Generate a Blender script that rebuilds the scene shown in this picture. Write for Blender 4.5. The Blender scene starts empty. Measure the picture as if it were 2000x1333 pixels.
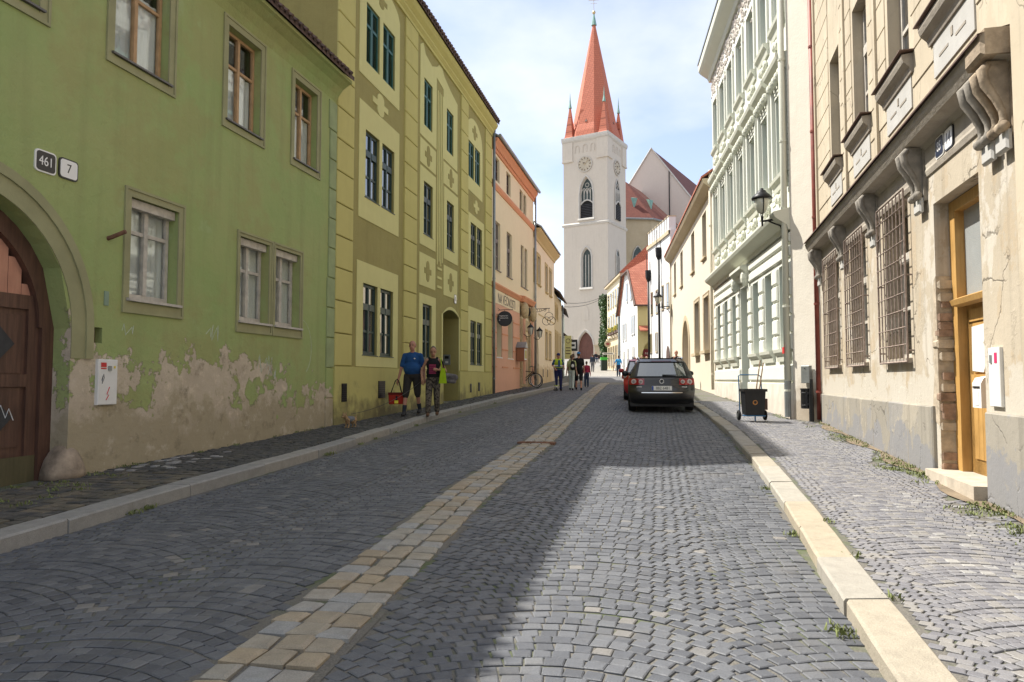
import bpy, math, random
import numpy as np
from mathutils import Vector, Matrix

R = random.Random(11)
NR = np.random.RandomState(5)
D = bpy.data
SC = bpy.context.scene
COL = SC.collection
rad = math.radians

# ------------------------------------------------------------------ camera, sky, sun, exposure
cam = D.cameras.new('camera'); cam.sensor_width = 36.0; cam.lens = 25.2
cam.clip_start = 0.05; cam.clip_end = 2000
cam_o = D.objects.new('camera', cam); COL.objects.link(cam_o)
cam_o.location = (0, 0, 1.5); cam_o.rotation_euler = (rad(90 + 3.087), 0, 0)
SC.camera = cam_o
SUN_AZ, SUN_EL = 30.0, 53.2          # sun stands ahead-left: azimuth counted from -X towards +Y
LIGHT = Vector((math.cos(rad(SUN_AZ)), -math.sin(rad(SUN_AZ)), -math.tan(rad(SUN_EL)))).normalized()
SUN_STRENGTH, SKY_STRENGTH, EXPOSURE = 5.0, 0.14, 0.82
w = D.worlds.new('World'); SC.world = w; w.use_nodes = True
def build_world():
    nt = w.node_tree; N = nt.nodes; L = nt.links; N.clear()
    out = N.new('ShaderNodeOutputWorld'); bg = N.new('ShaderNodeBackground'); bg.inputs[1].default_value = SKY_STRENGTH
    sky = N.new('ShaderNodeTexSky'); sky.sky_type = 'NISHITA'; sky.sun_disc = False
    sky.sun_elevation = rad(SUN_EL); sky.sun_rotation = math.atan2(-LIGHT.x, -LIGHT.y)
    sky.air_density = 1.0; sky.dust_density = 0.6; sky.ozone_density = 1.0
    tc = N.new('ShaderNodeTexCoord'); sep = N.new('ShaderNodeSeparateXYZ'); L.new(tc.outputs['Generated'], sep.inputs[0])
    def math_(op, a, b=None):
        n = N.new('ShaderNodeMath'); n.operation = op
        for i, q in enumerate((a, b)):
            if q is None: continue
            if isinstance(q, (int, float)): n.inputs[i].default_value = q
            else: L.new(q, n.inputs[i])
        return n.outputs[0]
    zz = math_('ADD', math_('ABSOLUTE', sep.outputs[2]), 0.22)
    cx = math_('DIVIDE', sep.outputs[0], zz); cy = math_('DIVIDE', sep.outputs[1], zz)
    cmb = N.new('ShaderNodeCombineXYZ'); L.new(cx, cmb.inputs[0]); L.new(cy, cmb.inputs[1])
    no = N.new('ShaderNodeTexNoise'); no.inputs['Scale'].default_value = 1.15; no.inputs['Detail'].default_value = 8; no.inputs['Roughness'].default_value = 0.52
    mp = N.new('ShaderNodeMapping'); mp.inputs['Location'].default_value = (3.1, 0.55, 0.4); L.new(cmb.outputs[0], mp.inputs[0]); L.new(mp.outputs[0], no.inputs['Vector'])
    cr = N.new('ShaderNodeValToRGB'); cr.color_ramp.elements[0].position = 0.40; cr.color_ramp.elements[0].color = (.12, .12, .12, 1)
    cr.color_ramp.elements[1].position = 0.60; cr.color_ramp.elements[1].color = (.99, .99, .99, 1)
    L.new(no.outputs['Fac'], cr.inputs[0])
    mx = N.new('ShaderNodeMixRGB'); mx.inputs[2].default_value = (4.45, 4.65, 5.0, 1)
    L.new(cr.outputs[0], mx.inputs[0]); tn = N.new('ShaderNodeMixRGB'); tn.blend_type = 'MULTIPLY'; tn.inputs[0].default_value = 1.; tn.inputs[2].default_value = (1.12,.98,.97,1); L.new(sky.outputs[0], tn.inputs[1]); L.new(tn.outputs[0], mx.inputs[1]); L.new(mx.outputs[0], bg.inputs[0]); L.new(bg.outputs[0], out.inputs[0])
build_world()
sun = D.lights.new('sun', 'SUN'); sun.energy = SUN_STRENGTH; sun.angle = rad(0.53); sun.color = (1.0, .95, .86)
sun_o = D.objects.new('sun', sun); COL.objects.link(sun_o)
sun_o.rotation_euler = LIGHT.to_track_quat('-Z', 'Y').to_euler(); sun_o.location = (-20, 15, 30)
SC.view_settings.view_transform = 'Standard'; SC.view_settings.look = 'None'
SC.view_settings.exposure = EXPOSURE; SC.view_settings.gamma = 1.0
SC.view_settings.use_curve_mapping = False
SC.render.resolution_x = 1024; SC.render.resolution_y = 682
SC.render.engine = 'CYCLES'

# ------------------------------------------------------------------ helpers
class MB:
    """collects faces; obj() links them as one mesh object"""
    def __init__(s): s.v = []; s.f = []
    def add(s, v, f):
        o = len(s.v); s.v += [tuple(p) for p in v]; s.f += [tuple(i + o for i in q) for q in f]; return s
    def quad(s, *p): return s.add(p, [tuple(range(len(p)))])
    def box(s, x0, x1, y0, y1, z0, z1):
        return s.add([(x0,y0,z0),(x1,y0,z0),(x1,y1,z0),(x0,y1,z0),(x0,y0,z1),(x1,y0,z1),(x1,y1,z1),(x0,y1,z1)],
                     [(3,2,1,0),(4,5,6,7),(0,1,5,4),(1,2,6,5),(2,3,7,6),(3,0,4,7)])
    def block(s, x0, x1, y0, y1, z0, z1, b=.015):
        """box whose front face (at y0) has chamfered edges"""
        return s.add([(x0,y1,z0),(x1,y1,z0),(x1,y1,z1),(x0,y1,z1),(x0,y0+b,z0),(x1,y0+b,z0),(x1,y0+b,z1),(x0,y0+b,z1),
                      (x0+b,y0,z0+b),(x1-b,y0,z0+b),(x1-b,y0,z1-b),(x0+b,y0,z1-b)],
                     [(0,1,2,3),(0,4,5,1),(1,5,6,2),(2,6,7,3),(3,7,4,0),(4,8,9,5),(5,9,10,6),(6,10,11,7),(7,11,8,4),(8,11,10,9)])
    def prism(s, poly, y0, y1):
        n = len(poly)
        return s.add([(x,y0,z) for x,z in poly]+[(x,y1,z) for x,z in poly],
                     [tuple(range(n)), tuple(range(2*n-1,n-1,-1))]+[(i,i+n,(i+1)%n+n,(i+1)%n) for i in range(n)])
    def sweep_x(s, prof, x0, x1):
        """profile in (y,z) swept along x: cornices, ledges"""
        n = len(prof)
        return s.add([(x0,y,z) for y,z in prof]+[(x1,y,z) for y,z in prof],
                     [tuple(range(n)), tuple(range(2*n-1,n-1,-1))]+[(i,i+n,(i+1)%n+n,(i+1)%n) for i in range(n)])
    def tube(s, pts, r, n=6):
        pts = [Vector(p) for p in pts]; rs = r if isinstance(r, (list, tuple)) else [r]*len(pts)
        vs = []; up = None
        for i, p in enumerate(pts):
            t = (pts[min(i+1,len(pts)-1)]-pts[max(i-1,0)]).normalized()
            if up is None: up = Vector((0,0,1)) if abs(t.z) < .9 else Vector((1,0,0))
            a = t.cross(up)
            if a.length < 1e-5: a = t.orthogonal()
            a.normalize(); b = a.cross(t); up = b
            vs += [p+(a*math.cos(2*math.pi*k/n)+b*math.sin(2*math.pi*k/n))*rs[i] for k in range(n)]
        f = [(i*n+k, i*n+(k+1)%n, (i+1)*n+(k+1)%n, (i+1)*n+k) for i in range(len(pts)-1) for k in range(n)]
        f += [tuple(range(n-1,-1,-1)), tuple((len(pts)-1)*n+k for k in range(n))]
        return s.add(vs, f)
    def lathe(s, prof, n=12, c=(0,0,0)):
        vs = [(c[0]+r*math.cos(2*math.pi*k/n), c[1]+r*math.sin(2*math.pi*k/n), c[2]+z) for r,z in prof for k in range(n)]
        f = [(i*n+k, i*n+(k+1)%n, (i+1)*n+(k+1)%n, (i+1)*n+k) for i in range(len(prof)-1) for k in range(n)]
        f += [tuple(range(n-1,-1,-1)), tuple((len(prof)-1)*n+k for k in range(n))]
        return s.add(vs, f)
    def cap(s, p0, p1, r0, r1, n=10, sq=(1,1)):
        """closed tapered capsule; sq squashes the section"""
        p0 = Vector(p0); p1 = Vector(p1); t = (p1-p0); ln = t.length
        t = t.normalized() if ln > 1e-6 else Vector((0,0,1))
        a = t.orthogonal() if abs(t.z) < .5 else Vector((1,0,0))-t*t.x
        a.normalize(); b = t.cross(a); rings = []
        for k in range(4): q = -math.pi/2+math.pi/2*(k+.35)/4; rings.append((p0+t*(r0*math.sin(q)), r0*math.cos(q)))
        for k in range(5): rings.append((p0.lerp(p1,k/4), r0+(r1-r0)*k/4))
        for k in range(1,4): q = math.pi/2*k/4; rings.append((p1+t*(r1*math.sin(q)), r1*math.cos(q)))
        rings.append((p1+t*(r1*.99), r1*.12))
        vs = [p+(a*math.cos(2*math.pi*k/n)*sq[0]+b*math.sin(2*math.pi*k/n)*sq[1])*r for p,r in rings for k in range(n)]
        m = len(rings)
        f = [(i*n+k, i*n+(k+1)%n, (i+1)*n+(k+1)%n, (i+1)*n+k) for i in range(m-1) for k in range(n)]
        f += [tuple(range(n-1,-1,-1)), tuple((m-1)*n+k for k in range(n))]
        return s.add(vs, f)
    def ell(s, c, r, n=12, m=8):
        vs = []; 
        for i in range(m+1):
            q = -math.pi/2+math.pi*(i if 0<i<m else (.12 if i==0 else m-.12))/m
            for k in range(n):
                p = 2*math.pi*k/n
                vs.append((c[0]+r[0]*math.cos(q)*math.cos(p), c[1]+r[1]*math.cos(q)*math.sin(p), c[2]+r[2]*math.sin(q)))
        f = [(i*n+k, i*n+(k+1)%n, (i+1)*n+(k+1)%n, (i+1)*n+k) for i in range(m) for k in range(n)]
        f += [tuple(range(n-1,-1,-1)), tuple(m*n+k for k in range(n))]
        return s.add(vs, f)
    def ring(s, c, R0, r, axis='y', n=28, m=6):
        vs = []
        for i in range(n):
            a = 2*math.pi*i/n
            for k in range(m):
                b = 2*math.pi*k/m; q = R0+r*math.cos(b); h = r*math.sin(b)
                p = {'y':(q*math.cos(a),h,q*math.sin(a)),'x':(h,q*math.cos(a),q*math.sin(a)),'z':(q*math.cos(a),q*math.sin(a),h)}[axis]
                vs.append((c[0]+p[0],c[1]+p[1],c[2]+p[2]))
        return s.add(vs, [(i*m+k, i*m+(k+1)%m, ((i+1)%n)*m+(k+1)%m, ((i+1)%n)*m+k) for i in range(n) for k in range(m)])
    def mesh(s, name, m=None, smooth=False):
        me = D.meshes.new(name); me.from_pydata(s.v, [], s.f)
        if m: me.materials.append(m)
        if smooth:
            for p in me.polygons: p.use_smooth = True
        me.update(); return me
    def obj(s, name, m, parent=None, loc=None, smooth=False):
        return link(name, s.mesh(name, m, smooth), parent, loc)

def link(name, me, parent=None, loc=None):
    o = D.objects.new(name, me); COL.objects.link(o)
    if parent is not None: o.parent = parent
    if loc is not None: o.location = loc
    return o
def tag(o, label=None, cat=None, group=None, kind=None):
    if label: o['label'] = label
    if cat: o['category'] = cat
    if group: o['group'] = group
    if kind: o['kind'] = kind
    return o
def thing(name, label, cat, loc=(0,0,0), rz=0, group=None):
    o = D.objects.new(name, None); COL.objects.link(o); o.empty_display_size = .2
    o.location = loc; o.rotation_euler = (0,0,rz)
    return tag(o, label, cat, group)
def copy_tree(o, parent=None):
    c = o.copy(); COL.objects.link(c); c.parent = parent
    for ch in list(o.children): copy_tree(ch, c)
    return c
def building(name, label, P, ang, side, cat='house'):
    """local x runs to the right as seen from the street, local y into the house"""
    return thing(name, label, cat, (P[0],P[1],0), rad(90-ang) if side == 'L' else rad(-90-ang))
def struct(o): o['kind'] = 'structure'; return o

# ------------------------------------------------------------------ materials
def nodes(name):
    m = D.materials.new(name); m.use_nodes = True; nt = m.node_tree
    return m, nt.nodes, nt.links, nt.nodes['Principled BSDF']
def setp(b, **k):
    for q, v in k.items(): b.inputs[q.replace('_',' ')].default_value = v
def c4(c): return (c[0],c[1],c[2],1)
def noise(N, L, scale, detail=4, vec=None, rough=.55):
    n = N.new('ShaderNodeTexNoise'); n.inputs['Scale'].default_value = scale; n.inputs['Detail'].default_value = detail
    n.inputs['Roughness'].default_value = rough
    if vec is not None: L.new(vec, n.inputs['Vector'])
    return n.outputs['Fac']
def ramp(N, L, fac, stops):
    r = N.new('ShaderNodeValToRGB'); e = r.color_ramp.elements
    while len(e) < len(stops): e.new(.5)
    for i,(p,c) in enumerate(stops): e[i].position = p; e[i].color = c4(c) if isinstance(c,(tuple,list)) else (c,c,c,1)
    L.new(fac, r.inputs[0]); return r.outputs[0]
def mixc(N, L, fac, a, b, mode='MIX'):
    m = N.new('ShaderNodeMixRGB'); m.blend_type = mode
    for i,q in ((0,fac),(1,a),(2,b)):
        if isinstance(q,(int,float)): m.inputs[i].default_value = q
        elif isinstance(q,(tuple,list)): m.inputs[i].default_value = c4(q)
        else: L.new(q, m.inputs[i])
    return m.outputs[0]
def fmath(N, L, op, a, b=0., c=None):
    n = N.new('ShaderNodeMath'); n.operation = op
    for i,q in enumerate((a,b,c)):
        if q is None: continue
        if isinstance(q,(int,float)): n.inputs[i].default_value = q
        else: L.new(q, n.inputs[i])
    return n.outputs[0]
def bump(N, L, b, h, st=.3, dist=.02):
    n = N.new('ShaderNodeBump'); n.inputs['Strength'].default_value = st; n.inputs['Distance'].default_value = dist
    L.new(h, n.inputs['Height']); L.new(n.outputs[0], b.inputs['Normal'])
def objc(N): return N.new('ShaderNodeTexCoord').outputs['Object']
def mapv(N, L, v, s=(1,1,1), l=(0,0,0)):
    m = N.new('ShaderNodeMapping'); m.inputs['Scale'].default_value = s; m.inputs['Location'].default_value = l
    L.new(v, m.inputs[0]); return m.outputs[0]
def dark(c, k): return tuple(min(1,q*k) for q in c)
MATS = {}
def mat(name, col, rough=.75, var=.12, scale=2.5, bst=.15, bscale=60, metal=0., spec=.4, coat=0.):
    """plain painted, plastered or metal surface with uneven tone and fine relief"""
    if name in MATS: return MATS[name]
    m, N, L, b = nodes(name); v = objc(N)
    n1 = noise(N, L, scale, 5, v)
    n2 = noise(N, L, scale*7, 3, v)
    c = mixc(N, L, ramp(N, L, n1, [(.3,0.),(.7,1.)]), dark(col,1-var), dark(col,1+var))
    c = mixc(N, L, fmath(N, L, 'MULTIPLY', n2, .35), c, dark(col,1-var*1.5))
    L.new(c, b.inputs['Base Color']); setp(b, Roughness=rough, Metallic=metal)
    b.inputs['Specular IOR Level'].default_value = spec; b.inputs['Coat Weight'].default_value = coat
    if bst: bump(N, L, b, noise(N, L, bscale, 4, v), bst, .01)
    MATS[name] = m; return m
def plaster(name, col, stain, rough=.85, streak=.35, amt=.5, bst=.25, bscale=25, low=None, low_z=1.6, low_w=.5):
    """limewashed render: blotches, rain streaks, optional damp foot in another tone"""
    m, N, L, b = nodes(name); v = objc(N)
    n1 = noise(N, L, .7, 6, v, .6); n2 = noise(N, L, 3.2, 5, v)
    st = noise(N, L, 1.0, 5, mapv(N, L, v, (5,5,.35)))
    c = mixc(N, L, ramp(N, L, n1, [(.38,0.),(.68,amt)]), col, stain)
    c = mixc(N, L, ramp(N, L, st, [(.52,0.),(.72,streak)]), c, dark(stain,.8))
    c = mixc(N, L, ramp(N, L, n2, [(.45,0.),(.75,.22)]), c, dark(col,1.18))
    if low:
        sep = N.new('ShaderNodeSeparateXYZ'); L.new(v, sep.inputs[0])
        h = fmath(N, L, 'ADD', sep.outputs[2], fmath(N, L, 'MULTIPLY', fmath(N, L, 'SUBTRACT', n2, .5), 1.6))
        k = ramp(N, L, fmath(N, L, 'DIVIDE', fmath(N, L, 'SUBTRACT', h, low_z-low_w), low_w), [(0.,1.),(1.,0.)])
        c = mixc(N, L, fmath(N, L, 'MULTIPLY', k, ramp(N, L, n1, [(.3,.45),(.6,1.)])), c, low)
    L.new(c, b.inputs['Base Color']); setp(b, Roughness=rough); b.inputs['Specular IOR Level'].default_value = .25
    h = fmath(N, L, 'ADD', noise(N, L, bscale, 5, v), fmath(N, L, 'MULTIPLY', n2, 1.5))
    bump(N, L, b, h, bst, .02); MATS[name] = m; return m
def peeling(name, paint, paint2, under, under2, low):
    """green limewash that has fallen off the lower wall, leaving tan render"""
    m, N, L, b = nodes(name); v = objc(N)
    sep = N.new('ShaderNodeSeparateXYZ'); L.new(v, sep.inputs[0]); x, z = sep.outputs[0], sep.outputs[2]
    big = noise(N, L, .75, 7, mapv(N, L, v, (1,1,1), (2.3,0,4.4)), .62); fine = noise(N, L, 5.5, 7, v, .7)
    mid = noise(N, L, 1.6, 8, v, .7)
    # level of the damp: high by the gate, dipping towards the far end
    lvl = fmath(N, L, 'ADD', fmath(N, L, 'MULTIPLY', x, -.07), .92)
    isl = noise(N, L, 2.1, 8, mapv(N, L, v, (1,1,.8), (7.1,0,1.2)), .68)
    e = fmath(N, L, 'ADD', fmath(N, L, 'MULTIPLY', fmath(N, L, 'SUBTRACT', big, .5), 4.2), fmath(N, L, 'ADD', fmath(N, L, 'MULTIPLY', fmath(N, L, 'SUBTRACT', fine, .5), .9), fmath(N, L, 'MULTIPLY', fmath(N, L, 'SUBTRACT', isl, .5), 3.4)))
    t = fmath(N, L, 'SUBTRACT', fmath(N, L, 'ADD', lvl, e), fmath(N, L, 'SUBTRACT', z, .38))
    k = ramp(N, L, fmath(N, L, 'ADD', fmath(N, L, 'MULTIPLY', t, 12.), .5), [(.3,0.),(.7,1.)])
    g = mixc(N, L, ramp(N, L, noise(N, L, .55, 6, v, .65), [(.35,0.),(.65,1.)]), paint, paint2)
    g = mixc(N, L, ramp(N, L, noise(N, L, .45, 7, mapv(N, L, v, (1,1,1.2), (1.7,0,8.3)), .66), [(.5,0.),(.56,.55)]), g, (.33,.32,.135))
    g = mixc(N, L, ramp(N, L, noise(N, L, 1.3, 8, mapv(N, L, v, (1,1,1), (6.2,0,2.9)), .7), [(.60,0.),(.66,.5)]), g, (.36,.43,.215))
    g = mixc(N, L, ramp(N, L, noise(N, L, 2.0, 8, mapv(N, L, v, (1,1,.6), (3.2,0,7.9)), .75), [(.63,0.),(.70,.55)]), g, (.20,.21,.10))
    st = noise(N, L, 1.0, 5, mapv(N, L, v, (4,4,.3)))
    g = mixc(N, L, ramp(N, L, st, [(.5,0.),(.75,.45)]), g, dark(paint2,.72))
    g = mixc(N, L, ramp(N, L, fine, [(.6,0.),(.8,.35)]), g, dark(paint,1.3))
    u = mixc(N, L, ramp(N, L, mid, [(.3,0.),(.7,1.)]), under, under2)
    u = mixc(N, L, ramp(N, L, fine, [(.55,0.),(.7,.6)]), u, dark(under,1.35))
    lo = ramp(N, L, fmath(N, L, 'ADD', fmath(N, L, 'SUBTRACT', z, .95), fmath(N, L, 'MULTIPLY', fmath(N, L, 'SUBTRACT', mid, .5), 3.2)), [(0.,.8),(.4,0.)])
    u = mixc(N, L, lo, u, low)
    u = mixc(N, L, ramp(N, L, noise(N, L, 2.6, 7, mapv(N, L, v, (1,1,1), (11,0,3)), .7), [(.56,0.),(.68,.75)]), u, dark(low,.55))
    u = mixc(N, L, ramp(N, L, noise(N, L, 3.3, 7, mapv(N, L, v, (1,1,1), (5,0,9)), .7), [(.55,0.),(.66,.6)]), u, (.60,.52,.42))
    L.new(mixc(N, L, k, g, u), b.inputs['Base Color']); setp(b, Roughness=.9); b.inputs['Specular IOR Level'].default_value = .2
    h = fmath(N, L, 'ADD', fmath(N, L, 'MULTIPLY', k, -1.4), fmath(N, L, 'ADD', fmath(N, L, 'MULTIPLY', fine, .9), fmath(N, L, 'MULTIPLY', noise(N, L, 1.1, 3, v), 1.2)))
    bump(N, L, b, h, .75, .03); MATS[name] = m; return m
def worn(name, col, tones, crack=.9, low=None, low_z=1.0, bst=.3, amt=.55, rough=.88):
    """old patched render: crisp-edged repairs in other tones, runs of dirt, hairline cracks"""
    m, N, L, b = nodes(name); v = objc(N); hs = []
    c = mixc(N, L, ramp(N, L, noise(N, L, .6, 6, v, .6), [(.35,0.),(.65,1.)]), col, dark(col,.86))
    for i, t in enumerate(tones):
        q = noise(N, L, .85+.45*i, 8, mapv(N, L, v, (1,1,.75), (3.7*i+1.3,0,5.1*i+.6)), .66)
        k = ramp(N, L, q, [(.545,0.),(.565,1.)]); hs.append(k)
        c = mixc(N, L, fmath(N, L, 'MULTIPLY', k, amt), c, t)
    st = noise(N, L, 1.2, 5, mapv(N, L, v, (6,6,.3)))
    c = mixc(N, L, ramp(N, L, st, [(.52,0.),(.7,.5)]), c, dark(col,.58))
    fine = noise(N, L, 14, 5, v, .7); c = mixc(N, L, ramp(N, L, fine, [(.55,0.),(.75,.4)]), c, dark(col,.7))
    vo = N.new('ShaderNodeTexVoronoi'); vo.feature = 'DISTANCE_TO_EDGE'; vo.inputs['Scale'].default_value = .8
    wv = N.new('ShaderNodeVectorMath'); wv.operation = 'ADD'; nz = N.new('ShaderNodeTexNoise'); nz.inputs['Scale'].default_value = 2.5; nz.inputs['Detail'].default_value = 6; L.new(v, nz.inputs['Vector'])
    sc_ = N.new('ShaderNodeVectorMath'); sc_.operation = 'SCALE'; sc_.inputs[3].default_value = .55; L.new(nz.outputs['Color'], sc_.inputs[0]); L.new(v, wv.inputs[0]); L.new(sc_.outputs[0], wv.inputs[1]); L.new(wv.outputs[0], vo.inputs['Vector'])
    ck = fmath(N, L, 'MULTIPLY', ramp(N, L, vo.outputs['Distance'], [(.0,1.),(.012,0.)]), ramp(N, L, noise(N, L, .9, 3, mapv(N, L, v, (1,1,1), (9,0,2))), [(.5,0.),(.56,1.)]))
    c = mixc(N, L, fmath(N, L, 'MULTIPLY', ck, crack), c, dark(col,.3))
    if low:
        sep = N.new('ShaderNodeSeparateXYZ'); L.new(v, sep.inputs[0])
        h = fmath(N, L, 'ADD', sep.outputs[2], fmath(N, L, 'MULTIPLY', fmath(N, L, 'SUBTRACT', noise(N, L, 1.5, 7, v, .65), .5), 2.4))
        c = mixc(N, L, ramp(N, L, fmath(N, L, 'SUBTRACT', h, low_z-.5), [(.45,.85),(.52,0.)]), c, low)
    L.new(c, b.inputs['Base Color']); setp(b, Roughness=rough); b.inputs['Specular IOR Level'].default_value = .2
    h = fmath(N, L, 'ADD', fmath(N, L, 'MULTIPLY', hs[0], .8), fmath(N, L, 'ADD', fine, fmath(N, L, 'MULTIPLY', ck, -2.)))
    bump(N, L, b, h, bst, .015); MATS[name] = m; return m
def stone(name, tones, rough=.6, bst=.35, spec=.4, moss=None):
    """setts and kerbs: tone per stone from the attribute 'tone', speckled"""
    m, N, L, b = nodes(name); v = N.new('ShaderNodeNewGeometry').outputs['Position']
    at = N.new('ShaderNodeAttribute'); at.attribute_name = 'tone'
    n = len(tones); c = ramp(N, L, at.outputs['Fac'], [((i+.5)/n,t) for i,t in enumerate(tones)])
    sp = noise(N, L, 130, 3, v); bl = noise(N, L, 9, 4, v); big = noise(N, L, .6, 4, v)
    c = mixc(N, L, ramp(N, L, sp, [(.35,.0),(.75,.35)]), c, mixc(N, L, 1., c, (1.9,1.9,1.9), 'MULTIPLY'))
    c = mixc(N, L, ramp(N, L, bl, [(.4,.0),(.75,.4)]), c, mixc(N, L, 1., c, (.55,.55,.56), 'MULTIPLY'))
    c = mixc(N, L, ramp(N, L, big, [(.4,.0),(.7,.3)]), c, mixc(N, L, 1., c, (1.35,1.3,1.22), 'MULTIPLY'))
    c = mixc(N, L, ramp(N, L, noise(N, L, 1.4, 7, v, .7), [(.55,0.),(.72,.32)]), c, (.17,.155,.13))
    c = mixc(N, L, ramp(N, L, noise(N, L, 28, 6, v, .75), [(.6,0.),(.72,.5)]), c, mixc(N, L, 1., c, (.45,.45,.45), 'MULTIPLY'))
    L.new(c, b.inputs['Base Color']); b.inputs['Specular IOR Level'].default_value = spec
    L.new(ramp(N, L, bl, [(.3,rough-.12),(.7,rough+.12)]), b.inputs['Roughness'])
    bump(N, L, b, fmath(N, L, 'ADD', noise(N, L, 45, 4, v), sp), bst, .006); MATS[name] = m; return m
def joints(name, a, bcol, moss):
    m, N, L, b = nodes(name); v = N.new('ShaderNodeNewGeometry').outputs['Position']
    c = mixc(N, L, ramp(N, L, noise(N, L, 90, 4, v), [(.35,0.),(.65,1.)]), a, bcol)
    c = mixc(N, L, ramp(N, L, noise(N, L, 1.3, 6, v, .7), [(.5,0.),(.64,.85)]), c, moss)
    L.new(c, b.inputs['Base Color']); setp(b, Roughness=.95); bump(N, L, b, noise(N, L, 120, 3, v), .5, .01); MATS[name] = m; return m
def farsett(name, a, bcol, scale=7.5):
    """paving too far off to tell single stones"""
    m, N, L, b = nodes(name); v = N.new('ShaderNodeNewGeometry').outputs['Position']
    vo = N.new('ShaderNodeTexVoronoi'); vo.inputs['Scale'].default_value = scale; L.new(v, vo.inputs['Vector'])
    vd = N.new('ShaderNodeTexVoronoi'); vd.feature = 'DISTANCE_TO_EDGE'; vd.inputs['Scale'].default_value = scale; L.new(v, vd.inputs['Vector'])
    sh = N.new('ShaderNodeSeparateColor'); L.new(vo.outputs['Color'], sh.inputs[0])
    c = mixc(N, L, sh.outputs[0], a, bcol); c = mixc(N, L, ramp(N, L, vd.outputs['Distance'], [(.02,.7),(.08,0.)]), c, dark(a,.5))
    L.new(c, b.inputs['Base Color']); setp(b, Roughness=.7)
    bump(N, L, b, ramp(N, L, vd.outputs['Distance'], [(0.,0.),(.1,1.)]), .4, .015); MATS[name] = m; return m
def tiles(name, a, bcol, rows=6., cols=5., mott=.45):
    """clay roof tiles seen from far: courses by height, joints along the eaves"""
    m, N, L, b = nodes(name); v = objc(N)
    sep = N.new('ShaderNodeSeparateXYZ'); L.new(v, sep.inputs[0])
    cm = N.new('ShaderNodeCombineXYZ'); L.new(fmath(N, L, 'ADD', sep.outputs[0], sep.outputs[1]), cm.inputs[0]); L.new(sep.outputs[2], cm.inputs[1])
    br = N.new('ShaderNodeTexBrick'); L.new(cm.outputs[0], br.inputs['Vector']); br.inputs['Scale'].default_value = 1.
    br.inputs['Brick Width'].default_value = 1/cols; br.inputs['Row Height'].default_value = 1/rows; br.inputs['Mortar Size'].default_value = .012
    br.inputs['Color1'].default_value = c4(a); br.inputs['Color2'].default_value = c4(bcol); br.inputs['Mortar'].default_value = c4(dark(a,.45)); br.inputs['Bias'].default_value = 0
    c = mixc(N, L, ramp(N, L, noise(N, L, .9, 5, v), [(.35,0.),(.7,mott)]), br.outputs['Color'], dark(a,.62))
    L.new(c, b.inputs['Base Color']); setp(b, Roughness=.8)
    fr = fmath(N, L, 'FRACT', fmath(N, L, 'MULTIPLY', sep.outputs[2], rows))
    bump(N, L, b, fmath(N, L, 'SUBTRACT', br.outputs['Fac'], fr), -.5, .03); MATS[name] = m; return m
def wood(name, a, bcol, rough=.6, s=(9,9,.7)):
    m, N, L, b = nodes(name); v = objc(N)
    g = noise(N, L, 3., 6, mapv(N, L, v, s), .6)
    c = mixc(N, L, ramp(N, L, g, [(.35,0.),(.68,1.)]), a, bcol); c = mixc(N, L, ramp(N, L, noise(N, L, 2.2, 5, v), [(.5,0.),(.75,.5)]), c, dark(a,.5))
    L.new(c, b.inputs['Base Color']); setp(b, Roughness=rough); bump(N, L, b, g, .25, .01); MATS[name] = m; return m
def glass(name, tint=(.02,.024,.03), refl=.5):
    m, N, L, b = nodes(name); v = N.new('ShaderNodeNewGeometry').outputs['Position']
    setp(b, Roughness=.02, Base_Color=c4(tint), IOR=1.5); b.inputs['Specular IOR Level'].default_value = refl
    b.inputs['Coat Weight'].default_value = 1.; b.inputs['Coat IOR'].default_value = 2.3; b.inputs['Coat Roughness'].default_value = .01
    bump(N, L, b, noise(N, L, 1.6, 2, v), .05, .02); MATS[name] = m; return m
def clear_glass(name, k=.3):
    m, N, L, b = nodes(name); N.remove(b); out = N['Material Output']
    v = N.new('ShaderNodeNewGeometry').outputs['Position']
    tr = N.new('ShaderNodeBsdfTransparent'); tr.inputs[0].default_value = (.92,.94,.94,1); gl = N.new('ShaderNodeBsdfGlossy'); gl.inputs['Roughness'].default_value = .02
    bp = N.new('ShaderNodeBump'); bp.inputs['Strength'].default_value = .06; L.new(noise(N, L, 1.6, 2, v), bp.inputs['Height']); L.new(bp.outputs[0], gl.inputs['Normal'])
    lw = N.new('ShaderNodeLayerWeight'); lw.inputs[0].default_value = .5; pw = fmath(N, L, 'MULTIPLY', fmath(N, L, 'POWER', lw.outputs['Facing'], 3.5), .75)
    mx = N.new('ShaderNodeMixShader'); L.new(fmath(N, L, 'ADD', pw, .06), mx.inputs[0]); L.new(tr.outputs[0], mx.inputs[1]); L.new(gl.outputs[0], mx.inputs[2]); L.new(mx.outputs[0], out.inputs[0])
    MATS[name] = m; return m

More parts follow.
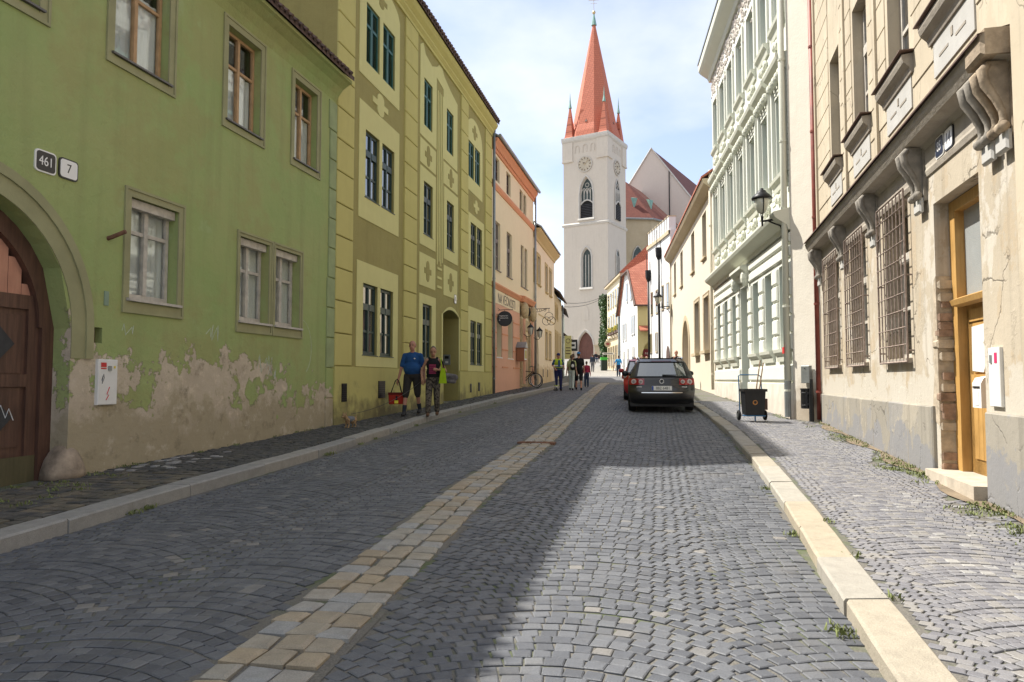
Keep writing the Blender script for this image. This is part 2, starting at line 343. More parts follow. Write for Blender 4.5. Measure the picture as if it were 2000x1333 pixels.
M_GLASS = glass('window_glass'); M_CLEAR = clear_glass('clear_glass')
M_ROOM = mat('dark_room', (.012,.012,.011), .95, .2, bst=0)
M_CURT = mat('curtain_cloth', (.74,.73,.69), .9, .1, 4, .3, 30)
M_IRON = mat('black_iron', (.018,.018,.02), .45, .3, 6, .2, 80, .4)
M_ZINC = mat('zinc_pipe', (.30,.32,.32), .45, .2, 3, .1, 40, .6)
M_RUST = mat('rusty_iron', (.17,.085,.055), .85, .4, 9, .4, 60)
M_WHITE = mat('white_paint', (.72,.71,.68), .5, .06, 4, .08)
M_BLACKP = mat('black_paint', (.012,.012,.014), .35, .2, 5, .05)
M_RED = mat('red_plastic', (.55,.03,.03), .4, .1)
M_TILE = tiles('clay_tiles', (.42,.13,.075), (.52,.19,.11))
M_TILED = tiles('old_clay_tiles', (.095,.055,.042), (.14,.08,.06))
M_SPIRE = tiles('spire_tiles', (.50,.15,.085), (.54,.17,.10), 3., 3., .15)
M_CHOIR = tiles('church_roof_tiles', (.15,.040,.025), (.19,.055,.033), 3., 3.)
M_COPPER = mat('green_copper', (.20,.36,.31), .6, .2, 3)
M_GRASS = mat('weed_leaves', (.17,.20,.065), .7, .35, 9, 0)

# ------------------------------------------------------------------ ground profile and street lines
def g(Y): return float(np.interp(Y, [-60,0,33,64,80,100,140,400], [-1.74,0,.957,1.83,2.7,4.36,5.5,6.5]))
KL_Y = [-8,5.5,7.5,10.5,14,18.5,26.8,34.7,48,62]; KL_X = [-6.6,-3.92,-3.6,-3.0,-2.45,-1.8,0.0,1.95,4.7,6.6]
KR_Y = [-8,3.4,5,6.9,10.1,14.2,18.5,23.2,30,45,62]; KR_X = [-1.1,1.73,2.12,2.62,3.38,4.24,5.0,5.75,7.0,9.3,10.0]
BD_Y = [-8,3.4,5,8.2,12.5,21.4,30,40,50]; BD_X = [-3.1,-1.21,-.95,-.47,.40,1.87,3.25,4.95,6.8]
WL_Y = [-8,14.9,28.5,38,46.5,53.5,62]; WL_X = [-8.8,-3.72,-.83,1.27,2.95,3.87,4.7]
WR_Y = [-8,6.49,16.2,16.9,30.4,49.6,56.2]; WR_X = [.97,4.58,7.0,6.65,8.54,11.05,10.75]
kl = lambda Y: float(np.interp(Y, KL_Y, KL_X)); kr = lambda Y: float(np.interp(Y, KR_Y, KR_X))
bd = lambda Y: float(np.interp(Y, BD_Y, BD_X)); wl = lambda Y: float(np.interp(Y, WL_Y, WL_X)); wr = lambda Y: float(np.interp(Y, WR_Y, WR_X))
KH, KW, SW, SR = .13, .27, .105, .075          # kerb height, kerb width, pavement bed above the road bed
CAMP = math.atan(75.5/1400)
def in_frame(X, Y, Z):
    z = Z-1.5; f = Y*math.cos(CAMP)+z*math.sin(CAMP)
    if f <= .3: return False
    return abs(1400*X/f) < 1010 and abs(1400*(-Y*math.sin(CAMP)+z*math.cos(CAMP))/f) < 676

M_JOINT = joints('sandy_joints', (.095,.09,.08), (.165,.153,.132), (.075,.10,.035))
M_BAS = stone('basalt_setts', [(.066,.070,.080),(.083,.088,.10),(.096,.101,.113),(.106,.111,.122),(.128,.131,.137),(.165,.158,.15)], .58, .4, .4)
M_SETT = stone('granite_setts', [(.255,.21,.15),(.265,.235,.185),(.25,.235,.205),(.29,.235,.16),(.265,.25,.225),(.24,.24,.235)], .7)
M_MOS = stone('pavement_setts', [(.135,.135,.15),(.155,.155,.17),(.17,.17,.183),(.185,.182,.19),(.21,.203,.195)], .55, .35, .45)
M_MOSL = stone('old_pavement_setts', [(.055,.056,.056),(.085,.078,.062),(.11,.098,.072),(.07,.07,.07),(.135,.115,.085)], .65)
M_KERB = stone('granite_kerb', [(.25,.245,.23),(.235,.23,.22),(.285,.268,.235),(.31,.268,.20),(.305,.288,.25)], .78, .6)
M_PALE = stone('pale_marble_setts', [(.24,.24,.24),(.29,.285,.275),(.22,.22,.22)], .6)
M_FAR = farsett('far_setts', (.10,.10,.105), (.17,.165,.16))
M_FARP = farsett('plaza_setts', (.25,.235,.21), (.34,.32,.28))
M_EARTH = mat('bare_earth', (.20,.155,.105), .95, .3, 3, .5, 30)

def strip(name, fa, fb, y0, y1, dz, m, step=1.0, parent=None):
    b = MB(); n = int((y1-y0)/step)
    for i in range(n):
        a, c = y0+(y1-y0)*i/n, y0+(y1-y0)*(i+1)/n
        b.quad((fa(a),a,g(a)+dz),(fb(a),a,g(a)+dz),(fb(c),c,g(c)+dz),(fa(c),c,g(c)+dz))
    return b.obj(name, m, parent)
gb = MB()
ys = [-60,-20,0,20,33,50,64,72,80,90,100,120,140,200,400]
for a, c in zip(ys[:-1], ys[1:]): gb.quad((-300,a,g(a)-.12),(300,a,g(a)-.12),(300,c,g(c)-.12),(-300,c,g(c)-.12))
struct(gb.obj('ground', M_FARP))
road = struct(strip('road', lambda Y: kl(Y)-.02, lambda Y: kr(Y)+.02, -8, 46, 0, M_JOINT))
far_road = struct(strip('far_road', lambda Y: kl(Y)-.0, lambda Y: kr(Y)+.0, 46, 62, .004, M_FAR))
plaza = struct(strip('plaza', lambda Y: 2.6 if Y > 62 else wl(Y)-.1, lambda Y: 14.5, 61.9, 104, -.01, M_FARP))
pav_l = struct(strip('pavement_left', lambda Y: wl(Y)-.3, lambda Y: kl(Y)-KW+.02, -8, 62, SW, M_JOINT))
pav_r = struct(strip('pavement_right', lambda Y: kr(Y)+KW-.02, lambda Y: wr(Y)+.3, -8, 57, SR, M_JOINT))

def stone_geo(cx, cy, w, l, ang, z, h, jit, tilt, tone=0, bev=.075):
    """one sett: 12 points, chamfered top, crooked outline"""
    ca, sa = math.cos(ang), math.sin(ang); out = []
    cor = [(-.5,-.5),(.5,-.5),(.5,.5),(-.5,.5)]
    js = [((a*w+R.uniform(-jit,jit)*w), (b*l+R.uniform(-jit,jit)*l)) for a,b in cor]
    tl = [R.uniform(-tilt,tilt) for _ in range(4)]
    b_ = min(w,l)*bev
    for lev in range(3):
        for (a, b), t in zip(js, tl):
            k = 1. if lev < 2 else max(.5, 1-2*b_/max(w,l))
            kx = 1. if lev < 2 else (w-2*b_)/w; ky = 1. if lev < 2 else (l-2*b_)/l
            zz = z-.03 if lev == 0 else (z+h-b_*.6+t*.8 if lev == 1 else z+h+t)
            out.append((cx+(a*kx)*ca-(b*ky)*sa, cy+(a*kx)*sa+(b*ky)*ca, zz))
    return out
SF = [(0,1,5,4),(1,2,6,5),(2,3,7,6),(3,0,4,7),(4,5,9,8),(5,6,10,9),(6,7,11,10),(7,4,8,11),(8,9,10,11)]
def lay(stones, m, parent, name, bulk, limit=300):
    """the stones that show largest become objects, the others one joined part"""
    sc = []
    for i, s in enumerate(stones):
        cx, cy = s[0], s[1]
        d = math.hypot(cx, cy)+.01
        sc.append((s[2]*s[3]*1.5/d**3 if in_frame(cx, cy, s[5]+s[6]) else 0, i))
    sc.sort(reverse=True); top = {i for q, i in sc[:limit] if q > 0}
    V = []; F = []; T = []
    for i, s in enumerate(stones):
        ver = stone_geo(*s); tone = s[9]
        if i in top:
            o = Vector((s[0],s[1],s[5])); me = D.meshes.new(name)
            me.from_pydata([Vector(p)-o for p in ver], [], SF); me.materials.append(m)
            at = me.attributes.new('tone', 'FLOAT', 'FACE'); at.data.foreach_set('value', [tone]*9)
            link(name, me, parent, o)
        else:
            k = len(V); V += ver; F += [tuple(q+k for q in f) for f in SF]; T += [tone]*9
    if V:
        me = D.meshes.new(bulk); me.from_pydata(V, [], F); me.materials.append(m)
        at = me.attributes.new('tone', 'FLOAT', 'FACE'); at.data.foreach_set('value', T)
        tag(link(bulk, me, parent), kind='stuff')

def arcs(fa, fb, y0, y1, pitch, W, A, ang, dz, h, hv, keep=lambda X,Y: True, tone=lambda X,Y: R.random(), jit=.09, tilt=.004):
    """setts in segmental arcs; fa, fb bound the lane"""
    st = []; ca, sa = math.cos(ang), math.sin(ang)
    # lane frame: a across, b along the street
    xs = [fa(y0),fb(y0),fa(y1),fb(y1)]; amin = min(x*ca-y*sa for x,y in zip(xs,[y0,y0,y1,y1])); amax = max(x*ca-y*sa for x,y in zip(xs,[y0,y0,y1,y1]))
    bmin = y0*ca+min(xs)*sa-1; bmax = y1*ca+max(xs)*sa+1
    nc = int((amax-amin)/W)+2; nr = int((bmax-bmin)/pitch)+2; nu = int(round(W/pitch))
    for c in range(nc):
        ac = amin+(c+.5)*W
        for r in range(nr):
            off = R.uniform(-.35,.35)
            wob = R.uniform(-.012,.012)
            for k in range(nu):
                u = ((k+.5+off*.6)/nu-.5)*W
                if abs(u) > W/2: continue
                t = 2*u/W
                b = bmin+r*pitch - A*t*t + wob; a = ac+u
                X = a*ca+b*sa; Y = -a*sa+b*ca
                if Y < y0 or Y > y1: continue
                lo, hi = fa(Y), fb(Y)
                if X < lo or X > hi or not keep(X, Y): continue
                sl = math.atan(-8*A*u/(W*W))
                wv = pitch*R.uniform(.93,1.02); lv = pitch*R.uniform(.90,.98)*math.cos(sl*.6)
                st.append((X, Y, wv, lv, sl-ang+R.uniform(-.06,.06), g(Y)+dz, h+R.uniform(-hv,hv), jit, tilt, tone(X,Y)))
    return st
SA = rad(11.5)
def tone_road(X, Y):
    t = R.random()
    return .08+t*.55 if t < .975 else R.uniform(.65,1.)
BW = .27
road_stones = arcs(lambda Y: kl(Y)+.03, lambda Y: bd(Y)-BW-.045, 2.6, 42, .100, 1.5, .30, SA, 0, .009, .0018, tone=tone_road, tilt=.0018, jit=.055)
road_stones += arcs(lambda Y: bd(Y)+BW+.045, lambda Y: kr(Y)-.025, 2.6, 42, .097, 1.6, .30, SA, 0, .009, .002, tone=tone_road, tilt=.002, jit=.055)
lay(road_stones, M_BAS, road, 'cobblestone', 'cobblestone_field')
# light granite strip along the middle: three stones a row, rows broken by an iron cover and a cross joint
strip_root = struct(strip('centre_strip', lambda Y: bd(Y)-BW-.05, lambda Y: bd(Y)+BW+.05, -2, 44, .004, M_JOINT))
cs = []; y = 2.7
while y < 44:
    for k in range(3):
        ww = .170+R.uniform(-.02,.012); ll = R.uniform(.15,.235)
        yy = y+(k-1)*-.03+R.uniform(-.02,.02)
        sl = math.atan((bd(yy+.5)-bd(yy-.5)))
        cs.append((bd(yy)+(k-1)*.182, yy, ww, .172+R.uniform(-.015,.012), -sl+R.uniform(-.05,.05), g(yy)+.004, .022+R.uniform(-.004,.006), .075, .005, R.random(), .13))
    y += .186
lay(cs, M_SETT, strip_root, 'granite_sett', 'granite_sett_field')
cov = thing('gully_cover', 'small rusty iron cover lying in the pale granite strip', 'cover', (bd(12.7),12.7,g(12.7)), -SA)
MB().box(-.33,.33,-.11,.11,-.02,.036).obj('frame', M_RUST, cov)
for k in range(6): MB().box(-.28+k*.1,-.22+k*.1,-.08,.08,.036,.042).obj('slat', M_RUST, cov)

# kerbs: one stone after the other
def kerb(name, f, side, y0, y1, tones, mean, KH=KH):
    root = struct(strip(name, (lambda Y: f(Y)-KW+.02) if side < 0 else (lambda Y: f(Y)+.02), (lambda Y: f(Y)-.02) if side < 0 else (lambda Y: f(Y)+KW-.02), y0, y1, .03, M_JOINT))
    y = y0
    while y < y1:
        ln = R.uniform(mean*.7, mean*1.25); e = min(y+ln, y1); b = MB(); n = 4; vs = []
        dzk = R.uniform(-.006,.006); wx = R.uniform(-.008,.008)
        for i in range(n+1):
            Y = y+.006+(e-y-.012)*i/n; x0 = f(Y); x1 = x0+side*KW; z = g(Y)
            xa, xb = (x0+wx, x1) 
            j = [R.uniform(-.004,.004) for _ in range(4)]
            bv = .016
            vs += [(xa,Y,z-.05),(xa+j[0],Y,z+KH-bv+dzk+j[1]),(xa+side*bv+j[2],Y,z+KH+dzk),(xb-side*bv,Y,z+KH+dzk+j[3]),(xb,Y,z+KH-bv+dzk),(xb,Y,z-.02)]
        b.add(vs, [(i*6+k,(i+1)*6+k,(i+1)*6+k+1,i*6+k+1) for i in range(n) for k in range(5)]+[tuple(range(6)), tuple(n*6+k for k in range(5,-1,-1))])
        o = b.obj('kerb_stone', M_KERB, root)
        at = o.data.attributes.new('tone','FLOAT','FACE'); at.data.foreach_set('value', [tones(y)]*len(o.data.polygons))
        y = e
    return root
kerb('kerb_left', kl, -1, 1.5, 58, lambda y: R.uniform(.1,.45), 1.5)
kerb('kerb_right', kr, 1, 0., 46, lambda y: .72 if 4.9 < y < 6.6 else R.choice([.5,.62,.9,.95]) if y < 9 else R.uniform(.3,.9), 1.1, .10)

# pavements
pr = arcs(lambda Y: kr(Y)+KW+.04, lambda Y: wr(Y)-.06, 2.2, 24, .070, 1.1, .2, SA+.04, SR, .009, .0015,
          tone=lambda X,Y: R.random() , jit=.06, tilt=.0012, keep=lambda X,Y: not (wr(Y)-X < .34+.2*math.sin(Y*2.1) and R.random() < .75))
lay(pr, M_MOS, pav_r, 'mosaic_stone', 'mosaic_stone_field')
pl = arcs(lambda Y: wl(Y)+.03, lambda Y: kl(Y)-KW-.04, 2.5, 8.9, .135, 1.4, .0, SA, SW, .022, .006, tone=lambda X,Y: R.random(), jit=.1)
pl += arcs(lambda Y: wl(Y)+.03, lambda Y: kl(Y)-KW-.04, 8.9, 34, .085, 1.2, .08, SA, SW, .020, .004, tone=lambda X,Y: .05+.12*R.random() if R.random() < .9 else .6, jit=.1)
lay(pl, M_MOSL, pav_l, 'pavement_sett', 'pavement_sett_field')
ps = []
for k in range(26):
    yy = R.gauss(9.6,.45); xx = R.uniform(wl(yy)+.12, wl(yy)+.75)
    ps.append((xx, yy, .09, .085, -SA+R.uniform(-.2,.2), g(yy)+SW+.006, .024, .1, .002, R.random()))
for k in range(34):
    yy = R.choice([R.gauss(7.1,.3), R.gauss(4.9,.35), R.gauss(5.9,.3)]); xx = R.uniform(wr(yy)-1.25, wr(yy)-.35)
    ps.append((xx, yy, .08, .072, -SA+R.uniform(-.2,.2), g(yy)+SR+.001, .0105, .1, .002, R.random()))
half = [p for p in ps if p[0] < 0]; lay(half, M_PALE, pav_l, 'white_sett', 'white_sett_field'); lay([p for p in ps if p[0] > 0], M_PALE, pav_r, 'white_sett', 'white_sett_field')
# earth strip and grass growing along the right-hand wall and the kerbs
eb = MB()
for i in range(40):
    a, c = 5.6+i*.27, 5.6+(i+1)*.27
    wa, wc = .22+.10*math.sin(a*2.7), .22+.10*math.sin(c*2.7)
    if a > 16: break
    eb.quad((wr(a)-wa,a,g(a)+SR+.016),(wr(a)+.05,a,g(a)+SR+.02),(wr(c)+.05,c,g(c)+SR+.02),(wr(c)-wc,c,g(c)+SR+.016))
eb.obj('earth_strip', M_EARTH, pav_r)
def tufts(name, label, pts, hmin, hmax, spread, blades):
    b = MB()
    for (X, Y, dz) in pts:
        for _ in range(blades):
            x = X+R.gauss(0,spread); y = Y+R.gauss(0,spread); a = R.uniform(0,6.28); hh = R.uniform(hmin,hmax); wd = R.uniform(.004,.009); ln = hh*R.uniform(.3,1.)
            z = g(y)+dz; dx, dy = math.cos(a), math.sin(a)
            b.add([(x-dy*wd,y+dx*wd,z),(x+dy*wd,y-dx*wd,z),(x+dx*ln*.45+dy*wd*.8,y+dy*ln*.45-dx*wd*.8,z+hh*.8),(x+dx*ln,y+dy*ln,z+hh)],[(0,1,2,3)])
    o = b.obj(name, M_GRASS); return tag(o, label, 'grass', kind='stuff')
gp = []
for k in range(120):
    Y = R.choice([R.uniform(5.4,16), R.gauss(6.9,.35), R.gauss(9.2,.4), R.gauss(12.8,.9), R.gauss(5.6,.3)])
    if 7.2 < Y < 8.0: continue
    gp.append((wr(Y)-abs(R.gauss(.10,.16))-.05, Y, SR+.015))
gp += [(wr(Y)-R.uniform(.02,.3), Y, SR+.015) for Y in [R.uniform(17,26) for _ in range(26)]]
tufts('wall_grass', 'thin green grass along the foot of the right-hand walls', gp, .01, .04, .06, 18)
kp = []
for Y in (7.0,7.15,7.25,11.2,11.3,12.6,13.4,14.5,16,20,24): kp += [(kl(Y)+R.uniform(.0,.05), Y+R.uniform(-.1,.1), .01) for _ in range(3)]
for Y in (3.95,4.0,6.1,8.3): kp += [(kr(Y)-R.uniform(.02,.08), Y+R.uniform(-.06,.06), .01) for _ in range(2)]
for Y in (4.3,6.3,5.2): kp += [(kr(Y)+KW+.02, Y, SR+.01)]
tufts('kerb_weeds', 'small weeds sprouting along the two kerbs', kp, .01, .045, .03, 16)
wp = [(wl(Y)+R.uniform(.02,.1), Y, SW+.02) for Y in [R.uniform(8.6,27) for _ in range(18)]]+[(R.uniform(-5.3,-4.5), R.uniform(6.5,8.6), SW+.02) for _ in range(14)]
tufts('pavement_weeds', 'sparse weeds between the stones of the left pavement', wp, .01, .04, .05, 22)

# ------------------------------------------------------------------ facade helpers
def curve_h(kind, t):
    t = abs(t)
    if kind == 'round': return math.sqrt(max(0,1-t*t))
    if kind == 'seg': return 1-t*t
    return math.sqrt(max(0,4-(1+t)**2))/math.sqrt(3)          # pointed
def arch_pts(x0, x1, zs, za, kind, n=16):
    return [(x0+(x1-x0)*i/n, zs+(za-zs)*curve_h(kind, 2*i/n-1)) for i in range(n+1)]
def facade(B, x0, x1, z0, z1, holes, m, y=0., dep=8., name='wall', body=True, back=True):
    """wall sheet with real openings and reveals; hole = (x0,x1,z0,z1,reveal[,kind,spring])"""
    b = MB()
    xs = sorted({x0,x1,*[q for h in holes for q in h[:2]]}); zs = sorted({z0,z1,*[q for h in holes for q in h[2:4]]})
    for xa, xb in zip(xs[:-1], xs[1:]):
        for za, zb in zip(zs[:-1], zs[1:]):
            xm, zm = (xa+xb)/2, (za+zb)/2
            if any(h[0] < xm < h[1] and h[2] < zm < h[3] for h in holes): continue
            b.quad((xa,y,za),(xb,y,za),(xb,y,zb),(xa,y,zb))
    for h in holes:
        a, c, l, t, r = h[:5]; top = t
        if len(h) > 5:
            top = h[6]; p = arch_pts(a, c, top, t, h[5])
            for (xa,za),(xb,zb) in zip(p[:-1], p[1:]):
                b.quad((xa,y,za),(xb,y,zb),(xb,y,t),(xa,y,t)); b.quad((xa,y,za),(xa,y+r,za),(xb,y+r,zb),(xb,y,zb))
        else: b.quad((a,y,t),(a,y+r,t),(c,y+r,t),(c,y,t))
        b.quad((a,y,l),(a,y+r,l),(a,y+r,top),(a,y,top)); b.quad((c,y,l),(c,y,top),(c,y+r,top),(c,y+r,l)); b.quad((a,y,l),(c,y,l),(c,y+r,l),(a,y+r,l))
    if body:
        b.quad((x0,y,z0),(x0,y,z1),(x0,y+dep,z1),(x0,y+dep,z0)); b.quad((x1,y,z0),(x1,y+dep,z0),(x1,y+dep,z1),(x1,y,z1))
    if body and not back: b.quad((x0,y,z1),(x1,y,z1),(x1,y+dep,z1),(x0,y+dep,z1)); b.quad((x0,y,z0),(x0,y+dep,z0),(x1,y+dep,z0),(x1,y,z0))
    if body and back: b.quad((x0,y+dep,z0),(x0,y+dep,z1),(x1,y+dep,z1),(x1,y+dep,z0))
    return b.obj(name, m, B)
_cache = {}
def window(B, x0, x1, z0, z1, y, fm, gm=None, cols=2, rows=(.66,), fw=.055, sill=None, sur=None, curt=False, room=False, name='window', bars=0, heavy=.0):
    """casement window: frame with posts and rails, one pane per light, sill, moulded surround"""
    w, h = x1-x0, z1-z0; gm = gm or M_GLASS
    key = ('f',round(w,3),round(h,3),cols,rows,fw,fm.name,heavy)
    if key not in _cache:
        b = MB(); d = .05
        b.box(0,fw,0,d,0,h); b.box(w-fw,w,0,d,0,h); b.box(fw,w-fw,0,d,0,fw*1.2); b.box(fw,w-fw,0,d,h-fw,h)
        for i in range(1,cols): c = w*i/cols; b.box(c-fw*.6,c+fw*.6,-.012,d,fw*1.2,h-fw)
        for k, q in enumerate(rows):
            t = (fw*.75+heavy) if k == 0 and heavy else fw*.42
            c = h*q
            for i in range(cols):
                xa = fw if i == 0 else w*i/cols+fw*.6; xb = w-fw if i == cols-1 else w*(i+1)/cols-fw*.6
                b.box(xa,xb,.004 if not heavy or k else -.02,d-.004,c-t,c+t)
        _cache[key] = b.mesh(name, fm)
    wo = link(name, _cache[key], B, (x0,y,z0))
    zs = [fw*1.2]+sorted(h*q for q in rows)+[h-fw]
    for i in range(cols):
        xa = fw if i == 0 else w*i/cols+fw*.6; xb = w-fw if i == cols-1 else w*(i+1)/cols-fw*.6
        for za, zb in zip(zs[:-1], zs[1:]):
            pk = ('p',round(xb-xa,3),round(zb-za,3),gm.name)
            if pk not in _cache: _cache[pk] = MB().box(0,xb-xa,0,.008,0,zb-za).mesh('pane', gm)
            p = link('pane', _cache[pk], wo, (xa,.026+R.uniform(-.003,.003),za)); p.rotation_euler = (R.uniform(-.006,.006),0,R.uniform(-.008,.008))
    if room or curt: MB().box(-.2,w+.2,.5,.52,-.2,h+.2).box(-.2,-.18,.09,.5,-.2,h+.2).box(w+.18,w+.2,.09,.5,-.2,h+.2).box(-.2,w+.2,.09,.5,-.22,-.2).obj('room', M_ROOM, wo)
    if curt:
        b = MB(); n = 26; vs = []
        for i in range(n+1):
            xx = .02+(w-.04)*i/n; yy = .075+.014*math.sin(i*1.7)+.008*math.sin(i*.6)
            vs += [(xx,yy,.03),(xx,yy,h*(.98 if curt is True else curt))]
        b.add(vs, [(2*i,2*i+2,2*i+3,2*i+1) for i in range(n)]); b.obj('curtain', M_CURT, wo, smooth=True)
    if sill:
        sp, sh, sm = sill[:3]; sl = MB(); sl.sweep_x([(-y-sp,-sh),(-y-sp,-.015),(.0,.004),(.0,-sh)], -.05, w+.05).obj('sill', sm, wo)
    if sur:
        mg, pr, sm = sur[:3]; lo = sur[3] if len(sur) > 3 else mg; b = MB(); yo = -y
        in_ = .035
        for k, (e, p) in enumerate(((mg,pr),(mg-.05,pr+.012) )[:1]):
            b.box(-e,-.0,yo-p,yo+.01,-lo,h+e).box(w,w+e,yo-p,yo+.01,-lo,h+e).box(0,w,yo-p,yo+.01,h,h+e).box(0,w,yo-p,yo+.01,-lo,-.06)
            b.box(-e-.035,-e,yo-p-.016,yo+.01,-lo-.035,h+e+.035).box(w+e,w+e+.035,yo-p-.016,yo+.01,-lo-.035,h+e+.035).box(-e,w+e,yo-p-.016,yo+.01,h+e,h+e+.035).box(-e,w+e,yo-p-.016,yo+.01,-lo-.035,-lo)
        b.obj('surround', sm, wo)
    return wo
def shutter(B, x0, x1, z0, z1, y, m):
    """pair of closed louvred shutters with a middle rail"""
    w, h = x1-x0, z1-z0; so = None
    for k in range(2):
        key = ('s',round(w,3),round(h,3))
        W2 = w/2-.006; f = .05
        if key not in _cache:
            b = MB(); b.box(0,f,0,.04,0,h).box(W2-f,W2,0,.04,0,h).box(f,W2-f,0,.04,0,f).box(f,W2-f,0,.04,h-f,h).box(f,W2-f,-.004,.04,h*.63,h*.63+f*1.3)
            s = MB(); z = f+.02
            while z < h-f-.03:
                if not (h*.63-.03 < z < h*.63+f*1.3): s.add([(f,.002,z),(W2-f,.002,z),(W2-f,.045,z+.042),(f,.045,z+.042),(f,.010,z-.006),(W2-f,.010,z-.006),(W2-f,.053,z+.036),(f,.053,z+.036)],[(0,1,2,3),(7,6,5,4),(0,4,5,1),(2,6,7,3)])
                z += .058
            _cache[key] = (b.mesh('shutter', m), s.mesh('louvres', m), MB().box(f,W2-f,.07,.075,f,h-f).mesh('backing', M_ROOM))
        a, s_, bk = _cache[key]
        so = link('shutter', a, B, (x0+k*(w/2+.006)-.0,y,z0)); link('louvres', s_, so)['kind'] = 'stuff'; link('backing', bk, so)
def slab(B, name, m, x0, x1, ya, za, yb, zb, th=.08):
    return MB().sweep_x([(ya,za),(yb,zb),(yb,zb+th),(ya,za+th)], x0, x1).obj(name, m, B)
def roof(B, x0, x1, ov, ze, dep, pitch, m, th=.09):
    """two slopes; the street slope overhangs the wall by ov"""
    r = dep/2; zr = ze+(r+ov)*math.tan(rad(pitch))
    b = MB(); b.sweep_x([(-ov,ze),(r,zr),(dep+ov,ze),(dep+ov,ze+th),(r,zr+th),(-ov,ze+th)], x0, x1)
    return b.obj('roof', m, B)
def gable_fill(B, x0, x1, zw, ov, ze, dep, pitch, m):
    r = dep/2; zr = ze+(r+ov)*math.tan(rad(pitch))-.02; z_ = ze+ov*math.tan(rad(pitch))-.02
    for x, t in ((x0,.25),(x1-.25,.25)):
        MB().sweep_x([(0.02,zw-.01),(dep-.02,zw-.01),(dep-.02,z_),(r,zr),(0.02,z_)], x, x+t).obj('gable_wall', m, B)
def tile_ends(B, roof_o, x0, x1, ov, ze, m, sp=.17, r=.055, pitch=40):
    b = MB(); n = int((x1-x0)/sp); ca, sa = math.cos(rad(pitch)), math.sin(rad(pitch))
    for i in range(n):
        x = x0+(i+.5)*sp+R.uniform(-.01,.01); dz = R.uniform(-.008,.008)
        b.tube([(x,-ov-.05,ze+.07+dz),(x,-ov+.55*ca,ze+.07+.6*sa+dz)], [r*1.05,r*.9], 6)
    o = b.obj('tile_ends', m, roof_o); o['kind'] = 'stuff'
def text(parent, body, x, y, z, size, m, sx=1., ex=.004, name='lettering', align='CENTER', rot=(math.pi/2,0,0)):
    cu = D.curves.new(name, 'FONT'); cu.body = body; cu.size = size; cu.align_x = align; cu.align_y = 'CENTER'; cu.extrude = ex
    t = D.objects.new(name, cu); COL.objects.link(t); bpy.context.view_layer.update()
    me = D.meshes.new_from_object(t.evaluated_get(bpy.context.evaluated_depsgraph_get())); me.name = name
    D.objects.remove(t); me.materials.clear(); me.materials.append(m)
    o = link(name, me, parent, (x,y,z)); o.rotation_euler = rot; o.scale = (sx,1,1); return o
def downpipe(B, x, y, z0, z1, m, r=.055, shoe=None):
    b = MB(); b.tube([(x,y,z0),(x,y,z1)], r, 10)
    o = b.obj('downpipe', m, B, smooth=True)
    c = MB(); z = z0+.6
    while z < z1: c.tube([(x,y,z),(x,y,z+.05)], r+.012, 10); z += 2.0
    c.obj('clip', m, o)
    if shoe: MB().tube([(x,y,z0-.0),(x,y,z0+shoe[0])], r+.008, 10).obj('shoe', shoe[1], o)
    return o
def rounded(w, h, r, n=4):
    p = []
    for cx, cz, a0 in ((w-r,h-r,0),(r,h-r,90),(r,r,180),(w-r,r,270)):
        for k in range(n+1): a = rad(a0+90*k/n); p.append((cx+r*math.cos(a), cz+r*math.sin(a)))
    return p
def cross_poly(cx, cz, w, h):
    """four-lobed ornament: round ends up and down, square ends to the sides"""
    a = w*.22; p = []
    p += [(cx-w/2,cz-h*.13),(cx-a,cz-h*.13)]
    p += [(cx+a*math.cos(rad(180+k*30)), cz-h*.28+h*.22*math.sin(rad(180+k*30))) for k in range(7)]
    p += [(cx+a,cz-h*.13),(cx+w/2,cz-h*.13),(cx+w/2,cz+h*.13),(cx+a,cz+h*.13)]
    p += [(cx+a*math.cos(rad(k*30)), cz+h*.28+h*.22*math.sin(rad(k*30))) for k in range(7)]
    p += [(cx-a,cz+h*.13),(cx-w/2,cz+h*.13)]; return p
def scribble(B, name, pts, y, r, m):
    return MB().tube([(x,y,z) for x,z in pts], r, 4).obj(name, m, B)

# ------------------------------------------------------------------ green house (left, nearest)
GP = (-3.72,14.9)
M_GREEN = peeling('green_limewash', (.29,.37,.14), (.35,.38,.16), (.60,.515,.39), (.42,.35,.265), (.33,.28,.18))
M_GREEN2 = mat('olive_moulding', (.315,.305,.165), .85, .15, 2, .3, 30)
M_FRAME_O = mat('weathered_orange_wood', (.46,.29,.15), .7, .2, 8, .2)
M_FRAME_W = mat('peeling_white_wood', (.52,.48,.42), .75, .22, 9, .4, 30)
M_FIREW = plaster('olive_firewall', (.42,.375,.15), (.36,.315,.125), bst=.2)
G = building('green_house', 'two-storey green house with peeling limewash and bare tan render at its foot', GP, 12.5, 'L')
up = [(-10.3,-9.35),(-8.25,-7.25),(-6.17,-5.14),(-3.8,-2.84),(-1.72,-.82)]
lowW = [(-5.8,-4.85,2.55,3.90),(-3.37,-2.47,2.46,3.86),(-2.29,-1.40,2.46,3.86)]
AC, AS, AR = -8.1, 2.1, 1.42
holes = [(a,c,5.64,7.2,.17) for a,c in up]+[(a,c,l,t,.2) for a,c,l,t in lowW]+[(AC-AR,AC+AR,.15,AS+AR,.32,'round',AS),(-6.37,-6.21,1.95,2.14,.12)]
facade(G, -24, 0, -.4, 7.7, holes, M_GREEN, dep=9)
M_SILLM = mat('grey_sill_metal', (.16,.15,.145), .5, .2, 5, .1, 40, .5)
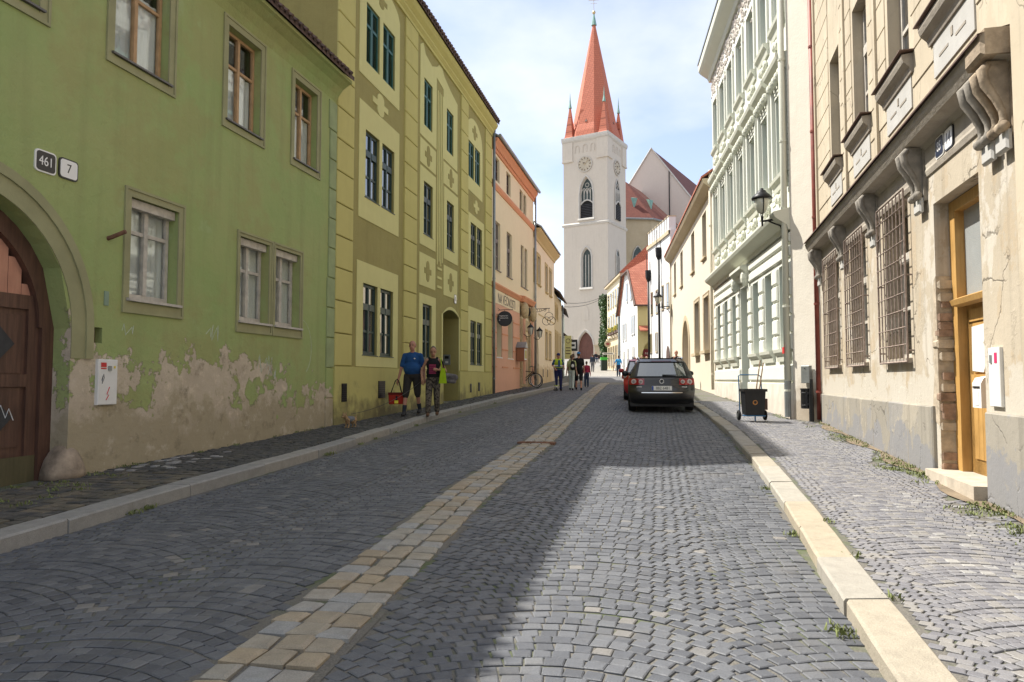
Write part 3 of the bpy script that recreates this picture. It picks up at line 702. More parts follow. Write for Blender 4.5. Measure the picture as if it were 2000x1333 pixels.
for a, c in up: window(G, a+.01, c-.01, 5.66, 7.19, .13, M_FRAME_O, M_CLEAR, cols=2, rows=(.63,), fw=.05, sill=(.05,.04,M_SILLM), sur=(.1,.012,M_GREEN2,.13), curt=R.choice((.62,.55,.7)))
for a, c, l, t in lowW: window(G, a+.01, c-.01, l+.02, t-.01, .16, M_FRAME_W, M_CLEAR, cols=2, rows=(.62,) if a > -5 else (.68,), fw=.06, sill=(.06,.05,M_FRAME_W), sur=(.085 if a < -5 else .055,.012,M_GREEN2,.17), curt=True if a < -5 else .95)
# shadow-board over the lower windows
for a, c, l, t in lowW: MB().box(a+.012,c-.012,.06,.16,t-.13,t-.012).obj('head_board', M_FRAME_W, G)
MB().box(-6.365,-6.215,.10,.13,1.955,2.135).obj('niche_back', M_RUST, G)
# roof with cove and old tiles
b = MB(); b.sweep_x([(.0,7.36),(-.06,7.48),(-.16,7.61),(-.30,7.70),(-.36,7.72),(-.36,7.78),(.3,7.78),(.3,7.36)], -24, -.02); b.obj('cove', M_GREEN, G)
rf = roof(G, -24, -.03, .42, 7.77, 9, 38, M_TILED); tile_ends(G, rf, -16, -.05, .42, 7.77, M_TILED, .17, .045, 38)
# quoins at the far end
z = .5
while z < 7.3:
    h = .62; MB().block(-.34 if int(z*10)%2 else -.30,-.004,-.03,.0,z+.01,min(z+h-.01,7.34),.012).obj('quoin_block', M_GREEN if z < 1.6 else MATS.get('quoin_green') or mat('quoin_green',(.29,.34,.17),.85,.18,2,.3,30), G); z += h
# archway: stepped plaster moulding, dark soffit, panelled gate
b = MB(); n = 28
for (r0, r1, pr) in ((AR+.0,AR+.20,.012),(AR+.20,AR+.31,.035)):
    vs = []
    for i in range(n+1):
        a = math.pi*i/n
        for r, yy in ((r0,-pr),(r1,-pr),(r1,.0),(r0,.0)): vs.append((AC+r*math.cos(a),yy,AS+r*math.sin(a)))
    b.add(vs, [(i*4+k,(i+1)*4+k,(i+1)*4+(k+1)%4,i*4+(k+1)%4) for i in range(n) for k in range(4)])
    for s in (-1,1): b.box(min(AC+s*r0,AC+s*r1),max(AC+s*r0,AC+s*r1),-pr,0,1.75,AS)
b.obj('arch_moulding', M_GREEN2, G)
M_GATE = wood('dark_brown_gate_wood', (.075,.036,.024), (.13,.065,.042), .6)
M_GATED = mat('grey_gate_lozenge', (.045,.045,.048), .7, .3, 5, .2)
M_PINK = wood('salmon_boards', (.50,.235,.16), (.56,.29,.20), .7)
M_MOSSW = wood('mossy_wood', (.085,.075,.035), (.12,.10,.05), .8)
gate = MB(); gy = .32
gate.box(AC-AR,AC-AR+.16,gy-.08,gy+.1,.2,AS).box(AC+AR-.16,AC+AR,gy-.08,gy+.1,.2,AS)
vs = []
for i in range(n+1):
    a = math.pi*i/n
    for r, yy in ((AR-.2,gy-.08),(AR+.02,gy-.08),(AR+.02,gy+.1),(AR-.2,gy+.1)): vs.append((AC+r*math.cos(a),yy,AS+r*math.sin(a)))
gate.add(vs, [(i*4+k,(i+1)*4+k,(i+1)*4+(k+1)%4,i*4+(k+1)%4) for i in range(n) for k in range(4)])
go = gate.obj('gate', M_GATE, G)
for s in (-1, 1):
    lf = MB(); xa, xb = (AC+.012, AC+AR-.16) if s > 0 else (AC-AR+.16, AC-.012)
    lf.box(xa,xb,gy,gy+.06,.32,2.44)
    for za, zb in ((.32,.62),(1.42,1.56),(2.3,2.46)): lf.box(xa+.003,xb-.003,gy-.035,gy,za,zb)
    for q in (xa+.003, xb-.143): lf.box(q,q+.14,gy-.034,gy,.62,2.3)
    lo = lf.obj('gate_leaf', M_GATE, go)
    MB().box(xa+.01,xb-.01,gy-.045,gy-.036,.33,.64).obj('kick_board', M_MOSSW, lo)
    cx = (xa+xb)/2
    for zc in (1.08,1.90):
        MB().prism([(cx-.31,zc),(cx,zc-.31),(cx+.31,zc),(cx,zc+.31)], gy-.04, gy-.001).obj('lozenge', M_GATED, lo)
        MB().prism([(cx-.42,zc-.33),(cx+.42,zc-.33),(cx+.42,zc+.33),(cx-.42,zc+.33)], gy-.012, gy-.0005).obj('field', M_GATE, lo)
for k in range(14):
    xa = AC-AR+.2+k*(2*AR-.4)/14; xb = xa+(2*AR-.4)/14-.008; xm = (xa+xb)/2
    zt = AS+math.sqrt(max(.02,(AR-.19)**2-(xm-AC)**2)); zt = max(zt, 2.47)
    if zt > 2.5: MB().box(xa,xb,gy+.0,gy+.03,2.46,zt).obj('board', M_PINK, go)
scribble(go, 'graffiti', [(-7.42,1.2),(-7.36,1.1),(-7.30,1.22),(-7.24,1.08),(-7.2,1.18),(-7.14,1.05)], gy-.044, .006, M_WHITE)
MB().lathe([(.24,0),(.235,.08),(.20,.2),(.15,.30),(.09,.37),(.0,.40)], 14, (AC+AR+.05,.10,.35)).obj('guard_stone', mat('worn_tan_stone',(.33,.26,.19),.9,.5,5,1.,9), G, smooth=True)
# small fixings and chalk graffiti on the wall
pb = MB(); pb.tube([(-6.16,.02,3.26),(-6.16,-.06,3.28),(-6.12,-.22,3.35)], .028, 8); pb.obj('pipe_stub', M_RUST, G)
MB().box(-6.2,-6.13,-.012,0,2.42,2.60).obj('junction_lid', mat('faded_green_metal',(.22,.3,.22),.6), G)
M_CHALK = mat('chalk_marks', (.52,.56,.46), .9, .2, 20)
def sc(cx, cz, s, n, seed):
    q = random.Random(seed); x = cx; pts = []
    for i in range(n): pts.append((cx+s*(i/n-.5)*1.1+q.uniform(-.2,.2)*s, cz+(q.uniform(.1,.5) if i%2 else q.uniform(-.5,-.1))*s*.9))
    return pts
for cx, cz, s, n_, sd in ((-3.98,2.23,.30,9,1),(-2.55,1.78,.38,12,3),(-2.3,1.62,.3,9,5),(-5.75,2.15,.2,6,8)): scribble(G, 'graffiti', sc(cx,cz,s,n_,sd), .0, .005, M_CHALK)
scribble(G, 'graffiti', [(-1.35+.42*math.cos(rad(a)),2.1+.55*math.sin(rad(a))) for a in range(95,-60,-15)], .0, .004, M_CHALK)
# house number plates, meter box
M_PLW = mat('white_enamel', (.78,.77,.75), .3, .03, 3, .03, spec=.6); M_PLB = mat('black_enamel', (.014,.015,.02), .3, .1, 3, .03, spec=.6)
def plate(B, name, label, x0, x1, z0, z1, body, back, front, ink, size, sx=.8, y=-.0):
    w, h = x1-x0, z1-z0; o = thing(name, label, 'number plate', (0,0,0)); o.matrix_world = B.matrix_basis @ Matrix.Translation((x0,y,z0))
    o.location = (B.matrix_basis @ Vector((x0,y,z0))); o.rotation_euler = B.rotation_euler
    bo = MB().prism(rounded(w,h,w*.16),-.018,.0).obj('border', back, o)
    e = w*.06; MB().prism([(x+e,z+e) for x,z in rounded(w-2*e,h-2*e,w*.13)],-.022,-.0185).obj('face', front, o)
    text(o, body, w/2, -.0225, h/2, size, ink, sx, .002); return o
plate(G, 'number_plate', 'black house number plate reading 461 above the green archway', -7.26,-6.98,3.82,4.07, '461', M_PLW, M_PLB, M_PLW, .15, .85)
plate(G, 'number_plate', 'white house number plate reading 7 beside the black 461 plate', -6.94,-6.67,3.83,4.07, '7', M_PLB, M_PLW, M_PLB, .15, .9)
def onwall(B, name, label, cat, x, y, z, group=None):
    o = thing(name, label, cat, (0,0,0), 0, group); o.location = B.matrix_basis @ Vector((x,y,z)); o.rotation_euler = B.rotation_euler; return o
bpy.context.view_layer.update()
mb = onwall(G, 'meter_box', 'white electricity meter box with red stickers on the peeling green wall', 'meter box', -6.3,0,1.19)
MB().block(0,.31,-.05,.02,0,.56,.008).obj('cover', M_WHITE, mb); MB().box(.035,.12,-.054,-.0505,.44,.455).box(.035,.12,-.054,-.0505,.465,.52).obj('sticker', M_RED, mb)
MB().box(.15,.20,-.062,-.0505,.42,.48).obj('lock', M_ZINC, mb); MB().box(.24,.27,-.054,-.0505,.45,.48).obj('warning_label', mat('yellow_label',(.7,.55,.06),.5), mb)
scribble(mb, 'flash_mark', [(.13,.06),(.17,.12),(.14,.13),(.18,.22)], -.052, .006, M_RED); scribble(mb, 'scrawl', [(.05,.3),(.07,.36),(.06,.26),(.09,.33),(.08,.38)], -.052, .004, M_PLB)

# ------------------------------------------------------------------ yellow house
M_OLIVE = plaster('olive_roughcast', (.335,.29,.105), (.28,.24,.085), amt=.6, bst=.7, bscale=60)
M_YEL = plaster('yellow_panel_plaster', (.60,.56,.25), (.55,.505,.22), amt=.35, streak=.12, bst=.1)
M_YELQ = plaster('ochre_quoin_plaster', (.51,.455,.165), (.46,.40,.14), amt=.4, streak=.25, bst=.12)
M_YPL = plaster('ochre_plinth_plaster', (.50,.455,.165), (.43,.375,.135), amt=.5, streak=.25, bst=.15, low=(.17,.145,.075), low_z=1.25, low_w=.5)
M_DKGREEN = mat('dark_green_paint', (.018,.045,.037), .45, .15, 6, .08, spec=.5)
M_SHUT = mat('shutter_green_paint', (.035,.12,.10), .5, .15, 6, .08, spec=.5)
Y = building('yellow_house', 'three-storey yellow and olive house with dark green windows and louvred shutters', GP, 12, 'L')
gf = [(1.45,2.3,2.07,3.72),(2.47,3.31,2.07,3.72),(5.58,6.4,2.07,3.68),(10.73,11.52,2.04,3.62),(11.63,12.4,2.04,3.62)]
f2 = [(1.5,2.33,5.73,7.32),(2.5,3.31,5.73,7.32),(5.62,6.44,5.7,7.24),(7.86,8.65,5.68,7.22),(10.73,11.52,5.62,7.15),(11.6,12.36,5.62,7.15)]
f3 = [(1.48,2.28,8.92,10.36),(2.49,3.29,8.92,10.36),(5.6,6.36,8.88,10.28),(7.8,8.54,8.82,10.2),(10.4,11.18,8.74,10.05),(11.28,12.05,8.74,10.05)]
dr = (7.45,9.28,.6,3.74,.8,'seg',3.55)
facade(Y, 0, 13.85, -.2, 11.7, [(a,c,l,t,.16) for a,c,l,t in gf+f2]+[(a,c,l,t,.12) for a,c,l,t in f3]+[dr], M_OLIVE, dep=10)
facade(Y, -.04, 7.45, .1, 1.78, [], M_YPL, y=-.06, dep=.06, name='plinth', back=False); facade(Y, 9.28, 13.87, .1, 1.78, [], M_YPL, y=-.06, dep=.06, name='plinth', back=False)
MB().box(-.04,7.45,-.06,0,1.775,1.785).box(9.28,13.87,-.06,0,1.775,1.785).obj('plinth_top', M_YPL, Y)
def panel(x0, x1, z0, z1, holes, arch=None):
    hs = [(a,c,l,t,.02) for a,c,l,t in holes]
    b = facade(Y, x0, x1, z0, z1, hs, M_YEL, y=-.015, dep=.015, name='panel', back=False)
panel(1.1,3.64,1.8,4.2,gf[:2]); panel(5.28,6.78,1.8,3.95,gf[2:3]); panel(10.42,12.7,1.8,4.1,gf[3:])
panel(1.14,3.64,5.2,7.92,f2[:2]); panel(5.28,6.72,5.35,7.62,f2[2:3]); panel(7.55,9.1,5.3,7.6,f2[3:4]); panel(10.42,12.66,5.1,7.45,f2[4:])
panel(1.1,3.62,8.53,10.85,f3[:2]); panel(5.25,6.75,8.5,10.75,f3[2:3]); panel(7.45,9.0,8.45,10.65,f3[3:4]); panel(10.1,12.4,8.25,10.2,f3[4:])
for (a,c,z,h) in ((1.1,3.62,10.85,.42),(10.1,12.4,10.2,.8)): MB().prism(arch_pts(a,c,z,z+h,'round',18),-.015,-.0).obj('panel_head', M_YEL, Y)
MB().prism([(5.25,10.75),(6.75,10.75),(7.45,10.65),(9.0,10.65),(9.0,10.75),(8.2,10.9),(7.5,11.1),(7.3,11.25),(7.0,11.25),(6.8,11.1),(6.3,10.9),(5.7,11.0),(5.5,11.25),(5.25,11.1)],-.015,-.0).obj('panel_head', M_YEL, Y)
for (a,c,l,t) in ((5.28,6.72,4.18,5.12),(7.55,9.05,4.15,5.1),(5.28,6.72,7.7,8.42),(7.5,9.05,7.68,8.38)):
    MB().block(a,c,-.015,0,l,t,.004).obj('panel', M_YEL, Y); MB().prism(cross_poly((a+c)/2,(l+t)/2,.62,.62),-.025,-.0155).obj('ornament', M_OLIVE, Y)
MB().prism(cross_poly(2.37,8.2,.95,.55),-.02,0).obj('ornament', M_YEL, Y); MB().prism(cross_poly(11.5,7.85,.8,.5),-.02,0).obj('ornament', M_YEL, Y)
MB().prism(cross_poly(2.36,10.85,.7,.45),-.024,-.0155).obj('ornament', M_OLIVE, Y); MB().prism(cross_poly(11.25,10.55,.7,.55),-.024,-.0155).obj('ornament', M_OLIVE, Y)
for k in range(4): MB().box(6.86+k*.17,6.93+k*.17,-.018,0,5.0+.12*(k%2),10.4).obj('rib', M_YEL, Y)
for k in range(3): MB().box(6.9,7.35,-.018,0,4.3+k*.28,4.37+k*.28).obj('bar_ornament', M_YEL, Y)
# quoin columns
for (a, c) in ((.0,.82),(4.02,4.98),(9.42,10.3),(12.82,13.84)):
    z = 1.79; i = 0
    while z < 11.25:
        h = .69; MB().block(a+.0,c,-.045,0,z+.008,min(z+h-.012,11.28),.014).obj('quoin_block', M_YELQ, Y); z += h
for (a,c,l,t) in gf+f2: window(Y, a+.01, c-.01, l+.01, t-.01, .05, M_DKGREEN, cols=2, rows=(.68,.33), fw=.06, heavy=.03, sill=(.03,.03,M_DKGREEN))
for (a,c,l,t) in f3: shutter(Y, a+.01, c-.01, l+.01, t-.01, .03, M_SHUT)
# cornice, roof
b = MB(); b.sweep_x([(.0,11.3),(-.05,11.3),(-.05,11.38),(-.12,11.46),(-.12,11.52),(-.22,11.62),(-.27,11.70),(-.27,11.78),(.2,11.78),(.2,11.3)], -.0, 13.9); b.obj('cornice', M_YELQ, Y)
rf = roof(Y, -.05, 13.9, .33, 11.77, 10, 40, M_TILED); tile_ends(Y, rf, 0, 13.85, .33, 11.77, M_TILED, .2, .06, 40)
gable_fill(Y, 0.01, 13.84, 11.7, .33, 11.77, 10, 40, M_FIREW)
# entrance: deep porch, green panelled door
M_DOORG = mat('door_green_paint', (.025,.07,.058), .5, .15, 6, .1)
do = MB().box(7.45,9.28,.72,.8,.6,3.74).obj('door', M_DOORG, Y)
for k in range(2):
    for (za, zb) in ((.95,1.5),(1.6,2.5),(2.75,3.3)): MB().block(7.6+k*.8,8.25+k*.8,.685,.72,za,zb,.02).obj('door_panel', M_DOORG, do)
MB().box(7.5,9.2,.68,.72,2.58,2.68).obj('transom', M_DOORG, do)
MB().box(7.44,9.29,-.02,.72,.5,.78).obj('threshold', M_MOSL if False else mat('door_step_stone',(.22,.2,.17),.8,.2,5,.3), Y)
b = MB(); p = arch_pts(7.38,9.35,3.55,3.84,'seg',12); q = arch_pts(7.45,9.28,3.55,3.74,'seg',12)
for i in range(12): b.quad((p[i][0],-.03,p[i][1]),(p[i+1][0],-.03,p[i+1][1]),(q[i+1][0],-.03,q[i+1][1]),(q[i][0],-.03,q[i][1]))
b.box(7.36,7.45,-.03,0,1.8,3.55).box(9.28,9.37,-.03,0,1.8,3.55); b.obj('door_surround', M_YEL, Y)
def vent(x0, x1, z0, z1):
    o = MB().box(x0,x1,-.075,-.06,z0,z1).obj('vent', M_BLACKP, Y); n = int((z1-z0)/.045)
    for i in range(n): MB().box(x0+.015,x1-.015,-.083,-.0755,z0+.012+i*.045,z0+.034+i*.045).obj('slat', M_ZINC if False else M_IRON, o)
vent(.29,.53,1.03,1.42); vent(2.27,2.68,1.06,1.47); vent(10.52,10.72,1.05,1.36); vent(11.64,11.9,1.08,1.4)
plate(Y, 'number_plate', 'small white number plate above the green door of the yellow house', 8.7,8.95,4.0,4.3, '8', M_PLB, M_PLW, M_PLB, .2, .8, y=-.002)
ic = onwall(Y, 'intercom', 'small metal intercom panel inside the porch of the yellow house', 'intercom', 9.28,.4,2.0)
MB().box(-.03,.0,-.12,.12,-.0,.34).obj('face_plate', M_ZINC, ic); MB().box(-.036,-.031,-.07,.07,.2,.29).obj('speaker', M_BLACKP, ic); MB().box(-.036,-.031,-.05,.05,.05,.12).obj('button', M_WHITE, ic)
downpipe(Y, 13.92, -.11, g(28.4)+.1, 11.7, M_ZINC, .055)

# ------------------------------------------------------------------ restaurant house (salmon and cream)
def local_pt(P, ang, s): return (P[0]+math.sin(rad(ang))*s, P[1]+math.cos(rad(ang))*s)
M_CREAM = plaster('cream_plaster', (.78,.66,.45), (.73,.61,.41), amt=.4, streak=.1, bst=.1)
M_SALM = plaster('salmon_plaster', (.68,.38,.26), (.63,.345,.235), amt=.4, streak=.12, bst=.1)
M_SALMB = plaster('orange_band_plaster', (.66,.30,.165), (.60,.27,.15), amt=.4, streak=.1, bst=.1)
M_BROWNW = mat('brown_window_wood', (.10,.055,.038), .55, .2, 8, .1)
M_GREYW = mat('grey_window_wood', (.20,.17,.155), .6, .2, 8, .1)
L3P = local_pt(GP, 12, 13.95)
S = building('restaurant_house', 'salmon and cream restaurant house with orange bands and lettering over the windows', L3P, 12.5, 'L')
f3h = [(.5,1.35,9.74,10.74),(2.65,3.5,9.7,10.7),(5.5,6.2,9.65,10.65),(6.4,7.1,9.65,10.65)]
f2h = [(.55,1.5,6.05,8.05),(2.72,3.75,6.05,8.03),(5.75,6.45,6.0,8.0),(6.65,7.35,6.0,8.0)]
gfh = [(.75,1.7,2.45,4.2),(2.85,3.9,2.45,4.2)]
facade(S, 0, 8.95, 0, 11.25, [(a,c,l,t,.15) for a,c,l,t in f3h+f2h]+[(a,c,l,t,.3) for a,c,l,t in gfh]+[(6.05,7.45,1.1,3.75,.5,'seg',3.5)], M_CREAM, dep=9)
for (a,c,l,t) in f3h: window(S, a, c, l, t, .1, M_BROWNW, cols=2, rows=(.5,), fw=.06)
for (a,c,l,t) in f2h: window(S, a, c, l, t, .1, M_GREYW, cols=2, rows=(.62,.3), fw=.07, heavy=.03, sill=(.05,.05,M_GREYW))
for (a,c,l,t) in gfh: window(S, a, c, l, t, .25, M_GREYW, cols=2, rows=(.7,), fw=.06, sill=(.05,.06,M_WHITE))
facade(S, 0, 8.95, .3, 4.62, [(a,c,l,t,.03) for a,c,l,t in gfh]+[(5.35,8.0,.3,4.62,.03)], M_SALM, y=-.03, dep=.03, name='ground_floor_render', back=False)
for z in (2.0,2.75,3.4,4.05):
    for a, c in ((.0,.74),(1.71,2.84),(3.91,5.35)): MB().box(a,c,-.05,-.03,z,z+.05).obj('string_course', M_SALMB, S)
b = MB(); b.sweep_x([(0,9.3),(-.04,9.3),(-.09,9.42),(-.09,9.5),(-.02,9.62),(0,9.62)], 0, 8.95); b.obj('storey_band', M_SALMB, S)
b = MB(); b.sweep_x([(0,10.85),(-.06,10.85),(-.08,10.97),(-.16,11.1),(-.24,11.2),(-.26,11.3),(.1,11.3),(.1,10.85)], 0, 8.97); cn = b.obj('cornice', M_SALMB, S)
for i in range(38): MB().box(.1+i*.234,.2+i*.234,-.13,-.06,10.95,11.04).obj('dentil', M_SALMB, cn)
b = MB(); b.sweep_x([(0,5.2),(-.05,5.2),(-.1,5.3),(-.14,5.36),(-.14,5.42),(0,5.46)], 0, 5.35); b.sweep_x([(0,5.2),(-.2,5.2),(-.26,5.32),(-.3,5.38),(-.3,5.45),(0,5.5)], 5.35, 8.1); b.obj('ledge', M_SALMB, S)
MB().box(.05,5.3,-.035,-.0,4.63,5.19).obj('fascia', M_CREAM, S)
text(S, 'NA VĚČNOSTI', 2.62, -.037, 4.87, .56, mat('dark_letters',(.06,.045,.04),.6), .92, .004)
# carved doorway
M_CARV = mat('carved_sandstone', (.50,.40,.24), .9, .25, 9, .8, 22)
b = MB(); b.box(5.4,6.0,-.12,0,1.2,4.4).box(7.5,8.05,-.12,0,1.2,4.4).box(6.0,7.5,-.08,0,3.9,4.4); pt = b.obj('portal', M_CARV, S)
for x in (5.7,7.78):
    MB().ell((x,-.2,4.8),(.3,.2,.4)).obj('capital', M_CARV, pt); MB().tube([(x,-.14,1.3),(x,-.14,4.4)],.1,8).obj('half_column', M_SALM, pt)
MB().ell((6.75,-.1,4.82),(.22,.1,.32)).obj('cartouche', M_CARV, pt); MB().tube([(6.75,-.2,4.62),(6.78,-.22,4.8),(6.74,-.2,5.02)],[.05,.07,.04],6).obj('figure', M_IRON, pt)
MB().box(6.05,7.45,.44,.5,1.0,3.75).obj('door', M_SALMB, S)
b = MB(); r = roof(S, 0, 8.98, .3, 11.3, 9, 32, M_ZINC, .08)
gable_fill(S, .02, 8.93, 11.25, .3, 11.3, 9, 32, M_CREAM)
MB().tube([(0,-.34,11.36),(8.98,-.34,11.34)],.07,8).obj('gutter', M_ZINC, S)
downpipe(S, 8.98, -.1, g(37.3)+.1, 11.4, M_ZINC, .06)
bpy.context.view_layer.update()
sg = thing('round_sign', 'round black hanging sign reading vegetarian restaurant on the salmon house', 'sign', (-.30,29.35,4.0), rad(-4))
MB().lathe([(.30,-.03),(.315,-.02),(.315,.02),(.30,.03)],32).obj('disc', M_BLACKP, sg).rotation_euler = (math.pi/2,0,0)
for i, t in enumerate(('vegetarian','restaurant','&')): text(sg, t, -.23, -.032, .12-i*.09, .09, M_WHITE, 1.0, .002, align='LEFT')
MB().tube([(-.42,.25,.37),(0,.02,.37),(.34,.02,.37)],.014,6).tube([(.0,.02,.37),(0,.02,.31)],.01,6).tube([(-.2,.05,.37),(-.3,.08,.46),(-.36,.1,.33)],.01,6).obj('bracket', M_IRON, sg)
rs = onwall(S, 'ring_sign', 'wrought iron bracket sign with three interlocking rings', 'sign', 8.2,-.05,5.0)
rs.rotation_euler = (0,0,rad(-14))
b = MB(); b.tube([(0,0,.1),(.95,0,.12)],.018,6); b.tube([(0,0,-.2),(.25,0,-.06),(.5,0,.0),(.8,0,.1)],.012,6)
for k in range(3): b.ring((.25+k*.22,0,.04),.06,.009,'y',14,5)
b.tube([(.9,0,.12),(.9,0,-.08)],.01,6); b.obj('bracket', M_IRON, rs)
for (x,z) in ((.9,-.29),(.77,-.52),(1.03,-.52)): MB().ring((x,0,z),.21,.012,'y',32,6).obj('ring', M_IRON, rs)
def lantern(o, h=.5, glassm=None):
    MB().lathe([(.02,0),(.09,.06),(.14,.34),(.15,.36)],6).obj('lamp_glass', glassm or MATS['lamp_glass'], o)
    MB().lathe([(.17,.36),(.16,.4),(.06,.5),(.02,.52),(.03,.56),(.0,.58)],6).obj('lamp_roof', M_IRON, o)
    b = MB()
    for k in range(6): a = k*math.pi/3; b.tube([(.09*math.cos(a),.09*math.sin(a),.06),(.15*math.cos(a),.15*math.sin(a),.37)],.01,4)
    b.obj('lamp_frame', M_IRON, o)
mat('lamp_glass', (.55,.56,.48), .15, .1, 3, .03, spec=.6)
for nm, x in (('iron lantern on the left of the carved restaurant doorway',5.62),('iron lantern on the right of the carved restaurant doorway',8.0)):
    l = onwall(S, 'wall_lantern', nm, 'lantern', x,-.5,3.6, 'lanterns of the restaurant doorway'); lantern(l)
    MB().tube([(0,.38,.1),(0,.2,-.05),(0,.05,-.06),(0,0,0)],.015,6).obj('bracket', M_IRON, l)
mn = onwall(S, 'menu_box', 'small house-shaped wooden menu box with glass front beside the restaurant door', 'menu box', 4.45,-.32,2.35)
MB().box(0,.6,-.1,.26,0,.62).obj('case', mat('orange_brown_wood',(.33,.14,.07),.6), mn); MB().box(.05,.55,-.115,-.1,.06,.56).obj('front_frame', M_WHITE, mn); MB().box(.1,.5,-.122,-.116,.12,.5).obj('menu_sheet', mat('menu_paper',(.5,.42,.16),.7), mn)
MB().prism([(-.06,.62),(.3,.9),(.66,.62)],-.16,.28).obj('roof', M_ZINC, mn)

# ------------------------------------------------------------------ cream house and the small houses beyond it
L4P = local_pt(L3P, 12.5, 9.0)
C4 = building('cream_house', 'plain cream two-storey house with pointed passage arch beside the restaurant', L4P, 10.5, 'L')
M_CREAM4 = plaster('pale_cream_plaster', (.80,.68,.50), (.76,.64,.46), amt=.35, streak=.08, bst=.1, low=(.50,.37,.2), low_z=2.3, low_w=.2)
M_TRIM4 = plaster('ochre_trim_plaster', (.56,.43,.22), (.52,.40,.2), amt=.3, streak=.05, bst=.1)
w4 = [(.15,.85,6.7,8.25),(1.45,2.3,6.7,8.25),(4.5,5.3,6.65,8.2),(6.3,7.1,6.65,8.2)]; w4g = [(4.5,5.25,2.75,4.3),(6.1,6.9,2.75,4.3)]
facade(C4, 0, 8.7, .5, 9.4, [(a,c,l,t,.14) for a,c,l,t in w4+w4g]+[(.2,1.75,.9,4.05,1.2,'pt',2.9)], M_CREAM4, dep=9)
for (a,c,l,t) in w4+w4g: window(C4, a, c, l, t, .1, M_BROWNW, cols=2, rows=(.66,.33), fw=.05, sill=(.12,.08,M_TRIM4), sur=(.13,.02,M_TRIM4,.05))
MB().box(.15,1.8,1.15,1.2,.9,4.1).obj('passage_door', M_WHITE, C4)
b = MB(); b.sweep_x([(0,9.0),(-.06,9.0),(-.1,9.12),(-.28,9.3),(-.38,9.4),(-.38,9.48),(.1,9.48),(.1,9.0)], 0, 8.75); b.obj('cornice', M_TRIM4, C4)
roof(C4, 0, 8.8, .44, 9.48, 9, 30, M_ZINC); gable_fill(C4, .02, 8.68, 9.4, .44, 9.48, 9, 30, M_CREAM4)
MB().box(1.8,8.7,-.02,0,5.05,5.12).obj('storey_line', M_TRIM4, C4)
for x in (3.4,5.3): MB().box(x,x+.25,-.012,.0,1.65,2.1).obj('cellar_vent', M_BROWNW, C4)
L5P = local_pt(L4P, 10.5, 8.72)
C5 = building('low_ochre_house', 'low ochre house between the cream house and the pale mint shop', L5P, 7.8, 'L')
w5 = [(.8,1.4,5.6,6.4),(2.3,2.9,5.6,6.4)]+[(.8,1.5,2.9,4.6),(2.6,3.3,2.9,4.6),(4.8,5.5,2.9,4.6)]
M_OCH5 = plaster('pale_ochre_plaster', (.58,.46,.28), (.52,.41,.24), amt=.4, streak=.1)
facade(C5, 0, 7, .8, 7.1, [(a,c,l,t,.12) for a,c,l,t in w5], M_OCH5, dep=8)
for (a,c,l,t) in w5: window(C5, a, c, l, t, .08, M_BROWNW, cols=2, rows=(.5,), fw=.06, sur=(.12,.02,M_TRIM4))
roof(C5, 0, 7.05, .4, 7.05, 8, 38, M_TILED); gable_fill(C5, .02, 6.98, 7.1, .4, 7.05, 8, 38, M_OCH5)
downpipe(C5, 6.9, -.09, 1.6, 7., M_ZINC, .05)
L6P = local_pt(L5P, 7.8, 7.02)
C6 = building('mint_shop_house', 'pale mint shop house with a small tiled awning at the end of the left row', L6P, 6, 'L')
M_MINT6 = plaster('pale_mint_plaster', (.50,.56,.47), (.46,.52,.43), amt=.3, streak=.08)
facade(C6, 0, 6.5, 1., 6.6, [(1.0,2.2,1.6,4.0,.2),(3.0,4.2,1.6,4.0,.2)], M_MINT6, dep=8)
for a in (1.0,3.0): window(C6, a, a+1.2, 1.6, 4.0, .15, M_BROWNW, cols=2, rows=(.75,), fw=.08)
roof(C6, 0, 6.55, .35, 6.6, 8, 40, M_TILED); gable_fill(C6, .02, 6.48, 6.6, .35, 6.6, 8, 40, M_MINT6)
MB().sweep_x([(0,5.1),(-.75,4.5),(-.75,4.58),(0,5.2)], 2.6, 6.0).obj('awning', M_TILED, C6)
bpy.context.view_layer.update()
ys_ = onwall(C6, 'shop_sign', 'tall yellow shop sign hanging out from the mint house', 'sign', 1.8,-.42,3.1); ys_.rotation_euler = (0,0,0)
MB().box(-.26,.26,-.03,.03,0,1.75).obj('panel', mat('yellow_sign',(.58,.52,.20),.5), ys_); MB().ring((0,-.035,1.35),.16,.02,'y',20,4).obj('emblem', M_BROWNW, ys_)
for k in range(3): MB().box(-.18,.18,-.034,-.031,.35+k*.22,.42+k*.22).obj('lettering', M_BROWNW, ys_)
MB().tube([(-.26,0,1.6),(-.5,0,1.6)],.02,6).obj('bracket', M_IRON, ys_)
fs = onwall(C6, 'framed_sign', 'small dark framed sign hanging beside the tower wall', 'sign', 3.6,-.75,3.75); fs.rotation_euler = (0,0,0)
MB().box(-.36,.36,-.04,.04,0,.9).obj('frame', M_BLACKP, fs); MB().box(-.22,.22,-.048,-.041,.2,.7).obj('face', M_WHITE, fs); MB().box(-.12,.14,-.053,-.0485,.36,.54).obj('lettering', M_BLACKP, fs); MB().tube([(-.4,0,1.2),(-.8,0,1.2)],.025,6).tube([(0,0,1.2),(0,0,.9)],.015,5).obj('bracket', M_IRON, fs)

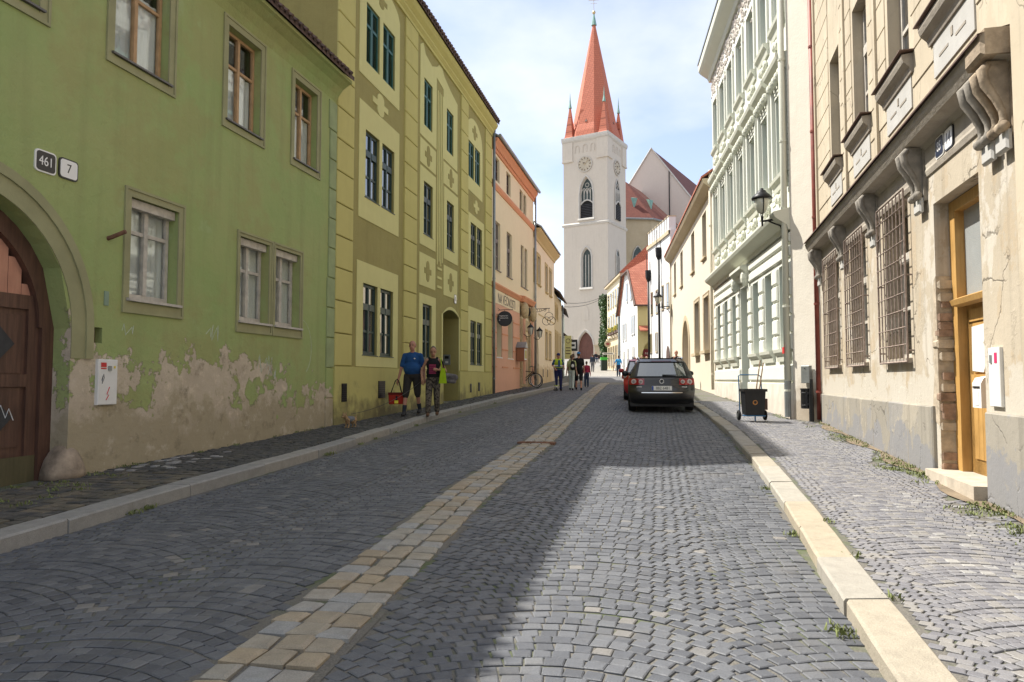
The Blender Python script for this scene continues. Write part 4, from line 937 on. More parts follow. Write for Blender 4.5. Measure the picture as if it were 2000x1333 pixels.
# ------------------------------------------------------------------ beige house number 14 (right, nearest): local x runs towards the camera
RP = (7.0,16.2)
B1 = building('beige_house', 'weathered beige house with barred windows, scroll brackets and exposed bricks by its door', RP, 14, 'R')
M_BEI = worn('beige_plaster', (.52,.45,.34), [(.46,.39,.285),(.56,.50,.39)], .7, bst=.18, amt=.4)
M_BEIL = worn('worn_beige_render', (.46,.40,.31), [(.38,.33,.255),(.55,.515,.455),(.42,.335,.23)], .9, low=(.48,.445,.38), low_z=1.55, bst=.35, amt=.6)
M_PLIN = worn('grey_cement_plinth', (.31,.285,.24), [(.38,.34,.275),(.25,.245,.24)], .8, low=(.22,.22,.23), low_z=.75, bst=.35, amt=.7)
M_BEIG = M_BEIL
M_LEDGE = plaster('sooty_ledge_plaster', (.40,.36,.30), (.22,.19,.16), amt=.8, streak=.3, bst=.4)
M_LEDW = mat('whitish_panel_plaster', (.44,.43,.405), .85, .1, 3, .2)
M_LEAD = mat('rusty_lead_flashing', (.14,.09,.07), .7, .35, 5, .3)
ww = [(.98,2.18,1.80,3.98),(3.2,4.4,1.80,3.98),(5.6,6.82,1.80,3.98)]
uw = [(1.72,2.62,5.75,8.05),(3.85,4.85,5.75,8.05),(6.1,7.1,5.75,8.05),(8.2,9.25,5.75,8.05),(11.4,12.4,5.75,8.05)]
door = (7.86,9.26,.2,3.62,.32)
facade(B1, 0, 16, -.3, 4.6, [(a,c,l,t,.25) for a,c,l,t in ww]+[door], M_BEIL, dep=9)
facade(B1, 0, 16, 4.6, 11.5, [(a,c,l,t,.22) for a,c,l,t in uw], M_BEI, dep=9, name='upper_wall')
b = MB()
for a, c in ((.06,7.72),(9.34,16)): b.block(a,c,-.05,0,-.2,1.18,.015)
b.obj('plinth', M_PLIN, B1)
for k in range(7): MB().box(1.0+k*.95,1.012+k*.95,-.052,-.049,.2,1.15).obj('plinth_joint', M_LEDGE, B1)
M_GRILL = mat('rusty_grille_iron', (.33,.255,.215), .8, .35, 14, .3, 60)
for (a,c,l,t) in ww:
    window(B1, a+.02, c-.02, l, t-.02, .2, M_FRAME_W, M_CLEAR, cols=2, rows=(.68,.34), fw=.06, heavy=.02, room=True, sill=(.08,.07,M_LEDGE))
    xa, xb = a-.1, c+.1; z0, z1 = l-.06, t+.08
    fr = MB(); fr.tube([(xa,-.08,z0),(xb,-.08,z0)],.014,5).tube([(xa,-.08,z1),(xb,-.08,z1)],.014,5).tube([(xa,-.08,z0),(xa,-.08,z1)],.014,5).tube([(xb,-.08,z0),(xb,-.08,z1)],.014,5)
    for x in (xa,xb):
        for z in (z0+.15,(z0+z1)/2,z1-.15): fr.tube([(x,-.08,z),(x,.02,z)],.012,5)
    go = fr.obj('window_grille', M_GRILL, B1)
    for i in range(1,8): x = xa+(xb-xa)*i/8; MB().tube([(x,-.08,z0),(x,-.08,z1)],.0095,5).obj('bar', M_GRILL, go)
    for i in range(1,10): z = z0+(z1-z0)*i/10; MB().tube([(xa,-.092,z),(xb,-.092,z)],.008,5).obj('cross_bar', M_GRILL, go)
for (a,c,l,t) in uw:
    window(B1, a+.02, c-.02, l, t-.02, .17, M_FRAME_W, cols=2, rows=(.66,.33), fw=.07, heavy=.03)
    o = MB().sweep_x([(0,l-.25),(-.04,l-.25),(-.06,l-.18),(-.13,l-.11),(-.15,l-.05),(-.15,l-.01),(.1,l+.02),(.1,l-.25)], a-.2, c+.2).obj('sill_cornice', M_LEDGE, B1)
    MB().box(a-.26,c+.26,-.19,.0,l+.022,l+.036).obj('flashing', M_LEAD, o)
    ap = MB().box(a-.1,c+.1,-.018,0,l-.68,l-.25).obj('apron_panel', M_LEDW, B1)
    for x in (a+.1,c-.42): MB().box(x,x+.3,-.024,-.0185,l-.50,l-.47).obj('slot', M_LEDGE, ap)
    MB().box((a+c)/2-.03,(a+c)/2+.03,-.026,-.0185,l-.44,l-.34).obj('drop', M_LEDGE, ap)
# scored plaster courses between the upper windows
edges = [.18]+[q for a,c,_,_ in uw for q in (a-.12,c+.12)]+[15.9]
for xa, xb in zip(edges[0::2], edges[1::2]):
    z = 5.30
    while z < 10.6:
        if xb-xa > .3:
            k = 1 if xb-xa < 1.6 else 2
            for i in range(k): MB().block(xa+(xb-xa)*i/k+.008,xa+(xb-xa)*(i+1)/k-.008,-.014,0,z+.009,z+.471,.006).obj('plaster_course', M_BEI, B1)
        z += .48
for x in (.02,3.15,5.4): MB().box(x,x+.13,-.05,0,4.75,11.2).obj('pilaster', M_BEI, B1)
# main ledge with lead edge
b = MB(); b.sweep_x([(0,4.0),(-.02,4.0),(-.035,4.06),(-.02,4.1),(-.02,4.34),(-.06,4.40),(-.22,4.43),(-.27,4.52),(-.29,4.6),(.05,4.68),(.05,4.0)], -.10, 10.25); lg = b.obj('ledge', M_LEDGE, B1)
MB().add([(-.12,-.33,4.615),(10.28,-.33,4.615),(10.28,.02,4.695),(-.12,.02,4.695),(-.12,-.33,4.595),(10.28,-.33,4.595)],[(0,1,2,3),(0,4,5,1)]).obj('lead_edge', M_LEAD, lg)
M_CONS = mat('sooty_stone_scroll', (.27,.245,.21), .85, .35, 7, .5, 25)
M_CONSO = mat('ochre_stone_scroll', (.36,.285,.205), .9, .5, 5, .9, 18)
def console(x, m, k=1.):
    o = MB().box(x-.15,x+.15,-.045,0,3.72,4.42).obj('console', m, B1)
    for dx in (-.085,.085):
        pts = [(x+dx,-.20,4.38),(x+dx,-.25,4.32),(x+dx,-.23,4.2),(x+dx,-.15,4.06),(x+dx,-.10,3.94),(x+dx,-.09,3.86),(x+dx,-.105,3.79)]
        MB().tube(pts,[.035,.05,.045,.036,.032,.034,.045],8).obj('scroll', m, o, smooth=True)
        MB().tube([(x+dx-.05,-.105,3.79),(x+dx+.05,-.105,3.79)],.05,10).obj('volute', m, o, smooth=True)
        MB().sweep_x([(-.02,4.40),(-.22,4.40),(-.2,4.22),(-.12,4.04),(-.07,3.88),(-.04,3.76),(-.02,3.76)], x+dx-.02, x+dx+.02).obj('scroll_cheek', m, o)
    MB().block(x-.13,x+.13,-.09,-.045,3.58,3.76,.02).obj('drop_block', M_LEDW, o)
    return o
for x in (.34,2.85,5.2,7.52): console(x, M_CONS)
console(9.72, M_CONS); console(10.05, M_CONSO); MB().block(9.86,10.28,-.30,-.0,4.42,4.66,.03).obj('corner_block', M_CONSO, B1)
# doorway with bricks showing in the jamb
M_BRICK = mat('old_brick', (.31,.21,.15), .95, .45, 9, 1., 20)
MB().prism([(7.62,1.02),(7.868,.95),(7.868,2.74),(7.80,2.70),(7.76,2.3),(7.70,2.0),(7.74,1.6),(7.66,1.3)],-.006,.01).obj('bare_mortar', mat('crumbling_mortar',(.43,.36,.27),.95,.3,8,.9,18), B1)
MB().box(7.862,7.872,.0,.30,.36,2.74).obj('bare_jamb', MATS['crumbling_mortar'], B1)
z = 1.0; i = 0
while z < 2.66:
    h_ = R.uniform(.085,.10); a = 7.80-R.uniform(0,.10)*(i % 2); e = 7.885+R.uniform(.0,.03); y0 = R.uniform(-.02,.03)
    if i != 5: MB().block(a,e,y0,R.uniform(.22,.29),z,z+h_,R.uniform(.012,.022)).obj('brick', M_BRICK if R.random() < .7 else MATS['crumbling_mortar'], B1).rotation_euler = (R.uniform(-.004,.004),R.uniform(-.004,.004),0)
    z += h_+.028; i += 1
for z in (.42,.55,.9): MB().block(7.80,7.89,.0,.28,z,z+.09,.018).obj('brick', M_BRICK if z < .6 else MATS['crumbling_mortar'], B1)
M_DOORY = wood('honey_door_wood', (.42,.235,.065), (.50,.30,.10), .55)
do = MB().box(7.87,8.05,0.16,0.32,.42,3.61).box(9.11,9.25,0.16,0.32,.42,3.61).box(8.05,9.11,0.16,0.32,3.48,3.61).box(8.05,9.11,0.18,0.32,2.36,2.46).obj('door', M_DOORY, B1)
MB().sweep_x([(.18,2.34),(.1,2.36),(.08,2.42),(.18,2.46)],8.05,9.11).obj('transom', M_DOORY, do)
MB().box(8.05,9.11,0.26,0.27,2.46,3.48).obj('fanlight_pane', mat('frosted_glass',(.33,.35,.35),.25,.1,3,.4,90,spec=.6), do)
lf = MB(); lf.box(8.05,9.11,0.26,0.32,.42,2.36); lf.box(8.05,8.2,.33,0.26,0.32,2.3).box(8.97,9.11,.33,0.26,0.32,2.3).box(8.2,8.97,0.23,0.26,1.42,1.56).box(8.2,8.97,0.23,0.26,2.16,2.3).box(8.2,8.97,.33,0.26,0.32,.6)
lo = lf.obj('door_leaf', M_DOORY, do)
for k in range(6): MB().box(8.205+k*.127,8.205+k*.127+.12,0.245,0.26,.61,1.41).obj('board', M_DOORY, lo)
MB().box(8.25,8.92,0.245,0.26,1.58,2.14).obj('door_panel', M_DOORY, lo)
MB().prism([(8.22,1.6),(8.54,1.58),(8.66,1.75),(8.56,1.9),(8.72,2.12),(8.24,2.1)],0.238,0.2445).obj('torn_poster', M_WHITE, lo)
MB().box(7.8,9.32,-.16,.40,.24,.44).obj('door_step', mat('door_step_concrete',(.47,.41,.33),.9,.2,5,.4), B1)
downpipe(B1, -.06, -.06, .6, 11.4, mat('oxide_red_pipe',(.24,.06,.045),.55,.35,4,.2,30), .06)
roof(B1, -.05, 16, .5, 11.5, 9, 35, M_TILED)
MB().box(10.36,10.8,-.10,0,1.2,11.5).obj('corner_pilaster', M_BEI, B1)
bpy.context.view_layer.update()
plate(B1, 'number_plate', 'dark house number plate reading 85 under the ledge of the beige house', 8.12,8.4,4.08,4.33, '85', M_PLW, mat('blue_black_enamel',(.02,.03,.06),.35,.1), M_PLW, .16, .85, y=-.021)
plate(B1, 'number_plate', 'white house number plate reading 14 under the ledge of the beige house', 8.43,8.7,4.08,4.33, '14', M_PLB, M_PLW, M_PLB, .17, .9, y=-.021)
ml = onwall(B1, 'mailbox', 'white metal mailbox hanging on the honey-coloured door', 'mailbox', 8.62,.225,1.20)
MB().sweep_x([(0,0),(-.13,0),(-.13,.26),(-.1,.32),(0,.34)],0,.24).obj('box', M_WHITE, ml); MB().box(.03,.21,-.137,-.131,.21,.23).obj('slot', M_BLACKP, ml); MB().box(.06,.18,-.135,-.131,.03,.17).obj('door_flap', M_PLW, ml)
m2 = onwall(B1, 'meter_box', 'white electricity meter box with magenta sticker right of the yellow door', 'meter box', 9.44,0,1.24)
MB().block(0,.26,-.035,.0,0,.57,.006).obj('cover', M_WHITE, m2); MB().box(.15,.21,-.039,-.0355,.42,.52).obj('sticker', mat('magenta_sticker',(.55,.03,.12),.5), m2); MB().box(.05,.09,-.045,-.0355,.42,.5).obj('lock', M_ZINC, m2)

# ------------------------------------------------------------------ mint house (right, tall)
B2 = building('mint_house', 'tall pale mint house with hooded windows and rusticated ground floor', (6.65,16.9), 7.2, 'R')
M_MINT = plaster('pale_mint_stucco', (.64,.65,.585), (.605,.615,.55), amt=.35, streak=.08, bst=.12)
M_MINTT = plaster('mint_trim_stucco', (.60,.61,.525), (.565,.575,.49), amt=.35, streak=.08, bst=.12)
M_MINTL = plaster('damp_mint_plinth', (.61,.61,.53), (.55,.545,.46), amt=.5, streak=.2, bst=.25, low=(.50,.42,.36), low_z=1.5, low_w=.7)
M_TEAL = mat('teal_window_paint', (.10,.26,.235), .5, .15, 6, .05)
M_SIDE = plaster('grey_cream_side_wall', (.72,.67,.58), (.65,.60,.51), amt=.5, streak=.2, low=(.40,.33,.25), low_z=1.5, low_w=.6)
ax = [-.80,-2.42,-4.04,-5.78,-7.5,-9.1,-10.7]; LEN = -11.75
g2h = [(x-.46,x+.46,2.25,4.35) for i, x in enumerate(ax) if i != 3]
f1w = [(x-.46,x+.46,6.55,8.65) for x in ax]; f2w = [(x-.44,x+.44,10.5,12.45) for x in ax]
facade(B2, LEN, 0, .2, 13.9, [(a,c,l,t,.32) for a,c,l,t in g2h+f1w+f2w]+[(-6.4,-5.16,.6,4.45,.45)], M_MINT, dep=9)
bpy.context.view_layer.update()
qx, qy = [v for v in (B2.matrix_basis.inverted() @ Vector((7.03,16.12,0)))[:2]]
MB().add([(0,-.02,.2),(qx,qy,.2),(qx,qy,14.0),(0,-.02,14.0),(0,.4,.2),(qx,qy+.4,.2),(qx,qy+.4,14.0),(0,.4,14.0)],[(0,1,2,3),(4,7,6,5),(0,3,7,4),(1,5,6,2),(3,2,6,7)]).obj('plain_strip_wall', M_SIDE, B2)
for (a,c,l,t) in g2h+f1w+f2w:
    window(B2, a+.01, c-.01, l+.01, t-.01, .27, M_TEAL, cols=2, rows=(.68,), fw=.07, heavy=.02)
    MB().sweep_x([(0,l-.3),(-.05,l-.3),(-.08,l-.16),(-.15,l-.08),(-.17,l),(.0,l+.02)], a-.14, c+.14).obj('sill', M_MINTT, B2)
for (a,c,l,t) in f1w:
    h = MB().sweep_x([(0,t+.42),(-.06,t+.42),(-.1,t+.52),(-.24,t+.64),(-.27,t+.72),(-.27,t+.78),(0,t+.84)], a-.24, c+.24).obj('window_hood', M_MINTT, B2)
    for k in range(5): MB().ell((a-.1+k*(c-a+.2)/4,-.12,t+.36),(.1,.1,.13),8,6).obj('corbel', M_MINTT, h)
    for x in (a-.2,c+.08): MB().box(x,x+.12,-.09,0,l,t+.4).obj('jamb_pilaster', M_MINT, h)
    for k in range(3): MB().box(a-.05,c+.05,-.03-.012*k,0,t+.03+k*.1,t+.09+k*.1).obj('lintel_band', M_MINT, h)
for (a,c,l,t) in f1w+f2w:
    for k in range(3): MB().ell(((a+c)/2+(k-1)*.28,-.05,l-.48-.06*(k%2)),(.13,.07,.13),8,6).obj('boss', M_MINTT, B2)
for (a,c,l,t) in f2w:
    fr = MB().box(a-.16,a-.04,-.06,0,l,t+.18).box(c+.04,c+.16,-.06,0,l,t+.18).box(a-.04,c+.04,-.06,0,t+.02,t+.18).obj('window_frame_stucco', M_MINT, B2)
ed = [LEN+.3]+[q for x in sorted(ax) for q in (x-.66,x+.66)]+[-.06]
for xa, xb in zip(ed[0::2], ed[1::2]):
    b = MB(); z = 6.0
    while z < 9.3:
        if xb-xa > .08: b.block(xa,xb,-.022,0,z+.006,z+.124,.006)
        z += .13
    if b.v: b.obj('siding_courses', M_MINT, B2)['kind'] = 'stuff'
# rusticated blocks of the ground floor
edg = sorted([LEN+.1]+[q for a,c,_,_ in g2h for q in (a-.06,c+.06)]+[-6.48,-5.08]+[-.02])
for xa, xb in zip(edg[0::2], edg[1::2]):
    z = 2.2
    while z < 4.3:
        if xb-xa > .12: MB().block(xa,xb,-.06,0,z+.02,z+.40,.03).obj('stone_block', M_MINT, B2)
        z += .43
for z, h in ((4.46,.24),(4.8,.22),(1.48,.36)):
    for xa, xb in ((LEN+.1,-6.5),(-5.06,-.02)): MB().block(xa,xb,-.06,0,z,z+h,.025).obj('band_course', M_MINT, B2)
for xa, xb in ((LEN+.02,-6.42),(-5.14,-.01)): MB().block(xa,xb,-.08,0,.25,1.42,.02).obj('plinth', M_MINTL, B2)
b = MB(); b.sweep_x([(0,5.08),(-.06,5.08),(-.1,5.2),(-.22,5.28),(-.36,5.38),(-.4,5.46),(-.4,5.52),(0,5.62)], LEN, -.01); b.obj('storey_cornice', M_MINTT, B2)
b = MB(); b.sweep_x([(0,13.6),(-.1,13.6),(-.16,13.75),(-.42,13.95),(-.5,14.05),(-.52,14.18),(-.52,14.28),(.1,14.33),(.1,13.6)], LEN-.1, -.01); cn = b.obj('eaves_cornice', M_MINTT, B2)
roof(B2, LEN-.1, .02, .55, 14.31, 9, 25, M_ZINC)
# painted and moulded flower frieze under the eaves
M_FRZ = mat('rose_stucco_flowers', (.60,.545,.49), .85, .3, 12, .6, 20)
fz = MB().box(LEN+.05,-.05,-.012,0,12.68,13.58).obj('frieze', M_MINT, B2)
b = MB()
for k in range(420):
    x = R.uniform(LEN+.1,-.1); q = abs(((x+20.8-.81) % 1.62)-.81)/.81; zt = 13.55; zb = 12.1 if q > .75 else 12.8
    s = R.uniform(.04,.10); z = R.uniform(zb,zt); b.ell((x,-.02,z),(s,R.uniform(.03,.06),s*R.uniform(.6,1.2)),6,4)
b.obj('flowers', M_FRZ, fz)['kind'] = 'stuff'
# door
MB().box(-6.4,-5.16,.38,.45,.6,4.45).obj('door', mat('grey_green_door',(.20,.24,.21),.6), B2)
MB().sweep_x([(0,4.62),(-.1,4.62),(-.16,4.8),(-.3,4.9),(-.3,4.98),(0,5.04)],-6.7,-4.86).obj('door_hood', M_MINTT, B2)
for x in (-6.6,-4.96): MB().ell((x,-.14,4.6),(.12,.14,.25),8,6).obj('hood_bracket', M_MINTT, B2)
dp = downpipe(B2, -.10, -.13, .62, 13.8, M_MINTT, .075, (.85,M_ZINC))
MB().box(-.18,-.02,-.222,-.208,2.12,2.27).obj('red_sticker', M_RED, dp)
bpy.context.view_layer.update()
eb2 = thing('junction_box', 'grey metal junction box on the side wall by the hanging bin', 'junction box', (6.80,16.5,1.42), math.atan2(16.12-16.9,7.03-6.65))
MB().block(-.12,.12,-.09,-.0,0,.40,.01).obj('cover', M_ZINC, eb2); MB().tube([(.0,-.10,.34),(.0,-.091,.34)],.012,6).obj('lock', M_BLACKP, eb2)
# street lamps on brackets
def street_lamp(B, label, x, z, out, k=1.):
    o = onwall(B, 'street_lamp', label, 'street lamp', x,-out,z, 'bracket street lamps'); o.scale = (k,k,k)
    MB().lathe([(.03,-.32),(.09,-.28),(.17,-.12),(.19,.02),(.17,.05)],16).obj('lamp_globe', MATS['lamp_glass'], o, smooth=True)
    MB().lathe([(.24,.04),(.25,.07),(.17,.16),(.11,.21),(.10,.25),(.05,.27),(.04,.31),(.0,.32)],16).obj('lamp_hood', M_IRON, o, smooth=True)
    b = MB()
    for s in (-1,1): b.tube([(s*.2,0,.05),(s*.21,0,-.12),(s*.15,0,-.3),(0,0,-.4)],.014,6)
    b.tube([(0,0,-.38),(0,0,-.62)],[.035,.02],8); b.obj('lamp_yoke', M_IRON, o)
    w_ = out/k; b = MB(); b.tube([(0,0,-.5),(0,w_*.5,-.46),(0,w_,-.45)],.028,6); b.tube([(0,w_*.25,-.5),(0,w_*.7,-.62),(0,w_-.02,-.95)],.02,6); b.tube([(0,w_-.02,-.35),(0,w_-.02,-1.0)],.025,6); b.obj('bracket', M_IRON, o); return o
street_lamp(B2, 'large black bracket street lamp on the near corner of the mint house', -.30, 5.85, .60)

# ------------------------------------------------------------------ cream house behind the cars
R3P = (8.12,28.6)
B3 = building('long_cream_house', 'long cream house with deep eaves, tall windows and stone archway behind the cars', R3P, 7.5, 'R')
M_CR3 = plaster('light_cream_plaster', (.62,.56,.45), (.585,.53,.42), amt=.3, streak=.06, bst=.1)
M_STN = plaster('sandstone_trim', (.50,.42,.29), (.42,.34,.22), amt=.5, streak=.1, bst=.3)
u3 = [(-3.4,-2.1,6.85,8.85),(-7.6,-6.3,6.85,8.85),(-13.0,-11.7,6.85,8.85),(-17.0,-15.7,6.85,8.85)]; l3 = [(-3.1,-1.6,2.75,5.1),(-6.4,-4.8,2.75,5.2)]
facade(B3, -19, 0, .6, 9.45, [(a,c,l,t,.3) for a,c,l,t in u3+l3]+[(-12.0,-9.0,1.2,4.75,.9,'round',3.3)], M_CR3, dep=9)
for (a,c,l,t) in u3: window(B3, a+.01, c-.01, l+.01, t-.01, .22, M_BROWNW, cols=2, rows=(.66,), fw=.08, sill=(.1,.08,M_STN))
for (a,c,l,t) in l3: window(B3, a+.01, c-.01, l+.01, t-.01, .22, M_BROWNW, cols=2, rows=(.66,), fw=.08, sill=(.22,.14,M_STN), sur=(.14,.025,M_STN,.1))
b = MB(); n = 18
for (r0,r1,pr) in ((1.5,1.8,.05),):
    vs = []
    for i in range(n+1):
        a = math.pi*i/n
        for r, yy in ((r0,-pr),(r1,-pr),(r1,0),(r0,0)): vs.append((-10.5+r*math.cos(a),yy,3.25+r*math.sin(a)*.98))
    b.add(vs, [(i*4+k,(i+1)*4+k,(i+1)*4+(k+1)%4,i*4+(k+1)%4) for i in range(n) for k in range(4)])
    for s in (-1,1): b.box(-10.5+min(s*1.5,s*1.8),-10.5+max(s*1.5,s*1.8),-.05,0,1.0,3.25)
b.obj('arch_surround', M_STN, B3); MB().box(-12,-9,.8,.9,1.1,4.75).obj('gate', wood('tan_gate_wood',(.32,.21,.11),(.26,.17,.09)), B3)
MB().sweep_x([(0,9.2),(-.12,9.25),(-.36,9.45),(-.42,9.56),(-.42,9.64),(.1,9.64),(.1,9.2)], -19.1, .02).obj('eaves', M_STN, B3)
roof(B3, -19.1, .05, .47, 9.63, 9, 34, M_TILE); downpipe(B3, -.1, -.1, 1.1, 10, M_CR3, .06); downpipe(B3, -18.6, -.1, 1.6, 10, M_CR3, .06)
bpy.context.view_layer.update()
street_lamp(B3, 'small black bracket street lamp on the long cream house behind the cars', -18.7, 6.9, .9, 1.25)
# aerial mast on that roof
am = onwall(B3, 'aerial_mast', 'thin aerial mast with antennas on the cream house roof', 'antenna', -6.5,3.0,12.0)
MB().tube([(0,0,-.6),(0,0,3.2)],.03,6).obj('mast', M_ZINC, am); MB().box(-.12,.12,-.06,.06,2.7,3.3).obj('panel_antenna', M_ZINC, am)
for k in range(6): MB().tube([(-.35+.03*k,0,.5+k*.32),(.35-.03*k,0,.5+k*.32)],.015,5).obj('rod', M_ZINC, am)
MB().tube([(-1.6,0,.6),(0,0,.2)],.02,5).obj('boom', M_ZINC, am)

# ------------------------------------------------------------------ white crenellated house: three bent wall pieces
B4 = thing('white_battlement_house', 'white house with a curved front and small battlements along its top', 'house', (11.05,49.6,0))
M_W4 = plaster('white_limewash', (.70,.695,.68), (.67,.665,.645), amt=.3, streak=.05, bst=.1)
pts4 = [(0,0),(-.08,2.4),(-.2,4.6),(-.3,6.6)]
def seg_mesh(p, q, z0, z1, th=6.):
    return [(p[0],p[1],z0),(q[0],q[1],z0),(q[0],q[1],z1),(p[0],p[1],z1),(p[0]+th,p[1],z0),(q[0]+th,q[1],z0),(q[0]+th,q[1],z1),(p[0]+th,p[1],z1)]
b = MB()
for p, q in zip(pts4[:-1], pts4[1:]): b.add(seg_mesh(p,q,1.,12.0),[(0,1,2,3),(3,2,6,7),(0,4,5,1),(4,7,6,5),(0,3,7,4),(1,5,6,2)])
b.obj('wall', M_W4, B4); b = MB()
for p, q in zip(pts4[:-1], pts4[1:]): b.add(seg_mesh((p[0]-.12,p[1]),(q[0]-.12,q[1]),11.7,11.95,.3),[(0,1,2,3),(3,2,6,7),(0,4,5,1),(4,7,6,5)])
b.obj('string_course', M_STN, B4)
for i in range(9):
    t = (i+.25)*.72; x = float(np.interp(t,[p[1] for p in pts4],[p[0] for p in pts4]))
    mr = MB().box(x-.05,x+.45,t,t+.4,12.0,12.95).obj('merlon', M_W4, B4); MB().box(x-.09,x+.49,t-.03,t+.43,12.95,13.02).obj('coping', M_STN, mr)
def facing_window(B, x, y0, y1, z0, z1, m, d=.06):
    o = MB().box(x-.02,x+d,y0,y1,z0,z1).box(x-.04,x-.02,y0-.06,y0,z0-.06,z1+.06).box(x-.04,x-.02,y1,y1+.06,z0-.06,z1+.06).box(x-.04,x-.02,y0,y1,z1,z1+.06).box(x-.07,x-.02,y0,y1,z0-.07,z0).obj('window', m, B)
    ym = (y0+y1)/2
    for a, c in ((y0+.04,ym-.02),(ym+.02,y1-.04)): MB().box(x-.03,x-.021,a,c,z0+.04,z1-.04).obj('pane', M_GLASS, o)
for t, za, zb in ((.5,6.6,8.3),(2.0,6.6,8.3),(3.7,6.5,8.2),(5.2,6.5,8.2),(3.9,3.6,5.0),(5.6,3.6,5.0)):
    x = float(np.interp(t,[p[1] for p in pts4],[p[0] for p in pts4])); facing_window(B4, x-.01, t, t+.62, za, zb, M_STN)
b = MB(); p = arch_pts(.35,1.55,2.8,3.9,'round',10); b.add([(-.06-.035*0,y,z) for y,z in p]+[(-.06,1.55,1.4),(-.06,.35,1.4)],[tuple(range(len(p)+2))])
b.obj('arched_door', M_BROWNW, B4)
for t, zz in ((2.75,10.4),(5.9,9.2)):
    x = float(np.interp(t,[p[1] for p in pts4],[p[0] for p in pts4]))-.16
    o = MB().tube([(x,t,1.5),(x,t,zz)],.085,8).obj('downpipe', M_IRON, B4, smooth=True); MB().lathe([(.09,0),(.22,.3),(.24,.75),(.24,.9)],8,(x,t,zz-.1)).obj('hopper', M_IRON, o); MB().tube([(x-.12,t,zz+.8),(x-.12,t,zz+2.1)],.025,5).tube([(x+.12,t,zz+.8),(x+.12,t,zz+1.5)],.025,5).obj('inlet', M_IRON, o)

# ------------------------------------------------------------------ white gabled house with tiled roof
B5 = thing('white_gabled_house', 'white gabled house with pale yellow end wall and red tiled roof', 'house', (10.1,57.5,0))
M_YEL5 = plaster('pale_yellow_plaster', (.68,.60,.30), (.64,.56,.27), amt=.3, streak=.05)
b = MB(); Z0, ZE, ZR = 1.2, 7.7, 12.0
b.add([(0,0,Z0),(0,9.4,Z0),(0,9.4,ZE),(0,6.4,10.9),(0,3.2,10.9),(0,0,ZE)],[(0,1,2,3,4,5)]); b.add([(0,9.4,Z0),(8,9.4,Z0),(8,9.4,ZE),(0,9.4,ZE)],[(0,1,2,3)]); b.obj('street_wall', M_W4, B5)
facade_b = MB()
hp = arch_pts(.35,2.9,3.6,4.75,'round',12)
for xa, xb in zip(range(12), range(1,13)):
    (x0_,z0_),(x1_,z1_) = hp[xa], hp[xb]; facade_b.quad((x0_,0,z0_),(x1_,0,z1_),(x1_,0,5.4),(x0_,0,5.4)); facade_b.quad((x0_,0,z0_),(x0_,.8,z0_),(x1_,.8,z1_),(x1_,0,z1_))
facade_b.quad((0,0,Z0),(.35,0,Z0),(.35,0,5.4),(0,0,5.4)).quad((2.9,0,Z0),(8,0,Z0),(8,0,5.4),(2.9,0,5.4)).quad((0,0,5.4),(8,0,5.4),(8,0,ZE),(0,0,ZE)).quad((.35,.8,Z0),(2.9,.8,Z0),(2.9,.8,4.75),(.35,.8,4.75)).quad((.35,0,Z0),(.35,.8,Z0),(.35,.8,3.6),(.35,0,3.6)).quad((2.9,0,Z0),(2.9,0,3.6),(2.9,.8,3.6),(2.9,.8,Z0))
facade_b.obj('end_wall', M_YEL5, B5)
b = MB(); b.add([(-.25,-.3,ZE-.25),(8,-.3,ZE-.25),(8,4.8,ZR),(1.6,4.8,ZR),(-.25,3.1,10.85)],[(0,1,2,3,4)]); b.add([(-.25,9.7,ZE-.25),(8,9.7,ZE-.25),(8,4.8,ZR),(1.6,4.8,ZR),(-.25,6.5,10.85)],[(4,3,2,1,0)]); b.add([(-.25,3.1,10.85),(1.6,4.8,ZR),(-.25,6.5,10.85)],[(0,1,2)]); b.obj('roof', M_TILE, B5)
b = MB(); b.tube([(-.27,-.3,ZE-.28),(-.27,3.1,10.8)],.1,5).tube([(-.27,9.7,ZE-.28),(-.27,6.5,10.8)],.1,5).tube([(-.27,3.1,10.8),(-.27,6.5,10.8)],.09,5).tube([(-.2,-.34,ZE-.25),(8,-.34,ZE-.25)],.08,6); b.obj('verge', M_BROWNW, B5)
MB().tube([(-.1,9.3,1.7),(-.1,9.3,7.4)],.1,8).obj('downpipe', M_ZINC, B5)
for y0, za, zb in ((2.6,8.3,9.9),(4.6,8.3,9.9),(1.2,5.3,6.8),(2.2,5.3,6.8),(5.6,5.0,6.5),(7.0,5.0,6.5),(1.6,2.0,4.2),(4.4,2.0,4.2),(6.6,2.1,4.0)): facing_window(B5, -.03, y0, y0+.75, za, zb, M_WHITE)
b = MB().sweep_x([(0,5.75),(-.6,5.35),(-.6,5.43),(0,5.85)],.1,3.2); b.obj('awning', M_TILE, B5)
rs5 = thing('red_sign', 'dark red restaurant sign on the pale yellow end wall', 'sign', (11.05,58.15,3.35)); MB().box(-.4,1.1,-.04,.04,0,.62).obj('panel', mat('dark_red_sign',(.22,.02,.03),.5), rs5); text(rs5, 'restaurace', .35, -.042, .3, .32, M_WHITE, .9, .002)
MB().box(-.35,1.05,.04,.149,.25,.35).obj('mount', M_IRON, rs5)

